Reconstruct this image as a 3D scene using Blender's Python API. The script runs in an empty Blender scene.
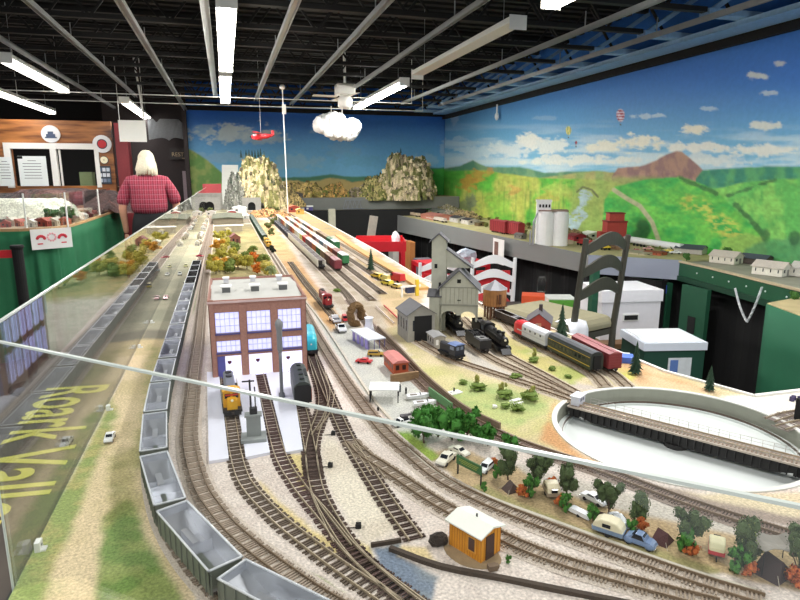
import bpy, bmesh, math, random
import numpy as np
from mathutils import Vector, Matrix, Euler
random.seed(7)
PI = math.pi
scene = bpy.context.scene
COL = scene.collection
# ---------------------------------------------------------------- camera
FPX = 600.0
CAMZ = 1.53
PITCH = math.atan(125/600.0)
YAW = math.atan(175/math.hypot(600, 125))
cam_d = bpy.data.cameras.new('camera'); cam = bpy.data.objects.new('camera', cam_d); COL.objects.link(cam)
cam.location = (0, 0, CAMZ)
cam.rotation_euler = (PI/2-PITCH, 0, -YAW)
cam_d.sensor_fit = 'HORIZONTAL'; cam_d.sensor_width = 36.0; cam_d.lens = 36.0*FPX/800
cam_d.clip_start = 0.02; cam_d.clip_end = 60
scene.camera = cam
# ---------------------------------------------------------------- world, lights, exposure
world = bpy.data.worlds.new('world'); scene.world = world; world.use_nodes = True
bg = world.node_tree.nodes['Background']
bg.inputs[0].default_value = (0.93, 0.97, 1.0, 1); bg.inputs[1].default_value = 0.42
scene.view_settings.view_transform = 'Standard'; scene.view_settings.look = 'None'
scene.view_settings.gamma = 1.0; scene.view_settings.use_curve_mapping = False
scene.view_settings.exposure = 0.58
def area(name, loc, sx, sy, power, rz=0.0, color=(1, 0.985, 0.975)):
    l = bpy.data.lights.new(name, 'AREA'); l.shape = 'RECTANGLE'; l.size = sx; l.size_y = sy; l.energy = power; l.color = color
    o = bpy.data.objects.new(name, l); COL.objects.link(o); o.location = loc; o.rotation_euler = (0, 0, rz); return o
# tube rows of the room that hang above and behind the viewer
for i, (x, y, pw) in enumerate([(-0.9, 0.9, 14), (1.0, 1.5, 17), (2.5, 0.6, 16), (0.2, -0.6, 9), (2.1, -1.0, 14), (-1.7, -0.8, 9)]):
    area('tube_light', (x, y, 2.40), 0.14, 1.2, pw)
# ---------------------------------------------------------------- projection helpers (authoring)
_F = Vector((math.sin(YAW)*math.cos(PITCH), math.cos(YAW)*math.cos(PITCH), -math.sin(PITCH)))
_R = Vector((math.cos(YAW), -math.sin(YAW), 0)); _U = _R.cross(_F)
def ray(px, py): return _F+_R*((px-400)/FPX)-_U*((py-300)/FPX)
ZG = 1.10
def P(px, py, z=ZG):
    r = ray(px, py); t = (z-CAMZ)/r.z; return Vector((t*r.x, t*r.y, z))
def PX(px, py, X):
    r = ray(px, py); t = X/r.x; return Vector((X, t*r.y, CAMZ+t*r.z))
def PY(px, py, Y):
    r = ray(px, py); t = Y/r.y; return Vector((t*r.x, Y, CAMZ+t*r.z))
def proj_np(X, Y, Z):
    d = X*_F.x+Y*_F.y+(Z-CAMZ)*_F.z
    return 400+FPX*(X*_R.x+Y*_R.y)/d, 300-FPX*(X*_U.x+Y*_U.y+(Z-CAMZ)*_U.z)/d
# ---------------------------------------------------------------- materials
def lin(c):
    c = c/255.0
    return c/12.92 if c <= 0.04045 else ((c+0.055)/1.055)**2.4
def rgb(c): return (lin(c[0]), lin(c[1]), lin(c[2]), 1)
MATS = {}
def mat(c, rough=0.6, metal=0.0, var=0.12, scale=40.0, bump=0.0, emit=0.0, bscale=None, coat=0.0):
    key = (tuple(c), rough, metal, var, scale, bump, emit, bscale, coat)
    if key in MATS: return MATS[key]
    m = bpy.data.materials.new('paint_%d_%d_%d' % tuple(int(k) for k in c)); m.use_nodes = True
    nt = m.node_tree; b = nt.nodes['Principled BSDF']
    b.inputs['Roughness'].default_value = rough; b.inputs['Metallic'].default_value = metal
    if coat: b.inputs['Coat Weight'].default_value = coat
    base = rgb(c)
    tc = nt.nodes.new('ShaderNodeTexCoord')
    no = nt.nodes.new('ShaderNodeTexNoise'); no.inputs['Scale'].default_value = scale; no.inputs['Detail'].default_value = 3
    nt.links.new(tc.outputs['Object'], no.inputs['Vector'])
    if var > 0:
        mx = nt.nodes.new('ShaderNodeMix'); mx.data_type = 'RGBA'
        mx.inputs[6].default_value = tuple(max(0, k*(1-var*1.4)) for k in base[:3])+(1,)
        mx.inputs[7].default_value = tuple(min(1, k*(1+var*1.4)) for k in base[:3])+(1,)
        nt.links.new(no.outputs['Fac'], mx.inputs[0]); nt.links.new(mx.outputs[2], b.inputs['Base Color'])
    else: b.inputs['Base Color'].default_value = base
    if bump:
        n2 = no
        if bscale:
            n2 = nt.nodes.new('ShaderNodeTexNoise'); n2.inputs['Scale'].default_value = bscale; nt.links.new(tc.outputs['Object'], n2.inputs['Vector'])
        bp = nt.nodes.new('ShaderNodeBump'); bp.inputs['Strength'].default_value = bump; bp.inputs['Distance'].default_value = 0.01
        nt.links.new(n2.outputs['Fac'], bp.inputs['Height']); nt.links.new(bp.outputs['Normal'], b.inputs['Normal'])
    if emit:
        b.inputs['Emission Color'].default_value = base; b.inputs['Emission Strength'].default_value = emit
    MATS[key] = m; return m
def attr_mat(name, rough=0.85, grain=900.0, amount=0.25, bump=0.3, spec=0.2):
    m = bpy.data.materials.new(name); m.use_nodes = True; nt = m.node_tree; b = nt.nodes['Principled BSDF']
    b.inputs['Roughness'].default_value = rough; b.inputs['Specular IOR Level'].default_value = spec
    at = nt.nodes.new('ShaderNodeAttribute'); at.attribute_name = 'paint'
    tc = nt.nodes.new('ShaderNodeTexCoord'); no = nt.nodes.new('ShaderNodeTexNoise'); no.inputs['Scale'].default_value = grain; no.inputs['Detail'].default_value = 2
    nt.links.new(tc.outputs['Object'], no.inputs['Vector'])
    mr = nt.nodes.new('ShaderNodeMapRange'); mr.inputs[1].default_value = 0.3; mr.inputs[2].default_value = 0.7; mr.inputs[3].default_value = 1-amount; mr.inputs[4].default_value = 1+amount
    nt.links.new(no.outputs['Fac'], mr.inputs[0])
    mu = nt.nodes.new('ShaderNodeVectorMath'); mu.operation = 'SCALE'
    nt.links.new(at.outputs['Color'], mu.inputs[0]); nt.links.new(mr.outputs[0], mu.inputs['Scale']); nt.links.new(mu.outputs[0], b.inputs['Base Color'])
    if bump:
        bp = nt.nodes.new('ShaderNodeBump'); bp.inputs['Strength'].default_value = bump; bp.inputs['Distance'].default_value = 0.002
        nt.links.new(no.outputs['Fac'], bp.inputs['Height']); nt.links.new(bp.outputs['Normal'], b.inputs['Normal'])
    return m
def plaid_mat():
    m = bpy.data.materials.new('plaid_cloth'); m.use_nodes = True; nt = m.node_tree; b = nt.nodes['Principled BSDF']; b.inputs['Roughness'].default_value = 0.9
    tc = nt.nodes.new('ShaderNodeTexCoord'); sp = nt.nodes.new('ShaderNodeSeparateXYZ'); nt.links.new(tc.outputs['Object'], sp.inputs[0])
    def band(sock, width, thr):
        a = nt.nodes.new('ShaderNodeMath'); a.operation = 'MULTIPLY'; a.inputs[1].default_value = 1/width; nt.links.new(sock, a.inputs[0])
        f = nt.nodes.new('ShaderNodeMath'); f.operation = 'FRACT'; nt.links.new(a.outputs[0], f.inputs[0])
        g = nt.nodes.new('ShaderNodeMath'); g.operation = 'LESS_THAN'; g.inputs[1].default_value = thr; nt.links.new(f.outputs[0], g.inputs[0]); return g.outputs[0]
    cur = None; base = rgb((138, 38, 58))
    for sock, w, t, c in ((sp.outputs[0], 0.052, 0.3, (80, 18, 36)), (sp.outputs[2], 0.052, 0.3, (88, 20, 40)), (sp.outputs[0], 0.026, 0.12, (214, 150, 165)), (sp.outputs[2], 0.052, 0.08, (205, 140, 155))):
        mx = nt.nodes.new('ShaderNodeMix'); mx.data_type = 'RGBA'
        if cur is None: mx.inputs[6].default_value = base
        else: nt.links.new(cur, mx.inputs[6])
        mx.inputs[7].default_value = rgb(c); s = nt.nodes.new('ShaderNodeMath'); s.operation = 'MULTIPLY'; s.inputs[1].default_value = 0.45
        nt.links.new(band(sock, w, t), s.inputs[0]); nt.links.new(s.outputs[0], mx.inputs[0]); cur = mx.outputs[2]
    nt.links.new(cur, b.inputs['Base Color']); return m
def glass_mat(name, tint=(0.97, 0.985, 0.975), ior=1.5):
    m = bpy.data.materials.new(name); m.use_nodes = True; nt = m.node_tree
    for n in list(nt.nodes):
        if n.type != 'OUTPUT_MATERIAL': nt.nodes.remove(n)
    out = [n for n in nt.nodes if n.type == 'OUTPUT_MATERIAL'][0]
    t = nt.nodes.new('ShaderNodeBsdfTransparent'); t.inputs[0].default_value = tint+(1,)
    g = nt.nodes.new('ShaderNodeBsdfGlossy'); g.inputs['Roughness'].default_value = 0.0; g.inputs[0].default_value = (1, 1, 1, 1)
    fr = nt.nodes.new('ShaderNodeFresnel'); ge = nt.nodes.new('ShaderNodeNewGeometry'); mi = nt.nodes.new('ShaderNodeMix'); mi.inputs[2].default_value = ior; mi.inputs[3].default_value = 1/ior
    nt.links.new(ge.outputs['Backfacing'], mi.inputs[0]); nt.links.new(mi.outputs[0], fr.inputs[0])
    mx = nt.nodes.new('ShaderNodeMixShader'); nt.links.new(fr.outputs[0], mx.inputs[0]); nt.links.new(t.outputs[0], mx.inputs[1]); nt.links.new(g.outputs[0], mx.inputs[2]); nt.links.new(mx.outputs[0], out.inputs[0])
    return m
M_GLASS = glass_mat('clear_acrylic')
M_CLEAR = glass_mat('clear_plastic', (0.93, 0.95, 0.95), 1.2)
# ---------------------------------------------------------------- mesh builder
class MB:
    """collects shapes (millimetres by default) and links them as one mesh"""
    def __init__(s, scale=0.001): s.v = []; s.f = []; s.m = []; s.k = scale; s.T = None
    def add(s, vs, fs, mi=0):
        n = len(s.v); k = s.k
        if s.T is not None: vs = [s.T @ Vector(v) for v in vs]
        s.v += [(v[0]*k, v[1]*k, v[2]*k) for v in vs]; s.f += [tuple(i+n for i in f) for f in fs]; s.m += [mi]*len(fs); return s
    def box(s, x0, x1, y0, y1, z0, z1, mi=0, tx=0, ty=0):
        return s.add([(x0, y0, z0), (x1, y0, z0), (x1, y1, z0), (x0, y1, z0), (x0+tx, y0+ty, z1), (x1-tx, y0+ty, z1), (x1-tx, y1-ty, z1), (x0+tx, y1-ty, z1)],
                     [(0, 3, 2, 1), (4, 5, 6, 7), (0, 1, 5, 4), (1, 2, 6, 5), (2, 3, 7, 6), (3, 0, 4, 7)], mi)
    def cbox(s, c, d, mi=0, **k): return s.box(c[0]-d[0]/2, c[0]+d[0]/2, c[1]-d[1]/2, c[1]+d[1]/2, c[2]-d[2]/2, c[2]+d[2]/2, mi, **k)
    def tube(s, pts, r, n=8, mi=0, cap=True):
        pts = [Vector(p) for p in pts]; rs = r if isinstance(r, (list, tuple)) else [r]*len(pts); vs = []; fs = []
        for i, p in enumerate(pts):
            d = (pts[min(i+1, len(pts)-1)]-pts[max(i-1, 0)]).normalized()
            a = d.orthogonal().normalized() if abs(d.z) < 0.9 else Vector((1, 0, 0)); a = (a-d*a.dot(d)).normalized(); b = d.cross(a)
            if abs(d.z) < 0.9:
                b = (Vector((0, 0, 1))-d*d.z).normalized(); a = b.cross(d)
            for j in range(n):
                t = 2*PI*j/n; vs.append(p+(a*math.cos(t)+b*math.sin(t))*rs[i])
        for i in range(len(pts)-1):
            for j in range(n):
                fs.append((i*n+j, i*n+(j+1) % n, (i+1)*n+(j+1) % n, (i+1)*n+j))
        if cap: fs.append(tuple(range(n))[::-1]); fs.append(tuple((len(pts)-1)*n+j for j in range(n)))
        return s.add(vs, fs, mi)
    def bar(s, a, b, w, h, mi=0):
        a = Vector(a); b = Vector(b); d = (b-a).normalized(); up = Vector((0, 0, 1)) if abs(d.z) < 0.95 else Vector((0, 1, 0))
        sd = d.cross(up).normalized(); up = sd.cross(d); vs = []
        for p in (a, b):
            for x, y in ((-1, -1), (1, -1), (1, 1), (-1, 1)): vs.append(p+sd*x*w/2+up*y*h/2)
        return s.add(vs, [(0, 1, 2, 3), (7, 6, 5, 4), (0, 4, 5, 1), (1, 5, 6, 2), (2, 6, 7, 3), (3, 7, 4, 0)], mi)
    def prism(s, poly, z0, z1, mi=0):
        n = len(poly); vs = [(p[0], p[1], z0) for p in poly]+[(p[0], p[1], z1) for p in poly]
        a = sum(poly[i][0]*poly[(i+1) % n][1]-poly[(i+1) % n][0]*poly[i][1] for i in range(n))
        fs = [tuple(range(n))[::-1], tuple(range(n, 2*n))]+[(i, (i+1) % n, n+(i+1) % n, n+i) for i in range(n)]
        if a < 0: fs = [f[::-1] for f in fs]
        return s.add(vs, fs, mi)
    def exy(s, prof, y0, y1, mi=0):      # profile (x, z) extruded along y
        n = len(prof); vs = [(p[0], y0, p[1]) for p in prof]+[(p[0], y1, p[1]) for p in prof]
        return s.add(vs, [tuple(range(n)), tuple(range(n, 2*n))[::-1]]+[(i, n+i, n+(i+1) % n, (i+1) % n) for i in range(n)], mi)
    def exx(s, prof, x0, x1, mi=0):      # profile (y, z) extruded along x
        n = len(prof); vs = [(x0, p[0], p[1]) for p in prof]+[(x1, p[0], p[1]) for p in prof]
        return s.add(vs, [tuple(range(n)), tuple(range(n, 2*n))[::-1]]+[(i, n+i, n+(i+1) % n, (i+1) % n) for i in range(n)], mi)
    def lathe(s, prof, n=16, c=(0, 0), mi=0):
        vs = []; fs = []
        for r, z in prof:
            for j in range(n): t = 2*PI*j/n; vs.append((c[0]+r*math.cos(t), c[1]+r*math.sin(t), z))
        for i in range(len(prof)-1):
            for j in range(n): fs.append((i*n+j, i*n+(j+1) % n, (i+1)*n+(j+1) % n, (i+1)*n+j))
        fs.append(tuple(range(n))[::-1]); fs.append(tuple((len(prof)-1)*n+j for j in range(n)))
        return s.add(vs, fs, mi)
    def ell(s, c, r, n=10, mi=0, jit=0.0, rnd=None):
        rnd = rnd or random; vs = []; fs = []; h = max(4, n//2+1)
        for i in range(h+1):
            ph = PI*i/h
            for j in range(n):
                t = 2*PI*j/n; q = 1+rnd.uniform(-jit, jit)
                vs.append((c[0]+r[0]*math.sin(ph)*math.cos(t)*q, c[1]+r[1]*math.sin(ph)*math.sin(t)*q, c[2]-r[2]*math.cos(ph)*q))
        for i in range(h):
            for j in range(n): fs.append((i*n+j, i*n+(j+1) % n, (i+1)*n+(j+1) % n, (i+1)*n+j))
        return s.add(vs, fs, mi)
    def build(s, name, mats, parent=None, loc=None, rz=0.0, smooth=False, bevel=0.0, sub=0):
        me = bpy.data.meshes.new(name); me.from_pydata(s.v, [], s.f)
        if not isinstance(mats, (list, tuple)): mats = [mats]
        for m in mats: me.materials.append(m)
        me.polygons.foreach_set('material_index', s.m)
        if smooth: me.polygons.foreach_set('use_smooth', [True]*len(s.f))
        me.update()
        o = bpy.data.objects.new(name, me); COL.objects.link(o)
        if parent is not None: o.parent = parent
        if loc is not None: o.location = loc
        if rz: o.rotation_euler = (0, 0, rz)
        if bevel:
            b = o.modifiers.new('bevel', 'BEVEL'); b.width = bevel; b.segments = 2; b.limit_method = 'ANGLE'
        if sub:
            b = o.modifiers.new('sub', 'SUBSURF'); b.levels = sub; b.render_levels = sub
        return o
def tag(o, label, cat, group=None, kind=None):
    o['label'] = label; o['category'] = cat
    if group: o['group'] = group
    if kind: o['kind'] = kind
    return o
def struct(o): o['kind'] = 'structure'; return o
def stuff(o): o['kind'] = 'stuff'; return o
def thing(name, label, cat, loc=(0, 0, 0), rz=0.0, group=None):
    o = bpy.data.objects.new(name, None); o.empty_display_size = 0.02; COL.objects.link(o); o.location = loc; o.rotation_euler = (0, 0, rz)
    return tag(o, label, cat, group)
KIDS = {}
def copy_tree(o, parent=None):
    c = o.copy(); COL.objects.link(c)
    if parent is not None: c.parent = parent
    for ch in [k for k in bpy.data.objects if k.parent == o and k != c]: copy_tree(ch, c)
    return c
USED = set()
def inst(proto, label, loc, rz=0.0, group=None, scale=None):
    o = proto if proto.name not in USED else copy_tree(proto)
    USED.add(proto.name); USED.add(o.name)
    o['label'] = label
    if group: o['group'] = group
    elif 'group' in o.keys(): del o['group']
    o.location = loc; o.rotation_euler = (0, 0, rz)
    if scale: o.scale = (scale,)*3 if not isinstance(scale, tuple) else scale
    return o
def heading(a, b): d = b-a; return math.atan2(-d.x, d.y)   # +Y of the thing points from a to b
def text_mesh(name, body, size, mt, parent=None, loc=(0, 0, 0), rot=(0, 0, 0), depth=0.0003, sx=1.0, shear=0.0, align='CENTER', bold=0.0):
    cu = bpy.data.curves.new(name, 'FONT'); cu.body = body; cu.size = size; cu.extrude = depth; cu.align_x = align; cu.shear = shear; cu.offset = bold
    t = bpy.data.objects.new(name, cu); COL.objects.link(t)
    dg = bpy.context.evaluated_depsgraph_get(); me = bpy.data.meshes.new_from_object(t.evaluated_get(dg)); bpy.data.objects.remove(t); bpy.data.curves.remove(cu)
    me.materials.clear(); me.materials.append(mt); o = bpy.data.objects.new(name, me); COL.objects.link(o); o.location = loc; o.rotation_euler = rot; o.scale = (sx, 1, 1)
    if parent is not None: o.parent = parent
    return o
# ---------------------------------------------------------------- numpy noise and paint regions
_rs = np.random.RandomState(3); _lat = _rs.rand(256, 256)
def vnoise(x, y):
    xi = np.floor(x).astype(int); yi = np.floor(y).astype(int); fx = x-xi; fy = y-yi; fx = fx*fx*(3-2*fx); fy = fy*fy*(3-2*fy)
    g = lambda a, b: _lat[a & 255, b & 255]
    return (g(xi, yi)*(1-fx)+g(xi+1, yi)*fx)*(1-fy)+(g(xi, yi+1)*(1-fx)+g(xi+1, yi+1)*fx)*fy
def fbm(x, y, o=4):
    s = 0; a = 0.5; t = 0
    for i in range(o): s = s+a*vnoise(x+17.3*i, y+5.1*i); t += a; a *= 0.5; x = x*2.03; y = y*2.03
    return s/t
def psd(X, Y, poly):
    ins = np.zeros(X.shape, bool); d = np.full(X.shape, 1e9); n = len(poly)
    for i in range(n):
        x0, y0 = poly[i]; x1, y1 = poly[(i+1) % n]
        if y0 != y1:
            c = ((y0 > Y) != (y1 > Y)) & (X < (x1-x0)*(Y-y0)/(y1-y0)+x0); ins ^= c
        L = (x1-x0)**2+(y1-y0)**2+1e-9; t = np.clip(((X-x0)*(x1-x0)+(Y-y0)*(y1-y0))/L, 0, 1)
        d = np.minimum(d, np.hypot(X-x0-t*(x1-x0), Y-y0-t*(y1-y0)))
    return np.where(ins, d, -d)
def lseg(X, Y, pts):
    d = np.full(X.shape, 1e9)
    for (x0, y0), (x1, y1) in zip(pts[:-1], pts[1:]):
        L = (x1-x0)**2+(y1-y0)**2+1e-9; t = np.clip(((X-x0)*(x1-x0)+(Y-y0)*(y1-y0))/L, 0, 1)
        d = np.minimum(d, np.hypot(X-x0-t*(x1-x0), Y-y0-t*(y1-y0)))
    return d
def sstep(x, a, b): t = np.clip((x-a)/(b-a), 0, 1); return t*t*(3-2*t)
def col(c): return np.array(rgb(c)[:3])
def blend(C, mask, c):
    c = col(c) if isinstance(c, tuple) else c
    return C*(1-mask[..., None])+c*mask[..., None]
def grid_mesh(name, V, C, mt, keep=None):
    R, K = V.shape[:2]; me = bpy.data.meshes.new(name); idx = np.arange(R*K).reshape(R, K)
    q = np.stack([idx[:-1, :-1], idx[:-1, 1:], idx[1:, 1:], idx[1:, :-1]], -1).reshape(-1, 4)
    if keep is not None:
        k = keep[:-1, :-1] & keep[1:, 1:] & keep[:-1, 1:] & keep[1:, :-1]; q = q[k.reshape(-1)]
    me.from_pydata(V.reshape(-1, 3).tolist(), [], q.tolist()); me.materials.append(mt)
    a = me.color_attributes.new('paint', 'FLOAT_COLOR', 'POINT'); Cc = np.ones((R*K, 4), dtype=np.float32); Cc[:, :3] = np.clip(C.reshape(-1, 3), 0, 1); a.data.foreach_set('color', Cc.ravel())
    me.polygons.foreach_set('use_smooth', [True]*len(me.polygons)); me.update()
    o = bpy.data.objects.new(name, me); COL.objects.link(o); return o
# ================================================================ THE SETTING
CEIL = 2.92; XW = 3.56; YB = 9.75
m_floor = mat((92, 84, 76), 0.45, var=0.25, scale=3)
f = struct(MB(1).box(-6, XW+0.1, -1.5, 12.5, -0.1, 0).build('floor', m_floor))
m_deck = mat((30, 29, 28), 0.9, var=0.3, scale=6)
prof = []
x = -1.5
mb = MB(1); mb.box(-6, XW+0.1, -1.5, 12.5, CEIL+0.04, CEIL+0.1)
y = -1.5
while y < 12.5: mb.box(-6, XW, y, y+0.07, CEIL, CEIL+0.04); y += 0.15
struct(mb.build('ceiling', m_deck))
# ---------------- painted right wall and back wall
def ell_cloud(C, X, Y, cx, cy, rx, ry, c, s=1.0, seed=0):
    n = fbm(X/7+seed, Y/4+seed*3, 5); d = np.hypot((X-cx)/rx, (Y-cy)/ry)
    m = sstep(1.15-d+(n-0.5)*1.8, 0.1, 0.6)*s
    return blend(C, m, c)
def mural_right(X, Y):
    n1 = fbm(X/60, Y/14, 4); n2 = fbm(X/9+40, Y/5, 4)
    t = sstep(Y+6*(n1-0.5), 66, 172); t2 = sstep(X, 440, 560)
    top = col((44, 98, 184))*(1-t2)[..., None]+col((64, 126, 212))*t2[..., None]
    C = top*(1-t[..., None])+col((128, 196, 226))*t[..., None]
    C = blend(C, sstep(fbm(X/50, Y/6, 5)+0.004*(Y-110), 0.5, 0.85)*sstep(Y, 112, 155)*0.8, (220, 236, 238))
    for i, (cx, cy, rx, ry, c, s) in enumerate([(530, 142, 16, 9, (238, 242, 236), 1), (552, 146, 20, 9, (228, 238, 236), 1), (505, 150, 26, 8, (224, 236, 238), .9), (475, 152, 20, 7, (200, 226, 236), .9), (640, 143, 20, 9, (240, 240, 226), 1), (606, 146, 18, 8, (236, 238, 226), 1),
            (648, 116, 20, 3, (200, 224, 236), .8), (694, 130, 16, 6, (242, 240, 224), 1), (705, 109, 12, 2.6, (200, 224, 236), .7), (768, 126, 22, 4, (232, 234, 222), .9), (700, 147, 40, 5, (236, 238, 230), .95), (760, 150, 34, 6, (236, 238, 230), .9),
            (755, 76, 16, 4, (226, 232, 228), .9), (772, 93, 10, 3, (214, 228, 230), .7), (780, 64, 7, 3, (226, 232, 228), .8), (455, 118, 4, 6, (190, 210, 228), .5), (455, 143, 14, 6, (190, 216, 232), .6), (545, 118, 14, 2.5, (160, 196, 226), .6), (575, 160, 60, 5, (232, 238, 232), .9), (700, 160, 60, 6, (226, 234, 232), .8)]):
        C = ell_cloud(C, X, Y, cx, cy, rx, ry, c, s, i*2.3)
    jag = (n2-0.5)*5
    def hill(C, pts, c, feather=1.2, c2=None, sc=10):
        xs = [p[0] for p in pts]; ys = [p[1] for p in pts]; top = np.interp(X, xs, ys)
        m = sstep(Y-top+jag*0.35, -feather, feather)*((X >= xs[0]) & (X <= xs[-1]))
        if c2 is not None:
            q = sstep(fbm(X/sc+3, Y/(sc*1.6)+9, 4), 0.35, 0.65)[..., None]; c = col(c)*(1-q)+col(c2)*q
        return blend(C, m, c)
    C = hill(C, [(400, 172), (445, 168), (460, 166), (473, 160), (486, 167), (520, 167), (545, 173), (560, 172), (585, 171), (617, 173), (660, 176)], (86, 140, 112), c2=(120, 160, 120))
    C = hill(C, [(540, 178), (585, 172), (600, 171), (630, 174), (700, 174)], (176, 170, 112), c2=(150, 176, 110))
    C = hill(C, [(612, 176), (618, 168), (640, 166), (655, 161), (667, 154), (677, 151), (682, 151.5), (690, 158), (703, 170), (710, 178)], (150, 118, 116), c2=(176, 140, 122), sc=6)
    C = hill(C, [(696, 178), (703, 170), (740, 168), (775, 166), (860, 170)], (62, 140, 116), c2=(90, 166, 110))
    # autumn forest
    C = hill(C, [(400, 172), (445, 171), (480, 170), (540, 178), (600, 180), (640, 186)], (96, 186, 70), c2=(186, 196, 96), sc=14)
    st = fbm(X/2.2, Y/22+4, 3); C = blend(C, sstep(st, 0.5, 0.75)*sstep(Y, 176, 190)*sstep(-X, -600, -560)*0.45, (210, 208, 120))
    C = blend(C, sstep(fbm(X/2.4+50, Y/20, 3), 0.55, 0.8)*sstep(Y, 176, 190)*sstep(-X, -600, -560)*0.5, (62, 140, 62))
    C = blend(C, sstep(-X, -470, -440)*sstep(Y, 168, 172)*0.8, (84, 182, 66))
    for i, (cx, cy, rx, ry, c, s) in enumerate([(468, 183, 11, 8, (208, 140, 66), .7), (489, 173, 8, 5, (206, 142, 72), .6), (515, 190, 7, 6, (214, 146, 92), .5), (478, 176, 8, 6, (190, 150, 70), .8), (545, 198, 12, 9, (190, 170, 84), .6), (560, 188, 20, 8, (176, 196, 100), .6), (500, 205, 12, 20, (128, 196, 76), .6), (472, 200, 9, 10, (120, 136, 112), .8), (462, 206, 12, 7, (104, 120, 96), .7)]):
        C = ell_cloud(C, X, Y, cx, cy, rx, ry, c, s, 50+i*3.1)
    # valley between the hills and its river
    C = blend(C, sstep(psd(X, Y, [(575, 180), (620, 176), (660, 178), (625, 196), (612, 240), (560, 240)])+jag, -3, 4)*0.8, (158, 176, 100))
    C = blend(C, sstep(psd(X, Y, [(580, 189), (589, 190), (592, 198), (584, 208), (588, 216), (580, 226), (572, 236), (548, 236), (556, 226), (570, 214), (579, 204), (577, 196)])+jag*1.2, -1, 1.5)*sstep(fbm(X/3, Y/1.5, 3), .2, .5), (170, 194, 200))
    C = blend(C, sstep(3-lseg(X, Y, [(577, 192), (583, 187), (592, 190), (598, 197)])*2, 0, 2)*.8, (90, 96, 70))
    # the big green hill on the right, lighter fields behind it
    C = hill(C, [(700, 190), (724, 187), (745, 182), (780, 179), (860, 176)], (140, 208, 104), c2=(104, 190, 96))
    big = [(604, 200), (615, 186), (640, 180), (680, 176), (705, 184), (722, 196), (740, 214), (762, 234), (790, 246), (790, 262), (600, 262)]
    q = sstep(fbm(X/16, Y/8, 4), 0.3, 0.7)[..., None]
    C = blend(C, sstep(psd(X, Y, big)+jag*.5, -1, 1.5), col((66, 176, 84))*(1-q)+col((118, 204, 88))*q)
    C = blend(C, sstep(psd(X, Y, [(686, 196), (702, 200), (735, 222), (750, 238), (725, 240), (700, 218), (676, 206)])+jag*2, -3, 3)*sstep(fbm(X/5, Y/2, 3), 0.4, 0.65)*0.8, (214, 208, 100))
    C = blend(C, sstep(2.6-lseg(X, Y, [(614, 190), (626, 198), (640, 206), (652, 222), (660, 244)])*.9, 0, 1.2), (188, 186, 150))
    C = blend(C, sstep(psd(X, Y, [(722, 240), (745, 232), (765, 236), (770, 262), (715, 262)])+jag, -1, 2), (150, 196, 96))
    C = blend(C, sstep(psd(X, Y, [(762, 240), (800, 236), (900, 236), (900, 280), (740, 280), (745, 250)])+jag, -2, 3)*.8, (86, 150, 100))
    dk = sstep(3.4-lseg(X, Y, [(680, 178), (700, 186), (716, 193)])+jag, 0, 2)+sstep(3.6-lseg(X, Y, [(735, 204), (752, 222), (764, 236)])+jag, 0, 2)+sstep(2.4-lseg(X, Y, [(728, 196), (745, 190), (760, 184), (775, 180)])+jag, 0, 2)
    for cx, cy, rx, ry in ((765, 236, 5, 8), (794, 238, 6, 9), (643, 228, 7, 10), (640, 236, 8, 8)): dk = dk+sstep(1.2-np.hypot((X-cx)/rx, (Y-cy)/ry)+jag*.12, 0, .5)
    C = blend(C, np.clip(dk, 0, 1)*.75, (52, 92, 62))
    # two hot air balloons painted on the wall
    def bal(C, cx, cy, rx, ry, ca, cb, rows):
        d = np.hypot((X-cx)/rx, (Y-cy)/np.where(Y > cy, ry*1.35, ry)); m = sstep(1-d, 0, .2)
        s = (np.sin((Y-cy)*2.2) if rows else np.sin((X-cx)*2.6)) > 0
        cc = np.where(s[..., None], col(ca), col(cb)); C = blend(C, m, cc)
        return blend(C, sstep(0.9-np.hypot(X-cx, (Y-cy-ry*1.35-1.8)), 0, .4), (90, 70, 60))
    nn = 1+(fbm(X/3.3+70, Y/2.6, 4)-.5)*.55*sstep(Y, 168, 176)+(fbm(X/18+7, Y/9, 3)-.5)*.35*sstep(Y, 168, 176); C = C*nn[..., None]
    C = bal(C, 568.5, 130, 3, 4.2, (236, 226, 130), (170, 180, 120), False); C = bal(C, 620.5, 114.5, 4.6, 6, (222, 214, 226), (170, 90, 110), True); C = bal(C, 576, 142.5, 1.2, 1.6, (170, 70, 70), (140, 60, 90), False)
    return C
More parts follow.
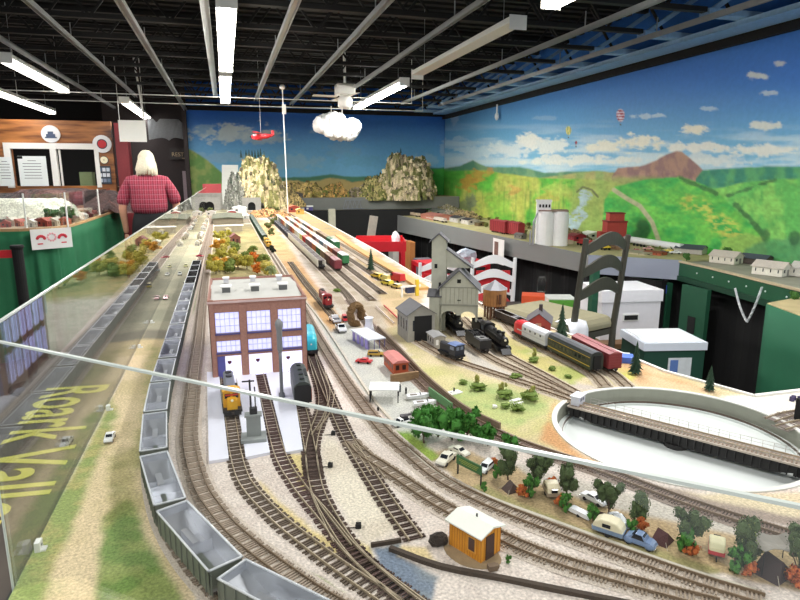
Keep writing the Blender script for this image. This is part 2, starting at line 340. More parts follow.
def mural_back(X, Y):
    n1 = fbm(X/40+9, Y/12, 4); jag = (fbm(X/8+4, Y/5, 4)-.5)*5
    t = sstep(Y+8*(n1-.5), 106, 172)
    C = col((34, 96, 190))*(1-t[..., None])+col((120, 186, 222))*t[..., None]
    for i, (cx, cy, rx, ry, c, s) in enumerate([(238, 134, 44, 10, (190, 204, 206), .95), (262, 138, 26, 6, (160, 184, 200), .8), (215, 157, 34, 6, (140, 184, 212), .8), (290, 162, 34, 9, (140, 186, 210), .8), (340, 150, 20, 8, (120, 168, 200), .6), (360, 160, 30, 8, (110, 174, 206), .7), (205, 130, 14, 6, (150, 180, 200), .6), (425, 160, 14, 8, (150, 190, 214), .7), (330, 130, 18, 6, (150, 176, 190), .5), (444, 148, 5, 8, (170, 196, 214), .6)]):
        C = ell_cloud(C, X, Y, cx, cy, rx, ry, c, s, 80+i*2.7)
    top = np.interp(X, [180, 192, 208, 226, 246], [146, 150, 160, 176, 190]); q = sstep(fbm(X/8, Y/9, 4), .35, .65)[..., None]
    C = blend(C, sstep(Y-top+jag*.3, -1, 1.5)*(X < 246), col((112, 156, 84))*(1-q)+col((160, 178, 104))*q)
    top = np.interp(X, [270, 310, 330, 352, 375, 425, 460], [178, 177, 174, 177, 176, 168, 167])
    C = blend(C, sstep(Y-top+jag*.3, -1, 1)*(X > 262), (74, 128, 100))
    C = blend(C, sstep(Y-top-4+jag, -1, 1.5)*(X > 262)*(X < 420), (190, 168, 108))
    C = blend(C, sstep(X, 418, 424)*sstep(Y-top-1+jag*.4, -1, 1), (76, 172, 70))
    return C
m_mural = attr_mat('mural_paint', rough=0.55, grain=30, amount=0.04, bump=0.0, spec=0.3)
Yg, Zg = np.meshgrid(np.linspace(-1.5, YB, 10), np.linspace(0, CEIL, 2))
ys = np.concatenate([np.linspace(-1.5, 2.6, 12), np.linspace(2.65, YB, 560)]); zs = np.concatenate([np.linspace(0, 0.6, 4), np.linspace(0.62, 2.47, 200), [CEIL+.02]])
Yg, Zg = np.meshgrid(ys, zs); Xg = np.full(Yg.shape, XW); px, py = proj_np(Xg, Yg, Zg)
C = mural_right(px, py); C = np.where((Zg < 0.66)[..., None], col((90, 150, 100)), C)
w = grid_mesh('wall_right', np.stack([Xg, Yg, Zg], -1), C, m_mural); struct(w)
so = w.modifiers.new('thick', 'SOLIDIFY'); so.thickness = 0.1; so.offset = 1
XL = -0.50
xs = np.linspace(XL, XW, 420); zs = np.concatenate([np.linspace(0, 0.9, 4), np.linspace(0.92, 2.55, 170), [CEIL+.02]])
Xg, Zg = np.meshgrid(xs, zs); Yg = np.full(Xg.shape, YB); px, py = proj_np(Xg, Yg, Zg)
C = mural_back(px, py); C = np.where((Zg < 0.95)[..., None], col((120, 120, 90)), C)
w = grid_mesh('wall_back', np.stack([Xg, Yg, Zg], -1), C, m_mural); struct(w)
so = w.modifiers.new('thick', 'SOLIDIFY'); so.thickness = 0.1; so.offset = -1
# dark header above the murals
m_black = mat((22, 22, 22), 0.9, var=.2); m_bluepaint = mat((150, 190, 226), .6, var=.15)
struct(MB(1).box(XW-0.05, XW-.003, -1.5, YB, 2.432, 2.50).build('trim_1', m_black))
struct(MB(1).box(XL, XW-.05, YB-0.05, YB-.003, 2.47, 2.53).build('trim_2', m_black))
struct(MB(1).box(-1.75, XL+.0, 10.4, 10.5, 0, CEIL).build('wall_rear_left', mat((46, 38, 38), .8, var=.15)))
struct(MB(1).box(XL-.06, XL-.002, YB-.1, 10.4, 0, CEIL).build('wall_rear_return', mat((50, 42, 42), .8)))
# ---------------- open web joists (their ends near the mural wall wear the blue wall paint)
m_joist = mat((24, 24, 24), .75, var=.2); grpJ = 'open web joists under the roof deck'
jb = MB(1); jb.bar((-5.9, 0, 2.56), (3.0, 0, 2.56), .05, .03); jb.bar((-5.9, 0, 2.88), (3.5, 0, 2.88), .05, .03)
k = -5.8
while k < 3.0:
    jb.bar((k, 0, 2.56), (k+.25, 0, 2.88), .016, .016); jb.bar((k+.25, 0, 2.88), (k+.5, 0, 2.56), .016, .016); k += .5
je = MB(1); je.bar((3.0, 0, 2.545), (3.52, 0, 2.545), .09, .04); je.bar((3.05, 0, 2.56), (3.52, 0, 2.86), .03, .03)
jt = thing('ceiling_joist', 'black open web steel joist with a blue painted end, under the dark roof deck', 'joist', (0, 0, 0), 0, grpJ)
jb.build('web_truss', m_joist, jt); je.build('painted_end', m_bluepaint, jt)
for i in range(15):
    inst(jt, 'black open web steel joist with a blue painted end, under the dark roof deck', (0, 0.95+i*0.62, 0), 0, grpJ)
# ledge above the mural
tag(MB(1).box(3.30, 3.545, 1.0, 9.6, 2.492, 2.525).build('wall_ledge', m_bluepaint), 'long blue painted ledge where joists meet the right mural wall', 'ledge')
# ---------------- grey pipes and strut channels that run the length of the room
m_pipe = mat((168, 172, 174), .35, .55, var=.08); m_white = mat((236, 236, 232), .5, var=.03)
pipes = [((30, 0), (135, 96), .028, 'second grey ceiling channel from the left'), ((117, 0), (188, 112), .04, 'grey ceiling channel third from the left, ending above the white hanging board'), ((0, 32), (128, 118), .024, 'leftmost thin grey ceiling channel, over the brown counter wall'), ((205, 0), (215, 96), .05, 'wide pale ceiling channel left of the twin tube lamp'), ((295, 0), (256, 100), .04, 'grey ceiling channel right of the twin tube lamp'),
         ((385, 0), (292, 104), .036, 'grey ceiling channel that passes left of the fan'), ((478, 0), (352, 90), .026, 'thin grey ceiling channel ending behind the fan'), ((655, 0), (402, 103), .026, 'bright thin ceiling channel crossing to the right mural wall'), ((765, 0), (437, 105), .022, 'rightmost thin ceiling channel, next to the mural wall')]
for (a, b, wd, lb) in pipes:
    A = P(*a, 2.46); x = (A.x+P(*b, 2.46).x)/2; b2 = P(*b, 2.46).y
    o = thing('ceiling_channel', lb, 'channel', (x, 0, 2.46)); L = min(max(A.y, b2), 9.6)
    MB(1).box(-wd/2, wd/2, 0.2, L, 0, .012).box(-wd/2, -wd/2+.003, .2, L, -.02, 0).box(wd/2-.003, wd/2, .2, L, -.02, 0).build('channel', m_pipe, o)
    yy = 1.2
    while yy < L: MB(1).box(-.003, .003, yy-.003, yy+.003, .012, .105).build('hanger', m_pipe, o); yy += 1.24
for i, (ya, za, x0, x1, lb) in enumerate([(8.0, 2.37, -2.2, 2.6, 'thin white rod crossing the room just before the back mural'), (7.2, 2.37, -2.3, 2.2, 'thin white rod crossing the room, nearer of the two')]):
    tag(MB(1).tube([(x0, ya, za), (x1, ya, za)], .005, 6).tube([(x0, ya, za), (x0, ya, 2.92)], .003, 5).tube([(x1, ya, za), (x1, ya, 2.92)], .003, 5).build('ceiling_rod', m_white), lb, 'rod')
# ---------------- fluorescent fixtures
m_tube = mat((255, 252, 244), .4, var=0, emit=22.0); m_tube_far = mat((255, 252, 246), .4, var=0, emit=5.0)
def fixture(a, b, z, lit, lb, w=.11, tubes=2, power=26):
    A = P(*a, z); B = P(*b, z); x = (A.x+B.x)/2; L = abs(B.y-A.y); c = Vector((x, (A.y+B.y)/2, z))
    o = thing('tube_light', lb, 'light', c)
    mb = MB(1); h = .035
    mb.exy([(-w/2, .012), (-w/3.2, .05), (w/3.2, .05), (w/2, .012), (w/2, .006), (-w/2, .006)], -L/2, L/2)
    mb.box(-w/2, w/2, -L/2-.006, -L/2, -.03, .05); mb.box(-w/2, w/2, L/2, L/2+.006, -.03, .05)
    mb.build('housing', m_white, o)
    if lit:
        for k in range(tubes):
            xx = 0 if tubes == 1 else (-w/4+k*w/2)
            MB(1).tube([(xx, -L/2+.01, -.012), (xx, L/2-.01, -.012)], .017, 8).build('tube', m_tube if power > 15 else m_tube_far, o)
        ar = area('lamp_glow', (0, 0, -.036), w*.9, L*.95, .75*power*min(L, 2.4)/1.2); ar.parent = o
    for s in (-1, 1): MB(1).tube([(0, s*L*.4, .05), (0, s*L*.4, 2.92-z)], .002, 5).build('hanger', m_pipe, o)
    return o
fixture((228, 2), (225, 68), 2.40, True, 'nearer twin tube fluorescent light above the rail yard', power=20)
fixture((225.5, 73), (225, 101), 2.40, True, 'farther twin tube fluorescent light, next in line behind the nearer one', power=15.5)
fixture((405, 83), (357, 107), 2.39, True, 'lit fluorescent light right of the ceiling fan', w=.10, power=20)
fixture((514, 24), (420, 76), 2.39, False, 'unlit white fluorescent fixture in line above the fan')
fixture((640, -45), (552, 3), 2.39, True, 'lit fluorescent light cut by the top edge of the picture')
fixture((5, 59), (63, 90), 2.40, True, 'lit fluorescent light at the upper left, nearer and higher one', power=12)
fixture((-25, 84), (51, 112), 2.40, True, 'lit fluorescent light at the left edge, lower one', power=9)
fixture((126, 101), (146, 118), 2.40, True, 'small far fluorescent light over the man in the red shirt', w=.12, power=5)
# ---------------- ceiling fan with a cotton cloud hanging below
c = P(345, 97, 2.36); fan = thing('ceiling_fan', 'white ceiling fan with stubby motor box above the cotton cloud', 'fan', (c.x, c.y, 2.36))
MB(1).box(-.10, .10, -.09, .09, .02, .13).build('motor_box', m_white, fan, bevel=.01)
MB(1).lathe([(.05, -.12), (.08, -.10), (.08, -.02), (.05, .02)], 14).build('light_kit', m_white, fan, smooth=True)
MB(1).tube([(0, 0, .13), (0, 0, .55)], .015, 8).build('down_rod', m_white, fan)
for k in range(4):
    a = k*PI/2+.15; b = MB(1).box(.09, .36, -.035, .035, -.003, .003).build('blade', m_white, fan); b.rotation_euler = (0.12, 0, a)
cl = P(337, 127, 2.13)
cb = MB(1); rr = random.Random(5)
for k in range(190):
    a = rr.uniform(-1, 1); b = rr.uniform(-1, 1); q = math.sqrt(max(.05, 1-a*a)); cb.ell((a*.26+.0, b*.12*q, rr.uniform(-.09, .12)*q-.05*(a > .2)*q), [rr.uniform(.022, .075)]*3, 8, jit=.22, rnd=rr)
cloud = thing('cotton_cloud', 'puffy white cotton cloud hanging on wires under the fan', 'cloud', cl)
cb.build('cotton', mat((246, 246, 246), .95, var=.03, bump=.6, scale=60), cloud, smooth=True)
for s in (-.07, .07): MB(1).tube([(s, 0, .1), (s, 0, .26)], .004, 5).build('hanger', m_white, cloud)
# ---------------- red toy plane
c = PY(261, 137, 7.2); pl = thing('toy_biplane', 'small red toy biplane hanging before the back mural', 'toy plane', c, PI/2-.3); pl.scale = (.7, .7, .9)
m_red = mat((190, 30, 38), .45, var=.06)
MB(1).tube([(0, -.20, .02), (0, -.1, .01), (0, .1, 0), (0, .15, 0)], [.012, .03, .038, .02], 10).build('fuselage', m_red, pl, smooth=True)
for z in (-.03, .055): MB(1).cbox((0, .06, z), (.34, .07, .008)).build('wing', m_red, pl)
MB(1).cbox((0, -.18, .02), (.12, .05, .006)).cbox((0, -.19, .05), (.006, .05, .06)).build('tail', m_red, pl)
MB(1).cbox((0, .16, 0), (.13, .005, .014)).build('propeller', m_black, pl)
MB(1).tube([(0, 0, .05), (0, 0, (2.9-c.z)*2)], .0018, 4).build('wire', m_white, pl)
# ---------------- white mast rising from the far layout
b0 = PY(287.5, 200, 6.9); mast = thing('white_mast', 'tall thin white pole standing on the layout before the back mural', 'pole', (b0.x, 6.9, 1.10))
MB(1).tube([(0, 0, 0), (-.01, 0, 1.34)], .006, 8).build('pole', m_white, mast); MB(1).ell((-.01, 0, 1.36), (.03, .03, .03), 8).build('finial', m_white, mast, smooth=True); MB(1).cbox((.0, 0, 1.13), (.04, .03, .10)).build('junction_box', m_white, mast)
# small wall fittings on the right wall
tag(MB(1).tube([(3.5, PX(497, 110, 3.5).y, 2.44), (3.5, PX(497, 110, 3.5).y, 2.24)], .012, 6).ell((3.5, PX(497, 110, 3.5).y, 2.29), (.03, .03, .05), 8).build('wall_hook', m_white), 'small white and black fitting hanging from the ceiling near the room corner', 'fitting')
# ================================================================ LEFT SIDE OF THE ROOM
m_wood = bpy.data.materials.new('varnished_boards'); m_wood.use_nodes = True
nt = m_wood.node_tree; b = nt.nodes['Principled BSDF']; b.inputs['Roughness'].default_value = .35
tc = nt.nodes.new('ShaderNodeTexCoord'); mp = nt.nodes.new('ShaderNodeMapping'); mp.inputs['Scale'].default_value = (1.2, 1, 9); no = nt.nodes.new('ShaderNodeTexNoise'); no.inputs['Scale'].default_value = 2.2; no.inputs['Detail'].default_value = 5
nt.links.new(tc.outputs['Object'], mp.inputs[0]); nt.links.new(mp.outputs[0], no.inputs['Vector'])
cr = nt.nodes.new('ShaderNodeValToRGB'); cr.color_ramp.elements[0].position = .3; cr.color_ramp.elements[0].color = rgb((96, 52, 26)); cr.color_ramp.elements[1].position = .7; cr.color_ramp.elements[1].color = rgb((186, 122, 66))
nt.links.new(no.outputs['Fac'], cr.inputs[0]); nt.links.new(cr.outputs[0], b.inputs['Base Color'])
YW = 8.6
def W(px, py, Y=YW): return PY(px, py, Y)
w0 = W(10, 145); w1 = W(98, 187); top = W(0, 119).z
xL = -5.0; xR = W(113, 150).x
mb = MB(1); z1, z0 = W(50, 149).z, W(50, 186).z
mb.box(xL, w0.x, YW, YW+.08, 0, top); mb.box(w1.x, xR, YW, YW+.08, 0, top); mb.box(w0.x, w1.x, YW, YW+.08, z1, top); mb.box(w0.x, w1.x, YW, YW+.08, 0, z0)
struct(mb.build('wall_counter', m_wood))
struct(MB(1).box(xL, xR, YW+2.2, YW+2.3, 0, CEIL).build('wall_office', m_black))
win = struct(bpy.data.objects.new('window_1', None)); COL.objects.link(win)
fm = MB(1); e = .045
fm.box(w0.x-.07, w1.x+.0, YW-.03, YW+.02, z1, z1+.07); fm.box(w0.x-.07, w0.x, YW-.03, YW+.02, z0-.02, z1); fm.box(w1.x+.0, w1.x+.05, YW-.031, YW+.021, z0-.02, z1+.071); xm = W(53, 160).x; fm.box(xm-.02, xm+.05, YW-.03, YW+.03, z0, z1); fm.box(xm+.07, xm+.09, YW, YW+.02, z0, z1)
fm.build('window_frame', mat((232, 230, 224), .5, var=.03), win)
def paper(a, b, Y, lb, lines=7, name='paper_notice', c=(226, 232, 230)):
    p0 = PY(*a, Y); p1 = PY(*b, Y); o = thing(name, lb, 'notice', ((p0.x+p1.x)/2, Y, p1.z))
    w = abs(p1.x-p0.x); h = abs(p0.z-p1.z); MB(1).box(-w/2, w/2, 0, .004, 0, h).build('sheet', mat(c, .6, var=.03), o)
    if lines:
        l = MB(1)
        for k in range(lines):
            zz = h*(.84-k*.68/lines); ww = w*(.38 if k else .2)*rr.uniform(.7, 1); l.box(-ww, ww*.9, -.0015, 0, zz, zz+.006)
        l.build('printed_lines', mat((80, 80, 84), .7), o)
    return o
paper((-4, 157), (15, 186), YW-.06, 'pale printed notice at the left edge of the counter window')
pn = paper((17, 156), (49, 186), YW-.05, 'large white printed notice taped in the counter window')
MB(1).box(-.16, -.1, -.002, 0, .33, .36).build('train_picture', m_black, pn)
g = PY(79, 172, YW+.1); g2 = PY(93, 187, YW+.1); tag(MB(1).box(g.x, g2.x, YW+.1, YW+.3, g2.z, g.z).build('green_case', mat((112, 130, 90), .6)), 'grey green box standing inside the counter window', 'box')
tag(MB(1).box(-4.9, xR, YW+.0801, YW+.6, g2.z-.04, g2.z-.0005).build('window_counter', mat((120, 90, 60), .5)), 'brown counter top behind the service window', 'counter')
def disc(px, py, r, lb, rings, name, cat='sign'):
    c = W(px, py, YW-.03); o = thing(name, lb, cat, c); q = 0
    for (rad, cc, nm) in rings:
        d = MB(1); d.tube([(0, -q, 0), (0, .025-q, 0)], rad*r, 24); d.build(nm, mat(cc, .4, var=.02), o); q += .003
    return o
r_ = 8*(YW/600.)
d = disc(50.5, 134, .105, 'round white plaque with a blue grey locomotive on the brown wall', [(1, (226, 226, 226), 'plate')], 'round_plaque')
MB(1).box(-.05, .05, -.006, -.001, -.035, .0).box(-.03, .03, -.006, -.001, 0, .03).box(-.065, .065, -.006, -.001, -.05, -.035).build('emblem', mat((70, 84, 110), .5), d)
disc(102, 144, .11, 'round white emblem with red centre beside the counter window', [(1, (232, 232, 232), 'plate'), (.55, (40, 40, 60), 'ring'), (.45, (190, 30, 40), 'centre')], 'round_emblem')
disc(104, 160, .05, 'small round cream clock under the red emblem', [(1, (60, 60, 60), 'rim'), (.88, (230, 222, 190), 'face'), (.12, (20, 20, 20), 'hub')], 'wall_clock', 'clock')
p0 = W(97, 166, YW-.02); p1 = W(112, 184, YW-.02)
o = thing('photo_collage', 'dark collage of small pictures below the clock', 'poster', ((p0.x+p1.x)/2, YW-.02, p1.z)); w_ = p1.x-p0.x; h_ = p0.z-p1.z
MB(1).box(-w_/2, w_/2, 0, .008, 0, h_).build('board', mat((50, 58, 70), .5), o)
for k in range(9):
    cx = (k % 3-1)*w_*.3; cz = h_*(.2+.3*(k//3)); MB(1).cbox((cx, -.002, cz), (w_*.24, .003, h_*.2)).build('picture', mat(rr.choice([(190, 200, 210), (120, 130, 150), (210, 214, 220), (90, 110, 130)]), .5, var=.3, scale=60), o)
# red post and dark wall with the rest room sign
a = W(113, 123, 8.5); b_ = W(126, 123, 8.5); tag(MB(1).box(a.x+.005, b_.x, 8.5, 8.75, 0, a.z).build('red_post', mat((120, 34, 40), .5)), 'dark red square post right of the brown counter wall', 'post')
c0 = PY(147, 117, 10.0); c1 = PY(192, 143, 10.0)
vb = MB(1); n = 60; W_ = (-.52)-c0.x; H_ = c0.z-c1.z
vs = []; fs = []
for i in range(n+1):
    x = c0.x+W_*i/n; yy = 10.0+.012*(i % 2); t = i/n
    zb = c1.z+.09*abs(math.sin(t*PI*1.7+.4))-.03*math.sin(t*9)
    zt = c0.z-.02-.05*max(0, math.sin(t*9.5-.6))**6
    vs += [(x, yy, zb), (x, yy, zt), (x, yy+.01, zb), (x, yy+.01, zt)]
for i in range(n):
    q = i*4; fs += [(q, q+4, q+5, q+1), (q+3, q+7, q+6, q+2), (q+1, q+5, q+7, q+3), (q+2, q+6, q+4, q)]
vb.add(vs, fs); tag(vb.build('corrugated_valance', mat((138, 140, 142), .45, .4)), 'grey corrugated metal valance with a wavy lower edge', 'valance')
hb0 = PY(118, 120, 8.2); hb1 = PY(147, 142, 8.2); hb = thing('hanging_board', 'blank white board hanging from the ceiling above the man', 'board', ((hb0.x+hb1.x)/2, 8.2, hb1.z))
hw = (hb1.x-hb0.x)/2; hh = hb0.z-hb1.z; MB(1).box(-hw, hw, -.01, .01, 0, hh).build('board', mat((236, 236, 230), .5, var=.02), hb)
for s in (-1, 1): MB(1).tube([(s*hw*.9, 0, hh), (s*hw*.9, 0, 2.9-hb1.z)], .004, 5).build('wire', m_white, hb)
MB(1).tube([(hw*.95, -.02, hh), (hw*.55, -.02, 2.9-hb1.z)], .012, 6).build('conduit', m_white, hb)
rs = PY(183, 155, 10.36); sg = thing('rest_area_sign', 'dark sign with tan letters on the rear wall beside the mural', 'sign', rs)
MB(1).box(-.20, .17, 0, .02, -.07, .10).build('sign_board', mat((34, 28, 28), .5), sg)
text_mesh('lettering', 'REST A', .085, mat((176, 156, 120), .5), sg, (-.17, -.004, -.02), (PI/2, 0, 0), .001, align='LEFT'); MB(1).box(-.02, .14, -.003, 0, -.055, -.045).build('underline', mat((150, 130, 100), .5), sg)
a = PY(187, 171, 9.9); tag(MB(1).box(a.x-.07, a.x+.05, 9.9, 9.93, 1.0, a.z).box(a.x-.07, a.x-.055, 9.88, 9.95, .0, 1.0).box(a.x+.035, a.x+.05, 9.88, 9.95, .0, 1.0).build('display_board', mat((150, 134, 140), .6)), 'pale mauve display panel at the end of the aisle', 'panel')
tag(MB(1).box(-1.7, -.6, 9.7, 10.1, 0, .78).box(-1.7, -.6, 9.68, 10.1, .78, .82).build('low_cabinet', mat((70, 40, 30), .6)), 'low dark red cabinet at the end of the aisle behind the man', 'cabinet')
# ---------------- the neighbouring layout under a green drape
drape_px = [(-70, 231), (-30, 231), (0, 230), (20, 229.5), (35, 229), (50, 228), (60, 227), (72, 225), (85, 221), (100, 216), (112, 212), (122, 209)]
dp = [P(x, y, 1.10) for x, y in drape_px]
pts = []
for i in range(len(dp)-1):
    for k in range(12): pts.append(dp[i].lerp(dp[i+1], k/12))
pts.append(dp[-1])
m_green = mat((28, 104, 66), .75, var=.12, scale=5)
vs = []; fs = []; NZ = 10
for i, p in enumerate(pts):
    for j in range(NZ+1):
        t = j/NZ; wv = .035*math.sin(i*.42+.5*math.sin(i*.13))*t+.012*math.sin(i*1.1)*t
        tn = (pts[min(i+1, len(pts)-1)]-pts[max(i-1, 0)]).normalized(); nn = Vector((tn.y, -tn.x, 0))
        vs.append(p+nn*(wv+.01)-Vector((0, 0, .015+1.07*t)))
for i in range(len(pts)-1):
    for j in range(NZ): q = i*(NZ+1)+j; fs.append((q, q+1, q+NZ+2, q+NZ+1))
dr = MB(1).add(vs, fs).build('table_drape', m_green, smooth=True); dr.modifiers.new('t', 'SOLIDIFY').thickness = .004
tag(dr, 'green cloth drape hanging round the neighbouring layout at the left', 'drape')
tb = MB(1); poly = [(p.x, p.y) for p in dp]+[(dp[-1].x, 8.45), (-4.6, 8.45), (-4.6, dp[0].y)]
lt = thing('neighbour_layout_table', 'neighbouring model layout table with rock, trees and houses behind clear panels', 'table', (0, 0, 0))
tb.prism(poly, 1.02, 1.09); tb.build('table_top', mat((150, 126, 100), .8, var=.3, scale=14), lt)
eg = MB(1)
for i in range(0, len(pts)-1): eg.bar(pts[i]+Vector((0, 0, -.003)), pts[i+1]+Vector((0, 0, -.003)), .02, .022)
eg.build('wood_edge', mat((176, 140, 96), .6), lt)
lg = MB(1)
for x, y in ((-4.4, 5.8), (-1.7, 6.2), (-1.45, 8.2), (-4.4, 8.2)): MB(1).box(x-.04, x+.04, y-.04, y+.04, 0, 1.02).build('leg', m_wood, lt)
# clear panels along that table
pnl = thing('clear_guard_panel', 'row of clear acrylic guard panels round the neighbouring layout', 'panel', (0, 0, 0))
for i in range(1, 10):
    a = dp[i]; b = dp[i+1]; d = (b-a).normalized(); n = Vector((d.y, -d.x, 0))*.002
    MB(1).prism([(a+n).to_2d(), (b+n).to_2d(), (b-n).to_2d(), (a-n).to_2d()], 1.1, 1.38).build('acrylic_sheet', M_GLASS, pnl)
for (x, y) in ((27, 229), (68, 226), (100, 216)):
    p = P(x, y, 1.1); MB(1).tube([(p.x, p.y, 1.09), (p.x, p.y, 1.385)], .007, 6).build('clip_post', m_white, pnl)
# horseshoe sign, brochure holder
s0 = PY(34, 228, 5.44); sp = (dp[4]+dp[7])/2; s1 = P(52, 228, 1.1)
sg = thing('horseshoe_banner', 'white banner with two red horse emblems pinned to the green drape', 'banner', (s1.x, s1.y-.045, 1.10), heading(P(35, 228, 1.1), P(69, 226, 1.1))+PI/2)
MB(1).box(-.155, .155, -.004, 0, -.165, .0).build('cloth', mat((226, 226, 222), .7, var=.03), sg)
for s in (-1, 1):
    em = MB(1)
    for k in range(7): t = .3+k*.4; em.ell((s*(.082-.024*math.cos(t)*1.2), -.006, -.085+.028*math.sin(t)), (.012, .003, .012), 8)
    em.box(s*.09-.02, s*.09+.02, -.006, -.004, -.125, -.115); em.build('red_emblem', mat((196, 40, 56), .6), sg)
fl = MB(1)
for k in range(10): t = 2*PI*k/10; fl.ell((.03*math.cos(t), -.006, -.07+.03*math.sin(t)), (.009, .002, .009), 6)
fl.build('pale_rosette', mat((226, 160, 166), .6), sg)
b0 = P(103, 216, 1.08); tag(MB(1).box(-.09, .05, -.035, -.01, -.26, -.01).build('brochure_holder', M_CLEAR, loc=(b0.x+.10, b0.y-.14, 1.08), rz=.9), 'clear hanging brochure holder on the green drape', 'holder')
# stanchion with red belt
s = P(15, 250, .98); st = thing('belt_stanchion', 'black queue post with a red belt at the left edge', 'stanchion', (-2.02, 4.75, 0)); k = PY(12, 247, 4.75); st.location.x = k.x+.03
MB(1).lathe([(.17, 0), (.17, .02), (.05, .04), (.035, .05), (.035, k.z-.02), (.045, k.z), (.04, k.z+.012)], 16).build('post', m_black, st, smooth=False)
MB(1).box(-.9, -.03, -.003, .003, k.z-.075, k.z-.02).build('belt', mat((206, 24, 36), .6), st)
# neighbouring layout scenery
def heap(name, w, d, h, c1, lb, cat, loc, rz=0, seed=1, rough=.35, n=40, steep=1.6, flat=None, c2=None, group=None):
    rx = np.linspace(-1, 1, n); X, Y = np.meshgrid(rx, rx); r = np.hypot(X, Y)
    nz = fbm(X*3+seed*7, Y*3+seed*3, 5); rg = np.abs(fbm(X*5+seed, Y*5+seed*2, 4)-.5)*2
    cg = np.abs(fbm(X*11+seed*2, Y*11+5, 4)-.5)*2; X0 = X; X = X+(fbm(X*9+31, Y*9, 3)-.5)*.16; Y = Y+(fbm(Y*9+3, X*9, 3)-.5)*.16
    Z = np.clip(1-r**steep+(nz-.5)*rough*1.6-rg*rough*.7-cg*rough*.55, 0, None)
    Z = Z*(r < 1.02)
    if flat: Z = np.minimum(Z, flat+(nz-.5)*.15)
    V = np.stack([X*w/2, Y*d/2, Z*h], -1); q = sstep(nz+(fbm(X*14, Y*14, 3)-.5)*1.1, .35, .65)[..., None]
    C = col(c1)*(1-q)+col(c2 or c1)*q
    if c2 and name != 'plaster_hill': C = C*(1.1+(fbm(X*24+seed, Y*24, 3)-.5)*1.6)[..., None]
    o = grid_mesh(name, V, C, M_ROCK, keep=r < 1.0); o.location = loc; o.rotation_euler = (0, 0, rz)
    if c2 and 'plaster' not in name and w < 1.6:
        Rk = random.Random(seed); mk = MB(1)
        for k in range(420):
            i = Rk.randrange(4, n-4); j = Rk.randrange(4, n//2+6); v = V[j, i]
            if r[j, i] > .97 or Z[j, i] < .03: continue
            s = w*Rk.uniform(.010, .030); mk.T = Matrix.Translation(Vector(v)) @ Euler((Rk.uniform(-.5, .5), Rk.uniform(-.5, .5), Rk.uniform(0, 3))).to_matrix().to_4x4(); mk.box(-s, s, -s*.8, s*.8, -s*.9, s*Rk.uniform(.4, 1.3), Rk.choice((0, 0, 1, 2, 3)), tx=s*.3, ty=s*.25)
        mk.T = None; stuff(mk.build('rock_ledges', [mat(tuple(c1), .9, var=.3, scale=30), mat(tuple(min(255, int(q*1.2)) for q in c1), .9, var=.2, scale=30), mat(tuple(c2), .9, var=.3, scale=30), mat(tuple(int(q*.55) for q in c1), .9, var=.3, scale=30)], o))
    return tag(o, lb, cat, group) if lb else o
M_ROCK = attr_mat('rock_scenery', .9, 60, .35, .8)
p = P(28, 212, 1.09); heap('plaster_hill', 1.25, .7, .30, (222, 222, 208), 'long white plaster hill on the neighbouring layout', 'hill', (PY(10, 200, 6.6).x, 6.7, 1.09), 0, 2, .06, steep=3.0, flat=.7, c2=(206, 206, 190))
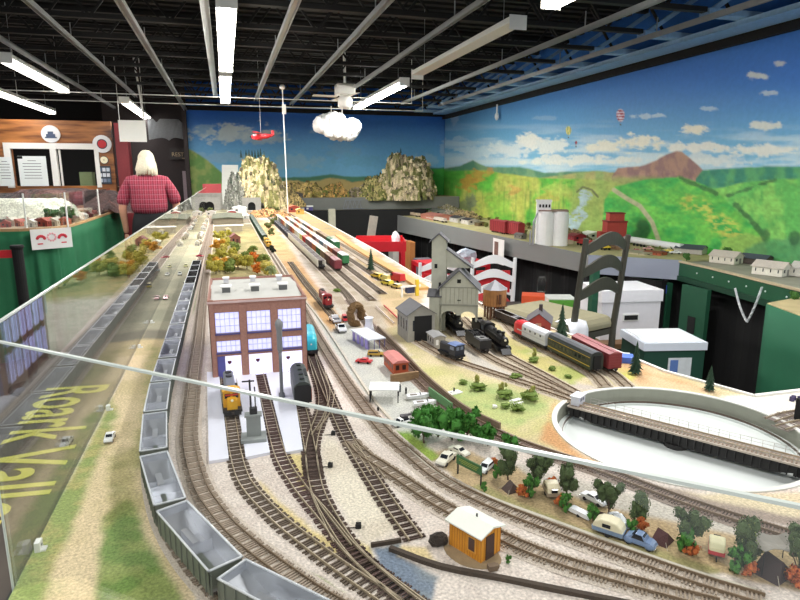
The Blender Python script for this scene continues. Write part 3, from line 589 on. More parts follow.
# ================================================================ MAIN LAYOUT
EDGE = [(9.68, .95), (5.26, .862), (3.4, .82), (2.4, .775), (1.715, .823), (1.295, .907), (1.066, .919), (.887, .984)]
XP = -.240
TC = Vector((.7256, .7990, 0)); TR = .2054
def ground(px, py, wx, wy):
    n1 = fbm(wx*9, wy*9, 4); n2 = fbm(wx*40+5, wy*40, 4); jag = (n2-.5)*18+(n1-.5)*14
    C = np.zeros(px.shape+(3,))+col((212, 200, 190)); C = blend(C, sstep(n2, .4, .7)*.5, (190, 174, 164))
    def reg(C, poly, c, fe=4, j=.5, c2=None, s=1.0, sc=14):
        m = sstep(psd(px, py, poly)+jag*j, -fe, fe)*s
        if c2 is not None:
            q = sstep(fbm(wx*sc+3, wy*sc+7, 4), .35, .65)[..., None]; cc = col(c)*(1-q)+col(c2)*q; return blend(C, m, cc)
        return blend(C, m, c)
    # far country beyond the engine house
    C = reg(C, [(150, 205), (230, 205), (214, 275), (206, 300), (165, 345), (100, 360), (60, 420)], (168, 166, 140), 3, .1, (186, 178, 150))
    C = reg(C, [(208, 225), (265, 225), (300, 290), (206, 290)], (176, 160, 112), 4, .3, (150, 142, 96))
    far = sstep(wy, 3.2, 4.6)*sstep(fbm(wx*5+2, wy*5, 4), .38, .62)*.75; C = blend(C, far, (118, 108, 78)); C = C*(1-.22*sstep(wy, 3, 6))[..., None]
    # grass strip at the left
    strip = [(150, 335), (186, 300), (176, 345), (160, 400), (146, 440), (150, 500), (180, 560), (215, 620), (0, 620), (10, 598), (86, 450)]
    C = reg(C, [(142, 335), (186, 335), (160, 400), (146, 440), (152, 505), (180, 565), (215, 640), (-20, 640), (10, 598), (86, 450)], (224, 202, 164), 2, .1, (208, 188, 146))
    C = reg(C, [(150, 250), (186, 262), (176, 335), (142, 335)], (158, 156, 134), 3, .15, (176, 170, 146))
    C = reg(C, [(146, 329), (178, 331), (174, 339), (141, 339)], (140, 134, 118), 2, .1)
    C = reg(C, [(86, 446), (112, 400), (116, 412), (96, 470), (62, 552), (36, 620), (-20, 620)], (122, 148, 74), 6, .5, (164, 160, 96), .85, 40)
    C = reg(C, [(150, 345), (172, 350), (150, 420), (142, 470), (130, 470), (140, 420)], (156, 154, 92), 6, .6, (124, 140, 72), .5, 40)
    C = reg(C, [(108, 520), (128, 490), (140, 530), (165, 575), (190, 620), (95, 620), (98, 560)], (100, 138, 62), 6, .6, (138, 156, 84), .9, 40)
    C = reg(C, [(104, 455), (134, 450), (140, 500), (110, 520)], (140, 140, 80), 8, .8, (176, 164, 110), .7, 40)
    # concrete apron and yard at right of the engine house
    C = reg(C, [(306, 280), (330, 300), (352, 320), (390, 345), (430, 390), (462, 432), (425, 446), (395, 428), (350, 375), (316, 320)], (196, 196, 184), 2, .08, (184, 184, 176))
    C = reg(C, [(258, 222), (272, 222), (300, 262), (345, 322), (330, 332), (300, 292)], (200, 166, 122), 3, .15, (190, 150, 104))
    C = reg(C, [(330, 268), (372, 248), (430, 290), (400, 340), (372, 330)], (196, 170, 134), 4, .3, (176, 156, 118))
    C = reg(C, [(276, 215), (330, 215), (380, 300), (392, 345), (352, 326), (300, 256)], (182, 170, 152), 4, .3, (164, 150, 130))
    C = reg(C, [(268, 208), (330, 208), (360, 250), (300, 250)], (186, 150, 104), 3, .3, (150, 140, 110))
    # engine terminal ground
    C = reg(C, [(388, 330), (500, 300), (600, 340), (760, 396), (740, 400), (600, 392), (556, 416), (570, 446), (640, 484), (560, 456), (500, 440), (430, 380)], (200, 186, 150), 3, .3, (186, 174, 132))
    C = reg(C, [(400, 350), (470, 380), (560, 400), (556, 424), (500, 436), (450, 420)], (190, 182, 132), 8, .8, (178, 176, 116), .8)
    C = reg(C, [(462, 378), (540, 392), (548, 412), (516, 425), (470, 418), (446, 400)], (150, 168, 106), 5, .5, (170, 178, 116), .9, 30)
    C = reg(C, [(445, 338), (480, 352), (560, 388), (540, 390), (480, 372)], (184, 178, 166), 3, .3)
    C = reg(C, [(480, 345), (560, 378), (600, 388), (560, 396), (520, 380), (470, 352)], (186, 176, 164), 3, .3)
    C = reg(C, [(505, 340), (590, 375), (570, 384), (500, 352)], (160, 168, 92), 4, .6, (186, 176, 112), .9)
    C = reg(C, [(610, 345), (665, 372), (720, 394), (640, 385), (615, 370)], (208, 178, 140), 3, .3, (196, 158, 116))
    C = reg(C, [(612, 368), (636, 372), (630, 384), (606, 380)], (190, 190, 90), 4, .4, None, .8)
    C = reg(C, [(556, 400), (548, 420), (575, 450), (640, 486), (600, 476), (540, 440)], (198, 150, 102), 4, .3, (186, 138, 92), .9)
    # turntable surroundings and plain white plaster at the right
    C = reg(C, [(720, 396), (760, 394), (860, 388), (860, 520), (800, 500), (790, 440)], (218, 214, 202), 2, .05)
    C = reg(C, [(660, 488), (700, 494), (860, 492), (860, 530), (720, 512)], (206, 190, 158), 3, .1)
    # campground and the lane behind it
    C = reg(C, [(420, 452), (450, 448), (530, 470), (640, 500), (860, 548), (860, 612), (800, 594), (720, 574), (620, 548), (560, 526), (470, 488)], (182, 158, 122), 3, .4, (160, 140, 104))
    C = reg(C, [(512, 462), (600, 486), (700, 512), (860, 542), (860, 560), (700, 528), (600, 506), (540, 484)], (186, 178, 166), 3, .2)
    C = reg(C, [(600, 478), (720, 512), (860, 542), (860, 530), (720, 502), (620, 474)], (150, 134, 122), 3, .2)
    C = reg(C, [(470, 492), (560, 528), (640, 554), (720, 576), (720, 570), (640, 546), (560, 520), (480, 486)], (150, 146, 96), 3, .5, None, .8)
    C = reg(C, [(390, 428), (410, 432), (440, 456), (424, 468), (404, 446)], (112, 150, 54), 3, .4, (140, 160, 70))
    # bare plywood between the yard tracks, blue wash near the cut
    C = reg(C, [(256, 478), (300, 520), (360, 560), (330, 556), (280, 516)], (206, 186, 134), 3, .3)
    C = reg(C, [(285, 455), (304, 455), (304, 470), (320, 500), (300, 488)], (204, 186, 132), 3, .2)
    C = reg(C, [(345, 535), (370, 545), (378, 570), (352, 556)], (208, 190, 136), 3, .2); C = reg(C, [(392, 545), (425, 548), (438, 562), (395, 556)], (208, 188, 142), 3, .2)
    C = reg(C, [(324, 430), (360, 470), (404, 530), (365, 546), (340, 510), (322, 470)], (214, 204, 186), 5, .4, (202, 190, 172))
    C = reg(C, [(370, 546), (400, 544), (398, 556), (440, 576), (430, 612), (400, 600), (378, 566)], (134, 140, 140), 3, .4, (112, 124, 140))
    C = reg(C, [(262, 556), (290, 562), (345, 592), (330, 600), (290, 576)], (140, 156, 96), 3, .4)
    return C
m_ground = attr_mat('scenery_ground', .92, 280, .28, .5)
def fillgrid(ys, xl, xr, n, name):
    V = np.zeros((len(ys), n, 3)); t = np.linspace(0, 1, n)
    for i, y in enumerate(ys): V[i, :, 0] = xl(y)+(xr(y)-xl(y))*t; V[i, :, 1] = y
    V[..., 2] = ZG
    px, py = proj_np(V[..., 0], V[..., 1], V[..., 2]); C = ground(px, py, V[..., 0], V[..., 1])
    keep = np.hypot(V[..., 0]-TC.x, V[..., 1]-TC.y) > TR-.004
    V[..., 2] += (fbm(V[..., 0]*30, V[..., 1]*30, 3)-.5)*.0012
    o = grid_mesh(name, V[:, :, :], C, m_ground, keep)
    return o
ex = lambda y: float(np.interp(y, [e[0] for e in EDGE[::-1]], [e[1] for e in EDGE[::-1]]))
ysA = np.exp(np.linspace(math.log(.886), math.log(9.68), 620))
diag = lambda y: XP if y > .60 else float(np.interp(y, [.06, .60], [.30, XP]))
lay = thing('layout_table', 'main model railway table with grass strip, yard and engine terminal', 'table', (0, 0, 0))
gA = fillgrid(ysA, lambda y: XP, ex, 260, 'scenery_surface'); gA.parent = lay
gB = fillgrid(np.linspace(.30, .886, 330), diag, lambda y: 1.60, 420, 'scenery_surface'); gB.parent = lay
m_ply = mat((196, 170, 130), .7, var=.12, scale=8)
tbl = MB(1)
outl = [(XP, 9.68), (XP, .60), (.02, .34), (1.6, .34), (1.6, .883)]+[(x, y) for y, x in EDGE[::-1]]
def ring_hole(n=64): return [(TC.x+(TR-.002)*math.cos(2*PI*k/n), TC.y+(TR-.002)*math.sin(2*PI*k/n)) for k in range(n)]
# fascia boards round the table
fb = MB(1)
for (a, b) in zip(outl, outl[1:]+outl[:1]): fb.bar((a[0], a[1], 1.035), (b[0], b[1], 1.035), .012, .118)
fb.build('fascia_board', mat((44, 50, 44), .6), lay)
MB(1).prism(outl, 1.0, 1.03).build('deck_panel', m_ply, lay)
le = MB(1)
ed = [(x, y) for y, x in EDGE[::-1]]
q = [(1.6, .886), (.984, .889)]+ed[1:]
for a, b in zip(q[:-1], q[1:]): le.bar((a[0], a[1], 1.097), (b[0], b[1], 1.097), .008, .014)
le.build('edge_strip', mat((232, 230, 222), .6), lay)
for x, y in ((-.18, .8), (-.18, 4), (-.18, 9.3), (.65, 2.2), (.7, 5), (.8, 9.3), (1.5, .5), (.85, 1.0)): MB(1).box(x-.03, x+.03, y-.03, y+.03, 0, 1.0).build('leg', m_ply, lay)
# outer ledge with the painted railway name
ledge = thing('outer_ledge', 'dark ledge outside the clear panel carrying yellow lettering', 'ledge', (0, 0, 0))
MB(1).box(-.43, XP-.004, .2, 6.3, 1.05, 1.088).build('ledge_board', mat((74, 66, 58), .5, var=.3, scale=9), ledge)
t0 = P(95, 383, 1.089).y
text_mesh('painted_lettering', 'Roark Valley', .175, mat((214, 208, 96), .5, var=.05), ledge, (-.385, 1.37, 1.0885), (0, 0, -PI/2), .0004, sx=.66, shear=.12, align='LEFT', bold=.0016)
# ---------------------------------------------------------------- tracks
def spline(pts, step=.004):
    pts = [Vector(p) for p in pts]; e = [pts[0]*2-pts[1]]+pts+[pts[-1]*2-pts[-2]]; out = []
    for i in range(1, len(e)-2):
        p0, p1, p2, p3 = e[i-1:i+3]; n = max(6, int((p2-p1).length/.01))
        for k in range(n):
            t = k/n; out.append(.5*((2*p1)+(p2-p0)*t+(2*p0-5*p1+4*p2-p3)*t*t+(3*p1-p0-3*p2+p3)*t**3))
    out.append(pts[-1]); d = [0]
    for a, b in zip(out[:-1], out[1:]): d.append(d[-1]+(b-a).length)
    n = int(d[-1]/step); s = np.linspace(0, d[-1], max(n, 2)); A = np.array([list(p) for p in out]); d = np.array(d)
    return [Vector((np.interp(v, d, A[:, 0]), np.interp(v, d, A[:, 1]), np.interp(v, d, A[:, 2]))) for v in s]
def tie_mat(c): return mat(c, .85, var=.3, scale=200)
m_rail = mat((176, 160, 136), .4, .35, var=.15, scale=60); m_rail_br = mat((128, 108, 86), .5, .2, var=.2, scale=60); m_rail_dk = mat((96, 84, 74), .45, .4, var=.2, scale=60)
TRACKS = {}
def track(key, pts, lb, tie=(82, 66, 56), rail=None, spacing=.0056, z=ZG, world=False, bed=None, tl=30):
    if bed: spacing = .0050; rail = rail or m_rail_br
    w = [Vector(p) if world else P(p[0], p[1], z) for p in pts]
    path = spline(w); TRACKS[key] = path
    o = thing('railway_track', lb, 'track', (0, 0, 0))
    def off(d, h):
        r = []
        for i, p in enumerate(path):
            t = (path[min(i+1, len(path)-1)]-path[max(i-1, 0)]); t.z = 0; t.normalize(); r.append(p+Vector((t.y, -t.x, 0))*d+Vector((0, 0, h)))
        return r
    if bed:
        a = off(-.021, .0004); b = off(-.015, .0014); c = off(.015, .0014); d = off(.021, .0004); m = MB(1); n = len(path); vs = a+b+c+d; fs = []
        for i in range(n-1):
            for k in range(3): fs.append((k*n+i, (k+1)*n+i, (k+1)*n+i+1, k*n+i+1))
        m.add(vs, fs); stuff(m.build('ballast_bed', bed, o))
    zt = .0016 if bed else .0003
    ti = MB(1); L = len(path)*.004; acc = 0; nxt = 0; rr2 = random.Random(len(key)+len(path))
    for i in range(1, len(path)):
        acc += (path[i]-path[i-1]).length
        if acc >= nxt:
            far = path[i].length > 4; nxt += spacing*(2.2 if far else 1)
            t = (path[i]-path[i-1]).normalized(); s = Vector((t.y, -t.x, 0)); wd = .0010*(2.2 if far else 1); hl = tl/2000+rr2.uniform(-.0008, .0008)
            p = path[i]; vs = []
            for h in (zt, zt+.0016):
                for a, b in ((-1, -1), (1, -1), (1, 1), (-1, 1)): vs.append(p+s*a*hl+t*b*wd+Vector((0, 0, h)))
            ti.add(vs, [(4, 5, 6, 7), (0, 1, 5, 4), (1, 2, 6, 5), (2, 3, 7, 6), (3, 0, 4, 7)])
    stuff(ti.build('sleepers', tie_mat(tie), o))
    for sd in (-1, 1):
        m = MB(1); q = off(sd*.00845, 0); n = len(q); vs = []
        for k, (dx, dz) in enumerate(((-.0007, 0), (-.0007, .0042), (.0007, .0042), (.0007, 0))):
            vs += off(sd*.00845+dx, dz+zt)
        fs = []
        for i in range(n-1):
            for k in range(3): fs.append((k*n+i, (k+1)*n+i, (k+1)*n+i+1, k*n+i+1))
        m.add(vs, fs); m.build('rail', rail or m_rail, o)
    return o
t_bed = mat((198, 186, 164), .95, var=.3, scale=500, bump=.5); g_bed = mat((204, 190, 176), .95, var=.35, scale=500, bump=.5); d_bed = mat((150, 134, 122), .95, var=.35, scale=500, bump=.5)
T1pts = [Vector((-.147, 8.3, ZG)), Vector((-.147, 5, ZG)), Vector((-.147, 3, ZG)), Vector((-.146, 2, ZG)), Vector((-.143, 1.5, ZG)), Vector((-.141, 1.2, ZG)), Vector((-.134, 1.02, ZG)), Vector((-.119, .86, ZG)), Vector((-.085, .713, ZG)), Vector((-.030, .588, ZG)), Vector((.048, .484, ZG)), Vector((.144, .404, ZG)), Vector((.25, .342, ZG))]
track('T1', T1pts, 'track carrying the long hopper train beside the grass strip', (160, 144, 128), world=True, bed=g_bed)
T2w = [Vector((-.235, 8.0, ZG)), Vector((-.14, 5.5, ZG)), Vector((-.115, 3.6, ZG)), Vector((-.100, 2.2, ZG))]+[P(*q) for q in [(199, 340), (195, 370), (192, 400), (189, 440), (199, 484), (219, 516), (243, 541), (280, 570), (325, 601), (380, 630)]]
track('T2', T2w, 'curving main track between the hopper train and the engine house', (164, 148, 132), world=True, bed=g_bed)
track('T3', [(222, 345), (226, 385), (232, 430), (237, 460), (247, 486), (276, 518), (314, 549), (345, 572), (390, 603), (420, 625)], 'track leaving the engine house under the yellow locomotive', (98, 84, 72))
track('T4', [(254, 345), (260, 378), (268, 410), (280, 455), (298, 486), (325, 519), (352, 553), (395, 592), (440, 626)], 'middle shed track that runs beside the grey sanding block', (88, 66, 62))
track('T5', [(288, 350), (296, 390), (304, 420), (311, 455), (317, 490), (335, 526), (362, 562), (412, 602), (440, 622)], 'shed track under the dark green locomotive', (80, 62, 54))
track('T6', [(306, 322), (312, 358), (322, 392), (322, 412), (314, 435), (311, 455), (314, 478)], 'short connecting track behind the turquoise locomotive', (80, 62, 54))
track('T7', [(300, 330), (312, 356), (322, 380), (332, 404), (347, 437), (367, 471), (388, 503), (416, 541)], 'dark stub track ending at the cut beside the yellow hut', (72, 54, 46))
track('T8', [(350, 442), (364, 456), (381, 467), (405, 483), (440, 506), (504, 540), (552, 560), (600, 575), (660, 592), (720, 608)], 'inner main track that passes behind the yellow hut', (150, 134, 116), bed=g_bed)
track('T9', [(249, 216), (263, 240), (281, 268), (300, 304), (319, 340), (344, 380), (366, 410), (384, 432), (408, 454), (440, 480), (480, 501), (528, 521), (600, 548), (640, 562), (700, 583), (765, 603)], 'outer main track sweeping round the campground', (160, 144, 128), bed=g_bed)
track('T10', [(350, 300), (366, 322), (388, 347), (417, 378), (457, 412), (500, 436), (544, 453), (600, 471), (652, 491), (708, 511), (800, 540), (870, 560)], 'rear track between campground and turntable', (120, 100, 88), bed=d_bed)
track('T11', [(412, 338), (432, 350), (452, 360), (490, 373), (545, 391), (574, 401)], 'terminal track holding the small switcher', (176, 162, 142), bed=t_bed)
track('T12', [(446, 325), (470, 345), (495, 361), (530, 377), (573, 397)], 'terminal track under the standing tender', (176, 162, 142), bed=t_bed)
track('T13', [(462, 318), (482, 337), (505, 355), (540, 374), (576, 394)], 'terminal track under the big steam engine', (176, 162, 142), bed=t_bed)
track('T14', [(478, 302), (500, 318), (520, 338), (560, 357), (592, 374), (606, 388)], 'track under the silver and black passenger train', (176, 162, 142), bed=t_bed)
track('T15', [(530, 322), (560, 344), (590, 362), (612, 374), (628, 388)], 'track under the maroon freight car by the table edge', (176, 162, 142), bed=t_bed)
yard = [('Y1', .405, 6.8, 1.9), ('Y2', .470, 6.6, 2.2), ('Y3', .535, 6.6, 2.3), ('Y4', .60, 7.2, 2.6), ('Y5', .68, 7.0, 2.75)]
for k, x, a, b in yard:
    track(k, [Vector((x, a, ZG)), Vector((x, (a+b)/2, ZG)), Vector((x, b, ZG)), Vector((x-.02*(k == 'Y1'), b-.15, ZG))] if k != 'Y1' else [Vector((x, a, ZG)), Vector((x, 3, ZG)), Vector((x, 2.2, ZG)), Vector((.39, 1.9, ZG)), Vector((.375, 1.62, ZG)), Vector((.36, 1.5, ZG))],
          {'Y1': 'yard track under the black cars with white posts', 'Y2': 'yard track under the row of coloured boxcars', 'Y3': 'yard track under the pale roofed cars', 'Y4': 'yard track under the green and white covered hopper', 'Y5': 'rear yard track along the table edge'}[k], (120, 108, 94), world=True, bed=g_bed, spacing=.008)
track('S1', [(290, 262), (306, 284), (322, 303), (337, 321)], 'siding under the dark red diesel', (110, 98, 84))
track('RT1', [(812, 412), (790, 415), (770, 421)], 'short radial track at the right edge of the turntable', (140, 128, 120))
track('RT2', [(812, 422), (795, 425), (780, 429)], 'second short radial track at the right edge of the turntable', (140, 128, 120))
# frogs: short crossing rails in the turnouts
fr = thing('turnout_rails', 'converging switch rails where the shed tracks merge', 'track', (0, 0, 0))
def ribbon(pts, name='rail', parent=fr):
    path = spline([P(*q) for q in pts]); m = MB(1); n = len(path); vs = []
    for dx, dz in ((-.0006, .001), (-.0006, .0046), (.0006, .0046), (.0006, .001)):
        for i, p in enumerate(path):
            t = (path[min(i+1, n-1)]-path[max(i-1, 0)]).normalized(); vs.append(p+Vector((t.y, -t.x, 0))*dx+Vector((0, 0, dz)))
    fs = [(k*n+i, (k+1)*n+i, (k+1)*n+i+1, k*n+i+1) for i in range(n-1) for k in range(3)]
    m.add(vs, fs).build(name, m_rail, parent)
for q in ([(309, 490), (318, 512), (334, 545)], [(309, 490), (324, 512), (352, 548)], [(353, 446), (368, 460), (370, 458)], [(375, 466), (385, 480)], [(366, 452), (352, 446), (362, 462), (372, 478)], [(325, 372), (330, 395), (322, 420), (311, 437)], [(335, 392), (331, 412), (317, 432)]): ribbon(q)
# ---------------------------------------------------------------- turntable
tt = thing('turntable', 'large white model turntable pit with grey wall and rail bridge', 'turntable', (TC.x, TC.y, 0))
m_plaster = mat((208, 214, 210), .7, var=.04, scale=12); m_grey = mat((146, 148, 134), .7, var=.08)
def ring(mb, r0, r1, z0, z1, n=96, mi=0):
    vs = []; fs = []
    for k in range(n):
        c, s = math.cos(2*PI*k/n), math.sin(2*PI*k/n); vs += [(r0*c, r0*s, z0), (r1*c, r1*s, z0), (r1*c, r1*s, z1), (r0*c, r0*s, z1)]
    for k in range(n):
        a = k*4; b = ((k+1) % n)*4
        for j in range(4): fs.append((a+j, b+j, b+(j+1) % 4, a+(j+1) % 4))
    mb.add(vs, fs, mi)
PITZ = ZG-.030
m = MB(1); m.lathe([(TR, PITZ-.004), (TR, PITZ)], 96); m.build('pit_floor', m_plaster, tt)
m = MB(1); ring(m, TR-.0045, TR-.001, PITZ, ZG); m.build('pit_wall', m_grey, tt)
m = MB(1); ring(m, TR-.004, TR+.005, ZG, ZG+.0018); m.build('rim', mat((214, 214, 206), .6, var=.04), tt)
m = MB(1); ring(m, TR-.018, TR-.0045, PITZ, PITZ+.004); m.build('rail_ledge', m_plaster, tt)
m = MB(1); ring(m, TR-.0155, TR-.0145, PITZ+.004, PITZ+.008); m.build('ring_rail', m_rail_dk, tt)
a = Vector((.622, .946)); bd = (Vector((.822, .648))-Vector((.637, .926))); ba = math.atan2(-bd.x, bd.y)
br = bpy.data.objects.new('bridge', None); COL.objects.link(br)
# bridge meshes as one part with sub-parts
L = TR-.012
bm_ = MB(1); bm_.box(-.019, .019, -L, L, ZG-.003, ZG+.000); deck = bm_.build('bridge_deck', mat((176, 164, 150), .7, var=.15, scale=50), tt, rz=ba)
gd = MB(1)
for s in (-1, 1):
    gd.exx([(-L, ZG-.003), (-L, ZG-.012), (-L*.75, ZG-.024), (L*.75, ZG-.024), (L, ZG-.012), (L, ZG-.003)], s*.0125-.0015, s*.0125+.0015)
    k = -L+.01
    while k < L: gd.box(s*.0165-.003, s*.0165+.003, k, k+.0015, ZG-.02, ZG-.003); k += .012
gd.box(-.012, .012, -L+.002, -L+.02, PITZ+.008, ZG-.004); gd.box(-.012, .012, L-.02, L-.002, PITZ+.008, ZG-.004); gd.lathe([(.02, PITZ), (.02, PITZ+.008), (.01, PITZ+.01)], 16)
gd.build('girder', mat((34, 32, 32), .6), deck)
tm = MB(1); k = -L+.002
while k < L: tm.box(-.015, .015, k, k+.0025, ZG, ZG+.0012); k += .006
stuff(tm.build('bridge_sleepers', mat((150, 132, 116), .8), deck))
for s in (-1, 1): MB(1).box(s*.0083-.0007, s*.0083+.0007, -L, L, ZG+.0012, ZG+.004).build('bridge_rail', m_rail, deck)
hr = MB(1)
for s in (-1, 1):
    for h in (.006, .0115): hr.tube([(s*.0185, -L+.03, ZG+h), (s*.0185, L-.01, ZG+h)], .00035, 4)
    k = -L+.03
    while k < L: hr.tube([(s*.0185, k, ZG), (s*.0185, k, ZG+.0118)], .0004, 4); k += .016
hr.build('handrail', mat((180, 176, 168), .5), deck)
bpy.data.objects.remove(br)
cp = P(581, 405, 1.115); d0 = Vector((cp.x-TC.x, cp.y-TC.y, 0)).normalized()
cabz = bpy.data.objects.new('x', None); bpy.data.objects.remove(cabz)
cb_ = MB(1); ly = (-1 if (Vector((-math.sin(ba), math.cos(ba), 0)).dot(d0) < 0) else 1)
cb_.box(-.015, .013, ly*(L-.012)-.008, ly*(L-.012)+.008, ZG+.001, ZG+.018); cb_.build('control_cab', mat((198, 198, 206), .5), deck)
MB(1).box(-.017, .015, ly*(L-.012)-.010, ly*(L-.012)+.010, ZG+.018, ZG+.0195).build('cab_roof', mat((222, 222, 228), .5), deck)
for xx in (-.009, .001): MB(1).box(xx, xx+.006, ly*(L-.012)-ly*.0086-.0003, ly*(L-.012)-ly*.0086+.0003, ZG+.009, ZG+.015).build('cab_window', mat((120, 124, 140), .2), deck)
# ---------------------------------------------------------------- rolling stock (all dimensions in mm, +Y is the front)
m_wheel = mat((60, 52, 48), .5, .4); m_truck = mat((52, 46, 42), .7); M_WIN = mat((30, 36, 44), .1, var=.0)
RH = 5.8     # rail head over ground
def bogies(root, ys, c=None, n=2, base=22):
    for y in ys:
        m = MB(); m.box(-11.5, -9.8, y-base/2-4, y+base/2+4, RH+3.4, RH+7); m.box(9.8, 11.5, y-base/2-4, y+base/2+4, RH+3.4, RH+7); m.box(-9.8, 9.8, y-3, y+3, RH+4, RH+9)
        b = m.build('bogie', c or m_truck, root)
        w = MB()
        for k in range(n):
            yy = y-base/2+base*k/(n-1)
            for s in (-1, 1): w.tube([(s*8.0, yy, RH+5.2), (s*9.6, yy, RH+5.2)], 5.2, 10)
            w.tube([(-8, yy, RH+5.2), (8, yy, RH+5.2)], 1.2, 6)
        w.build('wheels', m_wheel, b)
def coupler(root, y0, y1):
    for y, s in ((y0, -1), (y1, 1)): MB().box(-1.6, 1.6, min(y, y+s*5), max(y, y+s*5), RH+7, RH+10).cbox((0, y+s*5.5, RH+8.5), (5, 3, 4)).build('coupler', m_truck, root)
def hopper(name, lb, cbody, cin, load=None):
    t = thing(name, lb, 'hopper car'); L = 72; Wd = 18; z0 = RH+10; z1 = RH+37
    m = MB(); th = 1.0
    for s in (-1, 1):
        m.box(*(sorted((s*Wd, s*(Wd-th)))), -L, L, z0, z1)
        for k in range(9): y = -L+8+k*16; m.box(*(sorted((s*Wd, s*(Wd+1.2)))), y-1, y+1, z0, z1-1)
    m.box(-Wd, Wd, -L, -L+th, z0+8, z1).box(-Wd, Wd, L-th, L, z0+8, z1)
    m.box(-3, 3, -L-3, L+3, RH+9, RH+13)
    for s in (-1, 1):
        m.box(-Wd, Wd, s*L-1.5 if s > 0 else -L-1, s*L+1 if s > 0 else -L+1.5, z0+6, z0+9)
        for xx in (-Wd+1, Wd-2): m.box(xx, xx+1, *(sorted((s*L, s*(L+3)))), RH+10, z0+22)
    m.build('car_body', cbody, t)
    m = MB()   # sloped inner sheets
    m.add([(-Wd+th, -L+th, z1-9), (Wd-th, -L+th, z1-9), (Wd-th, -L+34, z0+2), (-Wd+th, -L+34, z0+2), (-Wd+th, -3, z0+2), (Wd-th, -3, z0+2), (-Wd+th, 0, z0+14), (Wd-th, 0, z0+14), (-Wd+th, 3, z0+2), (Wd-th, 3, z0+2), (-Wd+th, L-34, z0+2), (Wd-th, L-34, z0+2), (-Wd+th, L-th, z1-9), (Wd-th, L-th, z1-9)],
          [(0, 1, 2, 3), (3, 2, 5, 4), (4, 5, 7, 6), (6, 7, 9, 8), (8, 9, 11, 10), (10, 11, 13, 12)])
    m.build('slope_sheets', cin, t)
    m = MB()
    for s in (-1, 1): m.box(*(sorted((s*(Wd+1.0), s*(Wd-1.0)))), -L-1.4, L+1.4, z1, z1+1.4)
    m.box(-Wd-1.0, Wd+1.0, -L-1.4, -L+1.0, z1, z1+1.4).box(-Wd-1.0, Wd+1.0, L-1.0, L+1.4, z1, z1+1.4)
    m.build('top_rim', mat((214, 216, 220), .35, .2), t)
    for y in (-24, 24): MB().exy([(-8, z0+1), (8, z0+1), (3, RH+5), (-3, RH+5)], y-8, y+8).build('discharge_chute', cbody, t)
    MB().box(-Wd+th, -Wd+th+.3, -L+th, L-th, z0+1, z1-.2).box(Wd-th-.3, Wd-th, -L+th, L-th, z0+1, z1-.2).box(-Wd+th, Wd-th, -L+th, -L+th+.3, z0+1, z1-.2).box(-Wd+th, Wd-th, L-th-.3, L-th, z0+1, z1-.2).box(-4, 4, 3, L-34, z0+2, z0+14).build('inner_liner', cin, t)
    if load: m = MB(); m.ell((0, -34, z1-6), (Wd-2, 34, 8), 10, jit=.1); m.ell((0, 34, z1-6), (Wd-2, 34, 8), 10, jit=.1); m.build('coal_load', load, t)
    bogies(t, (-50, 50)); coupler(t, -L-3, L+3); return t
def along(key, s0):
    path = TRACKS[key]; i = min(max(int(s0/.004), 0), len(path)-1); return path[i]
def on_track(key, s0, half=.05):
    a = along(key, s0-half); b = along(key, s0+half); return (a+b)/2, a, b
m_hop = mat((112, 118, 108), .55, .2, var=.15, scale=60); m_hin = mat((206, 208, 214), .26, .6, var=.08, scale=30)
hp = hopper('hopper_car', '', m_hop, m_hin)
pth = TRACKS['T1']; Ltot = len(pth)*.004
ordn = ['nearest', 'second', 'third', 'fourth', 'fifth', 'sixth', 'seventh', 'eighth', 'ninth', 'tenth', 'eleventh', 'twelfth', 'thirteenth', 'fourteenth', 'fifteenth', 'sixteenth', 'seventeenth', 'eighteenth']
# find arc position whose point has y = .632 (the car that turns the curve)
def arc_at_y(key, yy): p = TRACKS[key]; return min(range(len(p)), key=lambda i: abs(p[i].y-yy))*.004
s_c = arc_at_y('T1', .634)
for k in range(12):
    s = s_c+.1575-k*.1575
    c, a, b = on_track('T1', s)
    c = Vector((c.x, c.y, ZG)); q = ordn[k]
    lb = {0: 'empty grey hopper car cut by the bottom edge of the picture', 1: 'empty grey hopper car turning the curve at the lower left, second from the camera', 2: 'empty grey hopper car third from the camera, straightening beside the grass'}.get(k, 'empty grey open hopper car, %s from the camera in the left train' % q)
    inst(hp, lb, c, heading(b, a), 'empty grey hopper cars of the left train')
hb_ = hopper('coal_hopper_car', '', mat((26, 26, 28), .6), m_black, load=mat((14, 14, 15), .9, bump=1, scale=300))
for k in range(4):
    s = s_c+.1575-12*.1575-k*.1575; c, a, b = on_track('T1', s)
    inst(hb_, 'black loaded coal hopper car, %s behind the grey empties' % ['directly', 'second', 'third', 'last visible'][k], c, heading(b, a), 'black coal hoppers of the left train')
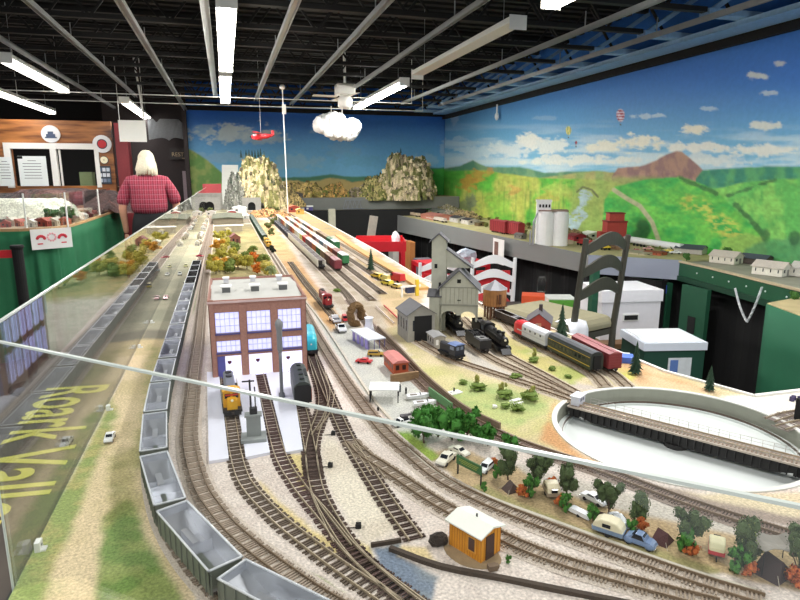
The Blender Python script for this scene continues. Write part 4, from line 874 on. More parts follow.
def boxcar(name, lb, c, roof=None, L=70, H=38, doors=True, flat=False):
    t = thing(name, lb, 'freight car'); z0 = RH+9
    cm = mat(c, .6, var=.12, scale=50); m = MB(); m.box(-16, 16, -L, L, z0, z0+H)
    for s in (-1, 1):
        for k in range(12): y = -L+4+k*(2*L-8)/11; m.box(*(sorted((s*16, s*16.8))), y-.6, y+.6, z0+1, z0+H-1)
        for k in range(6): m.box(-16.8+0, 16.8, *(sorted((s*L, s*(L+.5)))), z0+3+k*6, z0+4+k*6)
    m.build('car_body', cm, t)
    MB().exy([(-17, z0+H), (17, z0+H), (6, z0+H+3), (-6, z0+H+3)], -L-1, L+1).box(-4, 4, -L-2, L+2, z0+H+3, z0+H+4.4).build('roof', mat(roof or c, .55, var=.12), t)
    if doors:
        for s in (-1, 1): MB().box(*(sorted((s*16.8, s*17.6))), -11, 11, z0+1, z0+H-2).build('sliding_door', mat(tuple(int(k*.85) for k in c), .6), t)
    bogies(t, (-L+20, L-20)); coupler(t, -L, L); return t
def place_px(o, a, b, z=ZG): A = P(*a, z); B = P(*b, z); o.location = A; o.rotation_euler = (0, 0, heading(A, B)); return o
# yard strings: (track x, near y, colours ...)
ystr = [(.470, 2.66, [((128, 52, 60), (178, 128, 128), 'maroon boxcar with a pink roof at the near end of the coloured row'), ((124, 88, 66), (150, 116, 92), 'brown boxcar, second in the coloured row'), ((154, 126, 92), (214, 200, 176), 'tan boxcar with cream roof in the coloured row'), ((66, 110, 66), (226, 214, 190), 'green boxcar with cream roof in the coloured row'), ((206, 116, 60), (236, 210, 180), 'orange boxcar in the coloured row'), ((150, 104, 100), (206, 180, 170), 'dusty pink boxcar in the coloured row'), ((140, 112, 106), (200, 180, 172), 'grey brown boxcar in the coloured row'), ((196, 44, 36), (216, 90, 70), 'bright red boxcar in the coloured row'), ((214, 204, 120), (232, 226, 190), 'pale yellow boxcar in the coloured row'), ((222, 220, 208), (240, 238, 230), 'white boxcar at the far end of the coloured row')]),
        (.535, 2.82, [((60, 130, 78), (240, 240, 238), 'green boxcar with a white roof, nearest of the inner row'), ((130, 70, 60), (170, 120, 110), 'rust boxcar with dull roof in the inner row'), ((196, 110, 70), (236, 224, 214), 'salmon sided car with pale roof in the inner row'), ((220, 214, 206), (242, 240, 236), 'white roofed pale car in the inner row'), ((106, 140, 150), (196, 214, 220), 'teal grey boxcar in the inner row'), ((200, 170, 164), (236, 226, 224), 'pale pink car in the inner row'), ((120, 90, 80), (206, 196, 190), 'brown sided car with light roof in the inner row')]),
        (.60, 3.42, [((40, 110, 64), (236, 238, 234), 'green and white covered hopper in the rear yard row'), ((60, 120, 80), (80, 130, 96), 'dull green car behind the green and white one'), ((126, 104, 76), (150, 126, 96), 'tan gondola like car in the rear yard row'), ((122, 98, 72), (146, 122, 92), 'second tan car in the rear yard row'), ((110, 90, 72), (140, 118, 92), 'third tan car in the rear yard row')])]
protos = {}
for x, y0, cars in ystr:
    for k, (c, r, lb) in enumerate(cars):
        o = boxcar('boxcar', lb, c, r); o.location = (x, y0+.07+k*.153, ZG)
        if k > 1: o.location.y += .0
xp = [((206, 196, 176), (232, 228, 214), 'cream'), ((150, 70, 60), (196, 150, 140), 'rust red'), ((120, 124, 126), (190, 194, 196), 'grey'), ((190, 120, 70), (220, 190, 160), 'orange brown'), ((120, 110, 90), (206, 200, 184), 'olive tan')]
xpr = [boxcar('boxcar', '', a, b, doors=False) for a, b, n_ in xp]
for x, y0, n0, n1 in ((.470, 2.66, 10, 22), (.535, 2.82, 7, 19), (.60, 3.42, 5, 14)):
    for k in range(n0, n1):
        j = (k*3+n0) % 5; inst(xpr[j], '%s boxcar in the far half of the yard rows' % xp[j][2], (x, y0+.07+k*.153, ZG), 0, '%s boxcars in the far half of the yard' % xp[j][2])
# black cars with white posts
pc = thing('post_flatcar', '', 'freight car'); MB().box(-16, 16, -70, 70, RH+9, RH+13).box(-3, 3, -70, 70, RH+13, RH+36).build('car_body', mat((34, 32, 32), .6), pc)
for k in range(5): y = -64+k*32; MB().box(-20, -15, y-3.6, y+3.6, RH+11, RH+44).box(15, 19, y-3.6, y+3.6, RH+11, RH+40).build('post', mat((224, 220, 204), .6), pc)
MB().box(-13, 13, -70, 70, RH+38, RH+41).build('top_deck', mat((92, 80, 76), .6), pc); bogies(pc, (-50, 50)); coupler(pc, -70, 70)
for k in range(9): inst(pc, 'black car with white side posts, %s in its yard row' % (['nearest']+ordn[1:])[k], (.405, 2.80+k*.153, ZG), 0, 'black cars with white posts')
for k in range(8):
    if k == 0: gc = boxcar('low_hopper_car', 'low dark blue grey car, nearest of the string beyond the white posts', (52, 54, 66), (40, 40, 48), H=26); gc.location = (.405, 4.2, ZG); USED.add(gc.name)
    else: inst(gc, 'low dark blue grey car, number %s of the string beyond the white posts' % ordn[k], (.405, 4.2+k*.153, ZG), 0, 'low dark cars at the far yard end')
def loco_diesel(name, lb, cmain, ccab, L=75, stripe=None, hood=True, end=None, cat='locomotive', W=15):
    t = thing(name, lb, cat); z0 = RH+10; cm = mat(cmain, .45, var=.08)
    MB().box(-W-2, W+2, -L, L, z0-2, z0+2).box(-W, W, L-.5, L+1.5, RH+3, z0).box(-W, W, -L-1.5, -L+.5, RH+3, z0).build('frame', mat((34, 32, 32), .6), t)
    if hood:
        m = MB(); m.box(-9.5, 9.5, -L+6, L-38, z0+2, z0+28)
        for k in range(8): y = -L+12+k*9; m.box(-9.9, 9.9, y, y+5, z0+8, z0+20)
        m.exy([(-9.5, z0+28), (9.5, z0+28), (6, z0+31), (-6, z0+31)], -L+6, L-38); m.build('long_hood', cm, t)
        for y in (-L+20, -L+44): MB().lathe([(6, z0+31), (6, z0+34)], 12, (0, y)).build('roof_fan', mat((60, 58, 56), .5), t)
        c = MB(); c.box(-15, 15, L-38, L-18, z0+2, z0+32).exy([(-16, z0+32), (16, z0+32), (8, z0+35.5), (-8, z0+35.5)], L-40, L-16); cb = c.build('cab', mat(ccab, .45, var=.06), t)
        MB().box(-12, -2, L-18.2, L-17.6, z0+19, z0+28).box(2, 12, L-18.2, L-17.6, z0+19, z0+28).box(-15.3, 15.3, L-34, L-24, z0+19, z0+28).build('windows', M_WIN, cb)
        MB().box(-9, 9, L-18, L-4, z0+2, z0+19).exy([(-9, z0+19), (9, z0+19), (6, z0+22), (-6, z0+22)], L-18, L-5).build('short_hood', mat(ccab, .45), t)
        rl = MB()
        for s in (-1, 1):
            rl.tube([(s*16, -L+3, z0+12), (s*16, L-40, z0+12)], .4, 4)
            for k in range(7): y = -L+3+k*(2*L-43)/6; rl.tube([(s*16, y, z0+2), (s*16, y, z0+12)], .4, 4)
        rl.build('handrail', mat((200, 190, 150), .5), t)
    else:
        pr = [(-W, z0+2), (-W, z0+27), (-W+3, z0+33), (-5, z0+36), (5, z0+36), (W-3, z0+33), (W, z0+27), (W, z0+2)]
        MB().exy(pr, -L, L-22).build('body', cm, t)
        n = MB(); nn = 6; vs = []; fs = []
        for i in range(nn+1):
            u = i/nn; sc = math.cos(u*1.15); zz = [z0+2+(p[1]-z0-2)*(1-.42*u*u) for p in pr]
            vs += [(p[0]*(.35+.65*sc if u > .1 else 1), L-22+22*math.sin(u*PI/2), zz[j]) for j, p in enumerate(pr)]
        for i in range(nn):
            for j in range(8): fs.append((i*8+j, i*8+(j+1) % 8, (i+1)*8+(j+1) % 8, (i+1)*8+j))
        fs.append(tuple(nn*8+j for j in range(8))); n.add(vs, fs); nz = n.build('nose', mat(ccab, .4, var=.05), t, smooth=False)
        MB().box(-11, -1, L-21, L-17, z0+24, z0+31).box(1, 11, L-21, L-17, z0+24, z0+31).build('windshield', M_WIN, nz)
        MB().exy([(p[0]*1.01, (p[1]-z0)*1.01+z0) for p in pr], L-48, L-21.5).build('nose_band', mat(ccab, .4, var=.05), t)
        if stripe: MB().box(-W-.3, W+.3, -L+1, L-24, z0+12, z0+15).build('stripe', mat(stripe, .4), t)
        pw = MB()
        for k in range(4): y = -L+20+k*24; pw.tube([(-W-.2, y, z0+22), (W+.2, y, z0+22)], 3.2, 12)
        pw.build('portholes', M_WIN, t)
    MB().ell((0, L-2 if hood else L-1, z0+20 if hood else z0+16), (2.6, 2.0, 2.6), 8).build('headlight', mat((240, 236, 210), .2), t)
    bogies(t, (-L+24, L-24), n=3, base=30); coupler(t, -L, L); return t
o = loco_diesel('yellow_diesel', 'yellow diesel locomotive with a grey hood leaving the engine house', (118, 122, 130), (226, 168, 34)); place_px(o, (228, 386), (234, 425)); A = P(231, 405); B = P(235, 430); o.location = A
MB().box(-11, 11, 57.6, 58.6, RH+10+24, RH+10+27).build('red_trim', mat((190, 60, 40), .5), o)
def cab_unit_dark():
    t = thing('dark_green_locomotive', 'dark green round roofed locomotive with orange side outside the shed', 'locomotive'); W = 16; L = 60; z0 = RH+9
    pr = [(-W, z0), (-W, z0+30), (-W+4, z0+37), (-5, z0+41), (5, z0+41), (W-4, z0+37), (W, z0+30), (W, z0)]
    MB().exy(pr, -L, L).build('body', mat((58, 66, 62), .45, var=.1), t)
    MB().box(-W-.5, -W+.1, -L, L, z0+4, z0+26).build('orange_side', mat((206, 96, 58), .5), t)
    MB().exy([(-W+.5, z0+1), (-W+.5, z0+29), (-W+5, z0+35), (W-5, z0+35), (W-.5, z0+29), (W-.5, z0+1)], L, L+1.2).build('end_wall', mat((26, 26, 28), .6), t)
    v = MB()
    for k in range(4): v.box(-4, 4, -L+14+k*28, -L+22+k*28, z0+41, z0+43.5)
    v.box(-12, -4, -20, 20, z0+39, z0+40.5); v.build('roof_vents', mat((40, 46, 44), .5), t)
    bogies(t, (-38, 38)); coupler(t, -L, L); return t
o = cab_unit_dark(); place_px(o, (301, 399), (307, 426)); 
o = loco_diesel('turquoise_diesel', 'turquoise diesel locomotive standing right of the engine house', (40, 176, 190), (54, 190, 200), hood=False, L=62); place_px(o, (310, 350), (315, 372))
o = loco_diesel('dark_red_diesel', 'dark red diesel locomotive on the siding beside the grey apron', (128, 34, 40), (150, 40, 44)); place_px(o, (325, 306), (337, 321)); 
# passenger train: silver unit with red nose and the dark coach
def ptrain():
    o = loco_diesel('silver_cab_unit', 'silver streamlined locomotive with a red nose', (206, 208, 212), (206, 34, 44), hood=False, L=78, stripe=(190, 190, 196)); A = P(527, 346); B = P(514, 338); place_px(o, (530, 345), (510, 334)); return o
A = P(514, 349); B = P(590, 386)
def path_pt(key, d0, half=.06):
    c, a, b = on_track(key, d0, half); return c, a, b
def arc_near(key, p): pth = TRACKS[key]; return min(range(len(pth)), key=lambda i: (pth[i]-p).length)*.004
s1 = arc_near('T14', P(531, 344)); o = ptrain(); c, a, b = path_pt('T14', s1); o.location = c; o.rotation_euler = (0, 0, heading(b, a))
def coach(name, lb, c, stripe, L=88, roof=None):
    t = thing(name, lb, 'coach'); W = 16.5; z0 = RH+8
    pr = [(-W, z0), (-W, z0+29), (-W+4, z0+36), (-5, z0+39), (5, z0+39), (W-4, z0+36), (W, z0+29), (W, z0)]
    MB().exy(pr, -L, L).build('body', mat(c, .4, var=.06), t)
    MB().box(-W-.3, W+.3, -L+2, L-2, z0+7, z0+8.6).box(-W-.3, W+.3, -L+2, L-2, z0+27, z0+28).build('stripe', mat(stripe, .4), t)
    w = MB()
    for k in range(11): y = -L+10+k*(2*L-20)/10; w.box(-W-.25, W+.25, y-4.5, y+4.5, z0+15, z0+23)
    w.build('windows', M_WIN, t); MB().exy([(-W+3, z0+36.4), (-5, z0+39.6), (5, z0+39.6), (W-3, z0+36.4)], -L, L).build('roof', mat(roof or (52, 56, 62), .5), t)
    MB().box(-9, 9, L, L+3, z0+1, z0+32).build('diaphragm', m_black, t); MB().box(-9, 9, -L-3, -L, z0+1, z0+32).build('diaphragm', m_black, t)
    bogies(t, (-L+24, L-24)); coupler(t, -L, L); return t
o = coach('passenger_coach', 'dark passenger coach with a thin yellow stripe behind the silver locomotive', (34, 42, 38), (206, 172, 60)); c, a, b = path_pt('T14', s1+.178); o.location = c; o.rotation_euler = (0, 0, heading(b, a))
o = boxcar('maroon_freight_car', 'long maroon freight car with a pinkish roof near the table edge', (126, 44, 48), (150, 84, 86), L=80, H=34); s2 = arc_near('T15', P(592, 364)); c, a, b = path_pt('T15', s2); o.location = c; o.rotation_euler = (0, 0, heading(b, a))
# steam engines
def steam(name, lb, L=120, tender=True):
    t = thing(name, lb, 'steam locomotive'); bk = mat((26, 26, 27), .4, .2, var=.2, scale=60); z0 = RH+12
    MB().tube([(0, -20, z0+17), (0, 52, z0+16), (0, 86, z0+15)], [14, 13, 11.5], 18).tube([(0, 86, z0+15), (0, 92, z0+15)], [12, 10], 18).build('boiler', bk, t, smooth=False)
    MB().lathe([(4.5, z0+24), (3.6, z0+30), (5, z0+38)], 12, (0, 78)).build('chimney', bk, t)
    MB().lathe([(6, z0+26), (6, z0+32), (3, z0+35)], 12, (0, 50)).lathe([(5, z0+26), (5, z0+32), (2, z0+34)], 12, (0, 20)).build('domes', bk, t)
    MB().box(-15, 15, -46, -20, z0, z0+30).exy([(-17, z0+30), (17, z0+30), (9, z0+36), (-9, z0+36)], -50, -18).build('cab', bk, t)
    MB().box(-15.4, 15.4, -42, -26, z0+16, z0+27).build('cab_windows', mat((90, 96, 100), .3), t)
    MB().box(-16, 16, -20, 90, z0+1, z0+3).box(-14, 14, 84, 98, RH+6, z0+1).exx([(98, RH+1), (110, RH+1), (98, z0)], -12, 12).box(-9, -7.5, -40, 95, RH+8, z0).box(7.5, 9, -40, 95, RH+8, z0).build('frame', bk, t)
    for s in (-1, 1):
        MB().tube([(s*13, 70, RH+9), (s*13, 90, RH+9)], 5.5, 12).build('cylinder', bk, t)
        for k in range(4):
            y = -18+k*22; w = MB(); w.tube([(s*8.2, y, RH+9), (s*10, y, RH+9)], 9, 18).build('driving_wheel', m_wheel, t)
        MB().box(*(sorted((s*10.6, s*11.8))), -18, 70, RH+8, RH+10).build('side_rod', mat((120, 116, 112), .4, .6), t)
    MB().ell((0, 95, z0+20), (3, 3, 3), 10).build('headlight', mat((214, 206, 180), .3), t)
    MB().tube([(8, 90, z0+6), (11, 60, z0+24), (11, 0, z0+24)], .8, 5).tube([(-8, 90, z0+6), (-11, 60, z0+24), (-11, 0, z0+24)], .8, 5).build('handrail', mat((90, 88, 86), .4, .5), t)
    if tender:
        tb = MB().box(-15, 15, -124, -54, z0-2, z0+22).box(-15, 15, -124, -122, z0+22, z0+26).box(-15, -13.5, -80, -54, z0+22, z0+30).box(13.5, 15, -80, -54, z0+22, z0+30).build('tender', bk, t)
        MB().ell((0, -68, z0+20), (12, 13, 9), 10, jit=.15).build('coal_load', mat((16, 16, 16), .9, bump=1, scale=300), tb)
        bogies(t, (-108, -70))
    bogies(t, (88,), base=10); return t
o = steam('steam_locomotive', 'big black steam locomotive with dished front rolling out of the coaling tower'); s1 = arc_near('T13', P(494, 346)); c, a, b = path_pt('T13', s1-.01); o.location = c; o.rotation_euler = (0, 0, heading(a, b))
def tender_unit():
    t = thing('black_tender', 'black steam locomotive tender with light patches beside the small office', 'tender'); bk = mat((34, 34, 35), .45, .1, var=.2); z0 = RH+10
    MB().box(-15, 15, -46, 46, z0, z0+22).build('tank', bk, t); MB().box(-15, 15, -46, -44, z0+22, z0+27).box(-15, -13.5, -46, 5, z0+22, z0+29).box(13.5, 15, -46, 5, z0+22, z0+29).build('bunker_sides', bk, t)
    MB().box(-11, 11, 8, 40, z0+22, z0+24).lathe([(5, z0+24), (5, z0+27)], 10, (0, 24)).build('deck_plates', mat((104, 104, 102), .5), t); MB().ell((0, -18, z0+22), (12, 22, 8), 10, jit=.15).build('coal_load', mat((16, 16, 16), .9, bump=1, scale=300), t)
    bogies(t, (-28, 28)); coupler(t, -46, 46); return t
o = tender_unit(); s1 = arc_near('T12', P(475, 352)); c, a, b = path_pt('T12', s1-.012, .04); o.location = c; o.rotation_euler = (0, 0, heading(a, b))
sb_ = steam('second_steam_locomotive', 'black steam locomotive mostly inside the coaling tower arch', tender=False); s1 = arc_near('T12', P(452, 330)); c, a, b = path_pt('T12', s1-.02, .04); sb_.location = c; sb_.rotation_euler = (0, 0, heading(a, b))
sw = thing('small_switcher', 'small black switcher with a blue grey cab roof before the grey engine shed', 'locomotive')
MB().box(-14, 14, -36, 36, RH+8, RH+13).build('frame', m_black, sw); MB().box(-9, 9, -34, 8, RH+13, RH+30).exy([(-9, RH+30), (9, RH+30), (5, RH+33), (-5, RH+33)], -34, 8).build('hood', mat((34, 36, 44), .5), sw)
cb = MB().box(-14, 14, 8, 32, RH+13, RH+37).build('cab', mat((30, 34, 46), .5), sw); MB().box(-10, -2, 31.6, 32.4, RH+25, RH+33).box(2, 10, 31.6, 32.4, RH+25, RH+33).box(-14.4, 14.4, 13, 27, RH+25, RH+33).build('windows', mat((120, 130, 150), .2), cb)
MB().exy([(-16, RH+37), (16, RH+37), (8, RH+40), (-8, RH+40)], 5, 35).build('cab_roof', mat((104, 124, 168), .5), sw); bogies(sw, (-20, 20), base=16); coupler(sw, -36, 36)
s1 = arc_near('T11', P(452, 360)); c, a, b = path_pt('T11', s1-.004, .03); sw.location = c; sw.rotation_euler = (0, 0, heading(a, b))
# dark gondola string near the red house
for k in range(4):
    if k == 0: gd_ = hopper('dark_gondola', '', mat((66, 54, 54), .6), mat((80, 66, 60), .7)); 
    A = P(503, 323); B = P(534, 336); d = (B-A); 
for k in range(2):
    p = P(505, 324)+(P(548, 344)-P(505, 324)).normalized()*(.075+k*.16); p = P(507+k*17, 323.5+k*7.5); inst(gd_, ['dark brown gondola nearest the water tower', 'dark brown gondola next to the red brick house'][k], p, heading(P(505, 322), P(530, 333)), None, .72)
# freight on the far left main: dark green cars and yellow diesels
for k in range(2):
    o = loco_diesel('yellow_freight_diesel', ['nearer small yellow diesel leading the dark green train', 'farther small yellow diesel coupled behind the first'][k], (222, 176, 50), (226, 180, 60)); c, a, b = path_pt('T9', arc_near('T9', P(268, 249))-k*.16-.03); o.location = c; o.rotation_euler = (0, 0, heading(a, b))
dg = boxcar('green_hopper_car', '', (34, 60, 42), (44, 66, 50), doors=False)
for k in range(14):
    c, a, b = path_pt('T9', arc_near('T9', P(268, 249))-.36-k*.155)
    if c.y > 6.9: break
    inst(dg, 'dark green freight car, %s behind the yellow diesels' % (['directly']+ordn[1:])[k], c, heading(a, b), 'dark green freight cars near the rock hill')
# ================================================================ MODEL BUILDINGS
M_LIT = mat((186, 186, 244), .5, var=.3, scale=90, emit=.8)
M_LITD = mat((224, 222, 250), .5, var=.1, scale=30, emit=.6)
m_brick = mat((166, 122, 108), .85, var=.2, scale=260); m_frame = mat((196, 200, 226), .5)
# --- engine house with lit windows
A = P(208, 380); B = P(303, 372); d = (B-A); Wd = d.length*1000; rz = 0.0; Wd = 204.0
A.x += .010
eh = thing('engine_house', 'brown brick engine house with three bays of glowing blue windows and a grey roof', 'building', A, rz)
D = 285; H = 172
bays = [(12, 62), (78, 128), (144, 194)]; sc = Wd/206.0
bays = [(a*sc, b*sc) for a, b in bays]; ZW = [(100, 146), (58, 84), (0, 50)]
m = MB(); t = 5
xs = [0]+[v for b in bays for v in b]+[Wd]
for i in range(0, len(xs), 2): m.box(xs[i], xs[i+1], 0, t, 0, H)
for a, b in bays:
    m.box(a, b, 0, t, 50, 58); m.box(a, b, 0, t, 84, 100); m.box(a, b, 0, t, 146, H)
for i in range(0, len(xs), 2): m.box(xs[i]+1.5, xs[i+1]-1.5, -2.2, 0, 0, H+2 if i in (0, len(xs)-2) else H-12)
m.box(0, Wd, -1.2, 0, H-9, H-6)
# side walls with openings (left side shows in the clear panel)
sw_ = []
nb = 6; bw = D/nb
for x0, x1 in ((0, t), (Wd-t, Wd)):
    for k in range(nb+1): y = min(max(k*bw-5, 0), D-10); m.box(x0, x1, y, y+10, 0, H)
    m.box(x0, x1, 0, D, 0, 22).box(x0, x1, 0, D, 82, 96).box(x0, x1, 0, D, 150, H)
m.box(0, Wd, D-t, D, 0, H)
m.build('brick_walls', m_brick, eh)
MB().box(-2, Wd+2, -3.4, 4, H-6, H-2).build('cornice', mat((206, 180, 176), .7), eh)
for bi, (a, b) in enumerate(bays):
    for wi, (z0, z1) in enumerate(ZW):
        if wi < 2:
            w = MB(); w.box(a, b, 2, 3.2, z0, z0+1.5).box(a, b, 2, 3.2, z1-1.5, z1)
            n = 5
            for k in range(n+1): x = a+(b-a-1)*k/n; w.box(x, x+1, 2, 3, z0, z1)
            for k in range(1, 3 if wi == 0 else 2): zz = z0+(z1-z0)*k/(3 if wi == 0 else 2); w.box(a, b, 2, 3, zz, zz+.9)
            fo = w.build('window', m_frame, eh)
            MB().box(a, b, 3.4, 4, z0, z1).build('pane', M_LIT, fo)
            MB().box(a-1, b+1, -3, 1, z0-3, z0).build('window_sill', mat((84, 78, 130), .6), eh)
        elif bi == 0: 
            dd = MB().box(a+16, b, 2.5, 4.5, z0, z1).build('door_opening', M_LITD, eh); MB().box(a, a+15, 1.5, 3.5, z0, z1).build('open_door', mat((96, 96, 170), .6), eh)
        else: MB().box(a, b, 2.5, 4.5, z0, z1).build('door_opening', M_LITD, eh)
        if wi == 2:
            em = MB(); cx = (a+b)/2-(6 if bi else 0); em.exy([(cx-4, 38), (cx+4, 38), (cx+4, 34), (cx, 30), (cx-4, 34)], 1.8, 2.4); em.build('door_emblem', mat((90, 30, 60), .5), eh)
for k in range(nb):
    for z0, z1 in ((22, 82), (96, 150)):
        for x0 in (1.5, Wd-3.5):
            a = k*bw+5; w = MB()
            for q in range(5): y = a+(bw-11)*q/4; w.box(x0-.6, x0+2.6, y, y+1, z0, z1)
            w.box(x0-.6, x0+2.6, a, a+bw-10, (z0+z1)/2, (z0+z1)/2+1); fo = w.build('side_window', m_frame, eh); MB().box(x0, x0+2, a, a+bw-10, z0, z1).build('pane', M_LIT, fo)
m = MB(); m.exx([(2, H-5), (D*.6, H+1), (D, H-3), (D, H-7), (2, H-9)], 2, Wd-2); m.build('roof', mat((188, 188, 180), .7, var=.06, scale=20), eh)
MB().box(-1, 3, -2, D, H-9, H+1).box(Wd-3, Wd+1, -2, D, H-9, H+1).box(0, Wd, D-3, D, H-8, H+2).build('parapet', m_brick, eh)
MB().box(6, Wd-6, D+1, D+40, 100, H-10).build('rear_glow_block', mat((206, 204, 226), .6, var=.1), eh)  # lavender colour stands in for the blue-white glow behind the roof
for k, x in enumerate((38, 102, 166)):
    x *= sc; v = MB().box(x-9, x+9, D*.33, D*.33+18, H-3, H+10).build('roof_vent', mat((90, 92, 92), .6), eh); MB().box(-12+x, 12+x, D*.33-1, D*.33+24, H+10, H+13).build('vent_cap', mat((232, 232, 230), .5), v)
    v = MB().box(x-6, x+6, D*.72, D*.72+12, H+2, H+12).build('roof_vent', mat((200, 200, 206), .6), eh); MB().box(-8+x, 8+x, D*.72-2, D*.72+14, H+12, H+15).build('vent_cap', mat((236, 236, 236), .5), v)
# concrete pads between the shed tracks
m_pad = mat((228, 228, 240), .55, var=.06, scale=12)
for q, lb in ((((207, 374), (219, 374), (229, 461), (209, 464)), 'white concrete strip left of the yellow locomotive track'), (((233, 374), (255, 374), (270, 455), (246, 460)), 'white concrete strip under the grey sanding block'), (((266, 374), (291, 374), (303, 452), (286, 455)), 'wide white concrete strip between middle track and green locomotive')):
    pp = [P(*k) for k in q]; tag(MB(1).prism([(p.x, p.y) for p in pp], ZG-.001, ZG+.005).build('concrete_pad', m_pad), lb, 'pad')
# grey sanding block
p = P(254, 440, ZG+.005); sb = thing('sanding_block', 'grey concrete block and pipe stand between the two shed tracks', 'structure', p, -.05); sb.scale = (1.2, 1.2, 1.1)
gm = mat((142, 146, 144), .7, var=.12, scale=60)
MB().box(-17, 17, -10, 18, 0, 5).build('base', gm, sb); MB().box(-9, 10, 2, 12, 5, 36).box(-11, 12, 0, 14, 36, 39).build('block', gm, sb)
MB().box(-4, 6, 3, 11, 39, 48).tube([(-2, 6, 44), (-2, 6, 92)], 1.3, 6).tube([(4, 8, 44), (4, 8, 80)], .9, 6).tube([(-12, 6, 90), (4, 6, 90)], 1.2, 6).build('pipe_stand', mat((34, 34, 38), .6), sb)
# tall grey column
p = P(282, 397, ZG+.005); tc_ = thing('tall_grey_column', 'tall slim grey column with a bulb top in front of the brick engine house', 'column', p); tc_.scale = (1.1, 1.1, 1.16)
MB().lathe([(5.5, 0), (5.5, 6), (3.2, 9), (2.8, 60), (3.0, 78)], 14).build('column', mat((108, 110, 116), .55, .2), tc_, smooth=True)
MB().lathe([(3, 78), (5, 84), (5, 116), (6, 120), (7, 125), (6.5, 130), (4, 134), (1, 136)], 14).build('tank', mat((132, 134, 136), .5, .2), tc_, smooth=True)
# --- generic little house
def house(name, lb, w, d, h, rh, cw, cr, over=2.5, wins=3, door=True, group=None, eaves=None):
    t = thing(name, lb, 'building', group=group); m = MB(); m.exy([(-w/2, 0), (w/2, 0), (w/2, h), (0, h+rh), (-w/2, h)], -d/2, d/2); m.build('walls', mat(cw, .75, var=.14, scale=90), t)
    r = MB(); s = rh/(w/2); e = over
    for sg in (-1, 1):
        r.exy([(0, h+rh), (0, h+rh+1.6), (sg*(w/2+e), h-s*e+1.6), (sg*(w/2+e), h-s*e)], -d/2-e, d/2+e)
    r.build('roof', mat(cr, .7, var=.12, scale=90), t)
    if wins:
        ww = MB()
        for k in range(wins):
            y = -d/2+d*(k+.5)/wins; q = min(3.2, d/wins*.28)
            for sg in (-1, 1): ww.box(sg*w/2-.25, sg*w/2+.25, y-q, y+q, h*.4, h*.78)
        ww.box(-w*.32, -w*.14, -d/2-.25, -d/2+.25, h*.4, h*.78).build('windows', mat((40, 44, 50), .2), t)
    if door: MB().box(w*.05, w*.27, -d/2-.4, -d/2+.2, 0, h*.72).build('door', mat(tuple(int(k*.6) for k in cw), .6), t)
    return t
def at(o, px, py, rz=0.0, z=ZG, s=None):
    o.location = P(px, py, z); o.rotation_euler = (0, 0, rz)
    if s: o.scale = (s, s, s)
    return o
# --- coaling tower group
gw = mat((176, 176, 158), .75, var=.12, scale=60); gr = mat((86, 86, 88), .7, var=.15, scale=60)
Y0 = 1.62; c = P(462, 338); ct = thing('coaling_tower', 'tall grey wooden coaling tower with a gabled front block over the tracks', 'building', (c.x, c.y+.03, ZG), -.42)
# front block: legs, arch, gable
m = MB(); W2 = 52
def arch_wall(m, y0, y1):
    def arc(cx, r, zt): return [(cx+r*math.cos(PI-PI*k/10), zt+r*.8*math.sin(PI*k/10)) for k in range(11)]
    # wall with two arch openings, built from columns
    m.box(-W2, -W2+6, y0, y1, 0, 82); m.box(W2-6, W2, y0, y1, 0, 82); m.box(-4, 4, y0, y1, 0, 82)
    for cx in (-24.8, 25.2):
        a = arc(cx, 21.5, 50); pts = [(a[0][0], 82)]+a+[(a[-1][0], 82)]; m.exy(pts, y0, y1)
arch_wall(m, 0, 6); arch_wall(m, 84, 90); m.box(-W2, -W2+5, 0, 90, 50, 82).box(W2-5, W2, 0, 90, 50, 82).box(-W2, -W2+5, 0, 8, 0, 50).box(-W2, -W2+5, 60, 90, 0, 50).box(W2-5, W2, 60, 90, 0, 50)
m.exy([(-W2, 82), (W2, 82), (W2, 128), (0, 178), (-W2, 128)], 0, 90); m.build('front_block', gw, ct)
pl_ = MB()
for k in range(9): x = -W2+6+k*(2*W2-12)/8; pl_.box(x-.5, x+.5, -.9, .1, 88, 132)
pl_.box(-W2, W2, -1.6, 0, 132, 134).box(-W2-1, W2+1, -2, 0, 82, 87).build('battens', mat((140, 140, 126), .75), ct)
r = MB()
for sg in (-1, 1): r.exy([(0, 178), (0, 182), (sg*(W2+7), 126), (sg*(W2+7), 121.5)], -6, 96)
r.build('gable_roof', gr, ct); MB().box(-5, 5, -1.2, 0, 145, 155).box(-3, 0, -1.3, 0, 96, 99).box(2, 5, -1.3, 0, 96, 99).build('small_openings', m_black, ct)
# hoist tower behind, on the left
m = MB(); m.box(-78, -38, 40, 84, 0, 252); m.exy([(-79, 252), (-37, 252), (-58, 272)], 39, 85); m.exy([(-38, 180), (-38, 230), (30, 180)], 42, 82); m.build('hoist_tower', gw, ct)
r = MB()
for sg in (-1, 1): r.exy([(-58, 272), (-58, 276), (-58+sg*27, 252), (-58+sg*27, 248)], 34, 90)
r.bar((-38, 62, 232), (36, 62, 180), 50, 3); r.build('tower_roof', gr, ct)
MB().box(-80, -48, 0, 40, 0, 108).build('side_bay', gw, ct); MB().bar((-66, -3, 106), (-66, 42, 120), 40, 3).build('side_roof', gr, ct)
MB().box(-70, -62, 39, 41, 178, 190).box(-20, -10, 81, 83, 205, 215).lathe([(3, 120), (3, 140)], 8, (-54, 30)).build('vents', m_black, ct)
en = house('engine_shed', 'small grey engine shed with dark open doorway left of the coaling tower', 62, 78, 62, 20, (150, 148, 138), (98, 98, 100), 4, 4, False); at(en, 419, 340, .02, s=1.2); en.location.y += .03
MB().box(-16, 24, -39.8, -39, 0, 58).build('doorway', m_black, en)
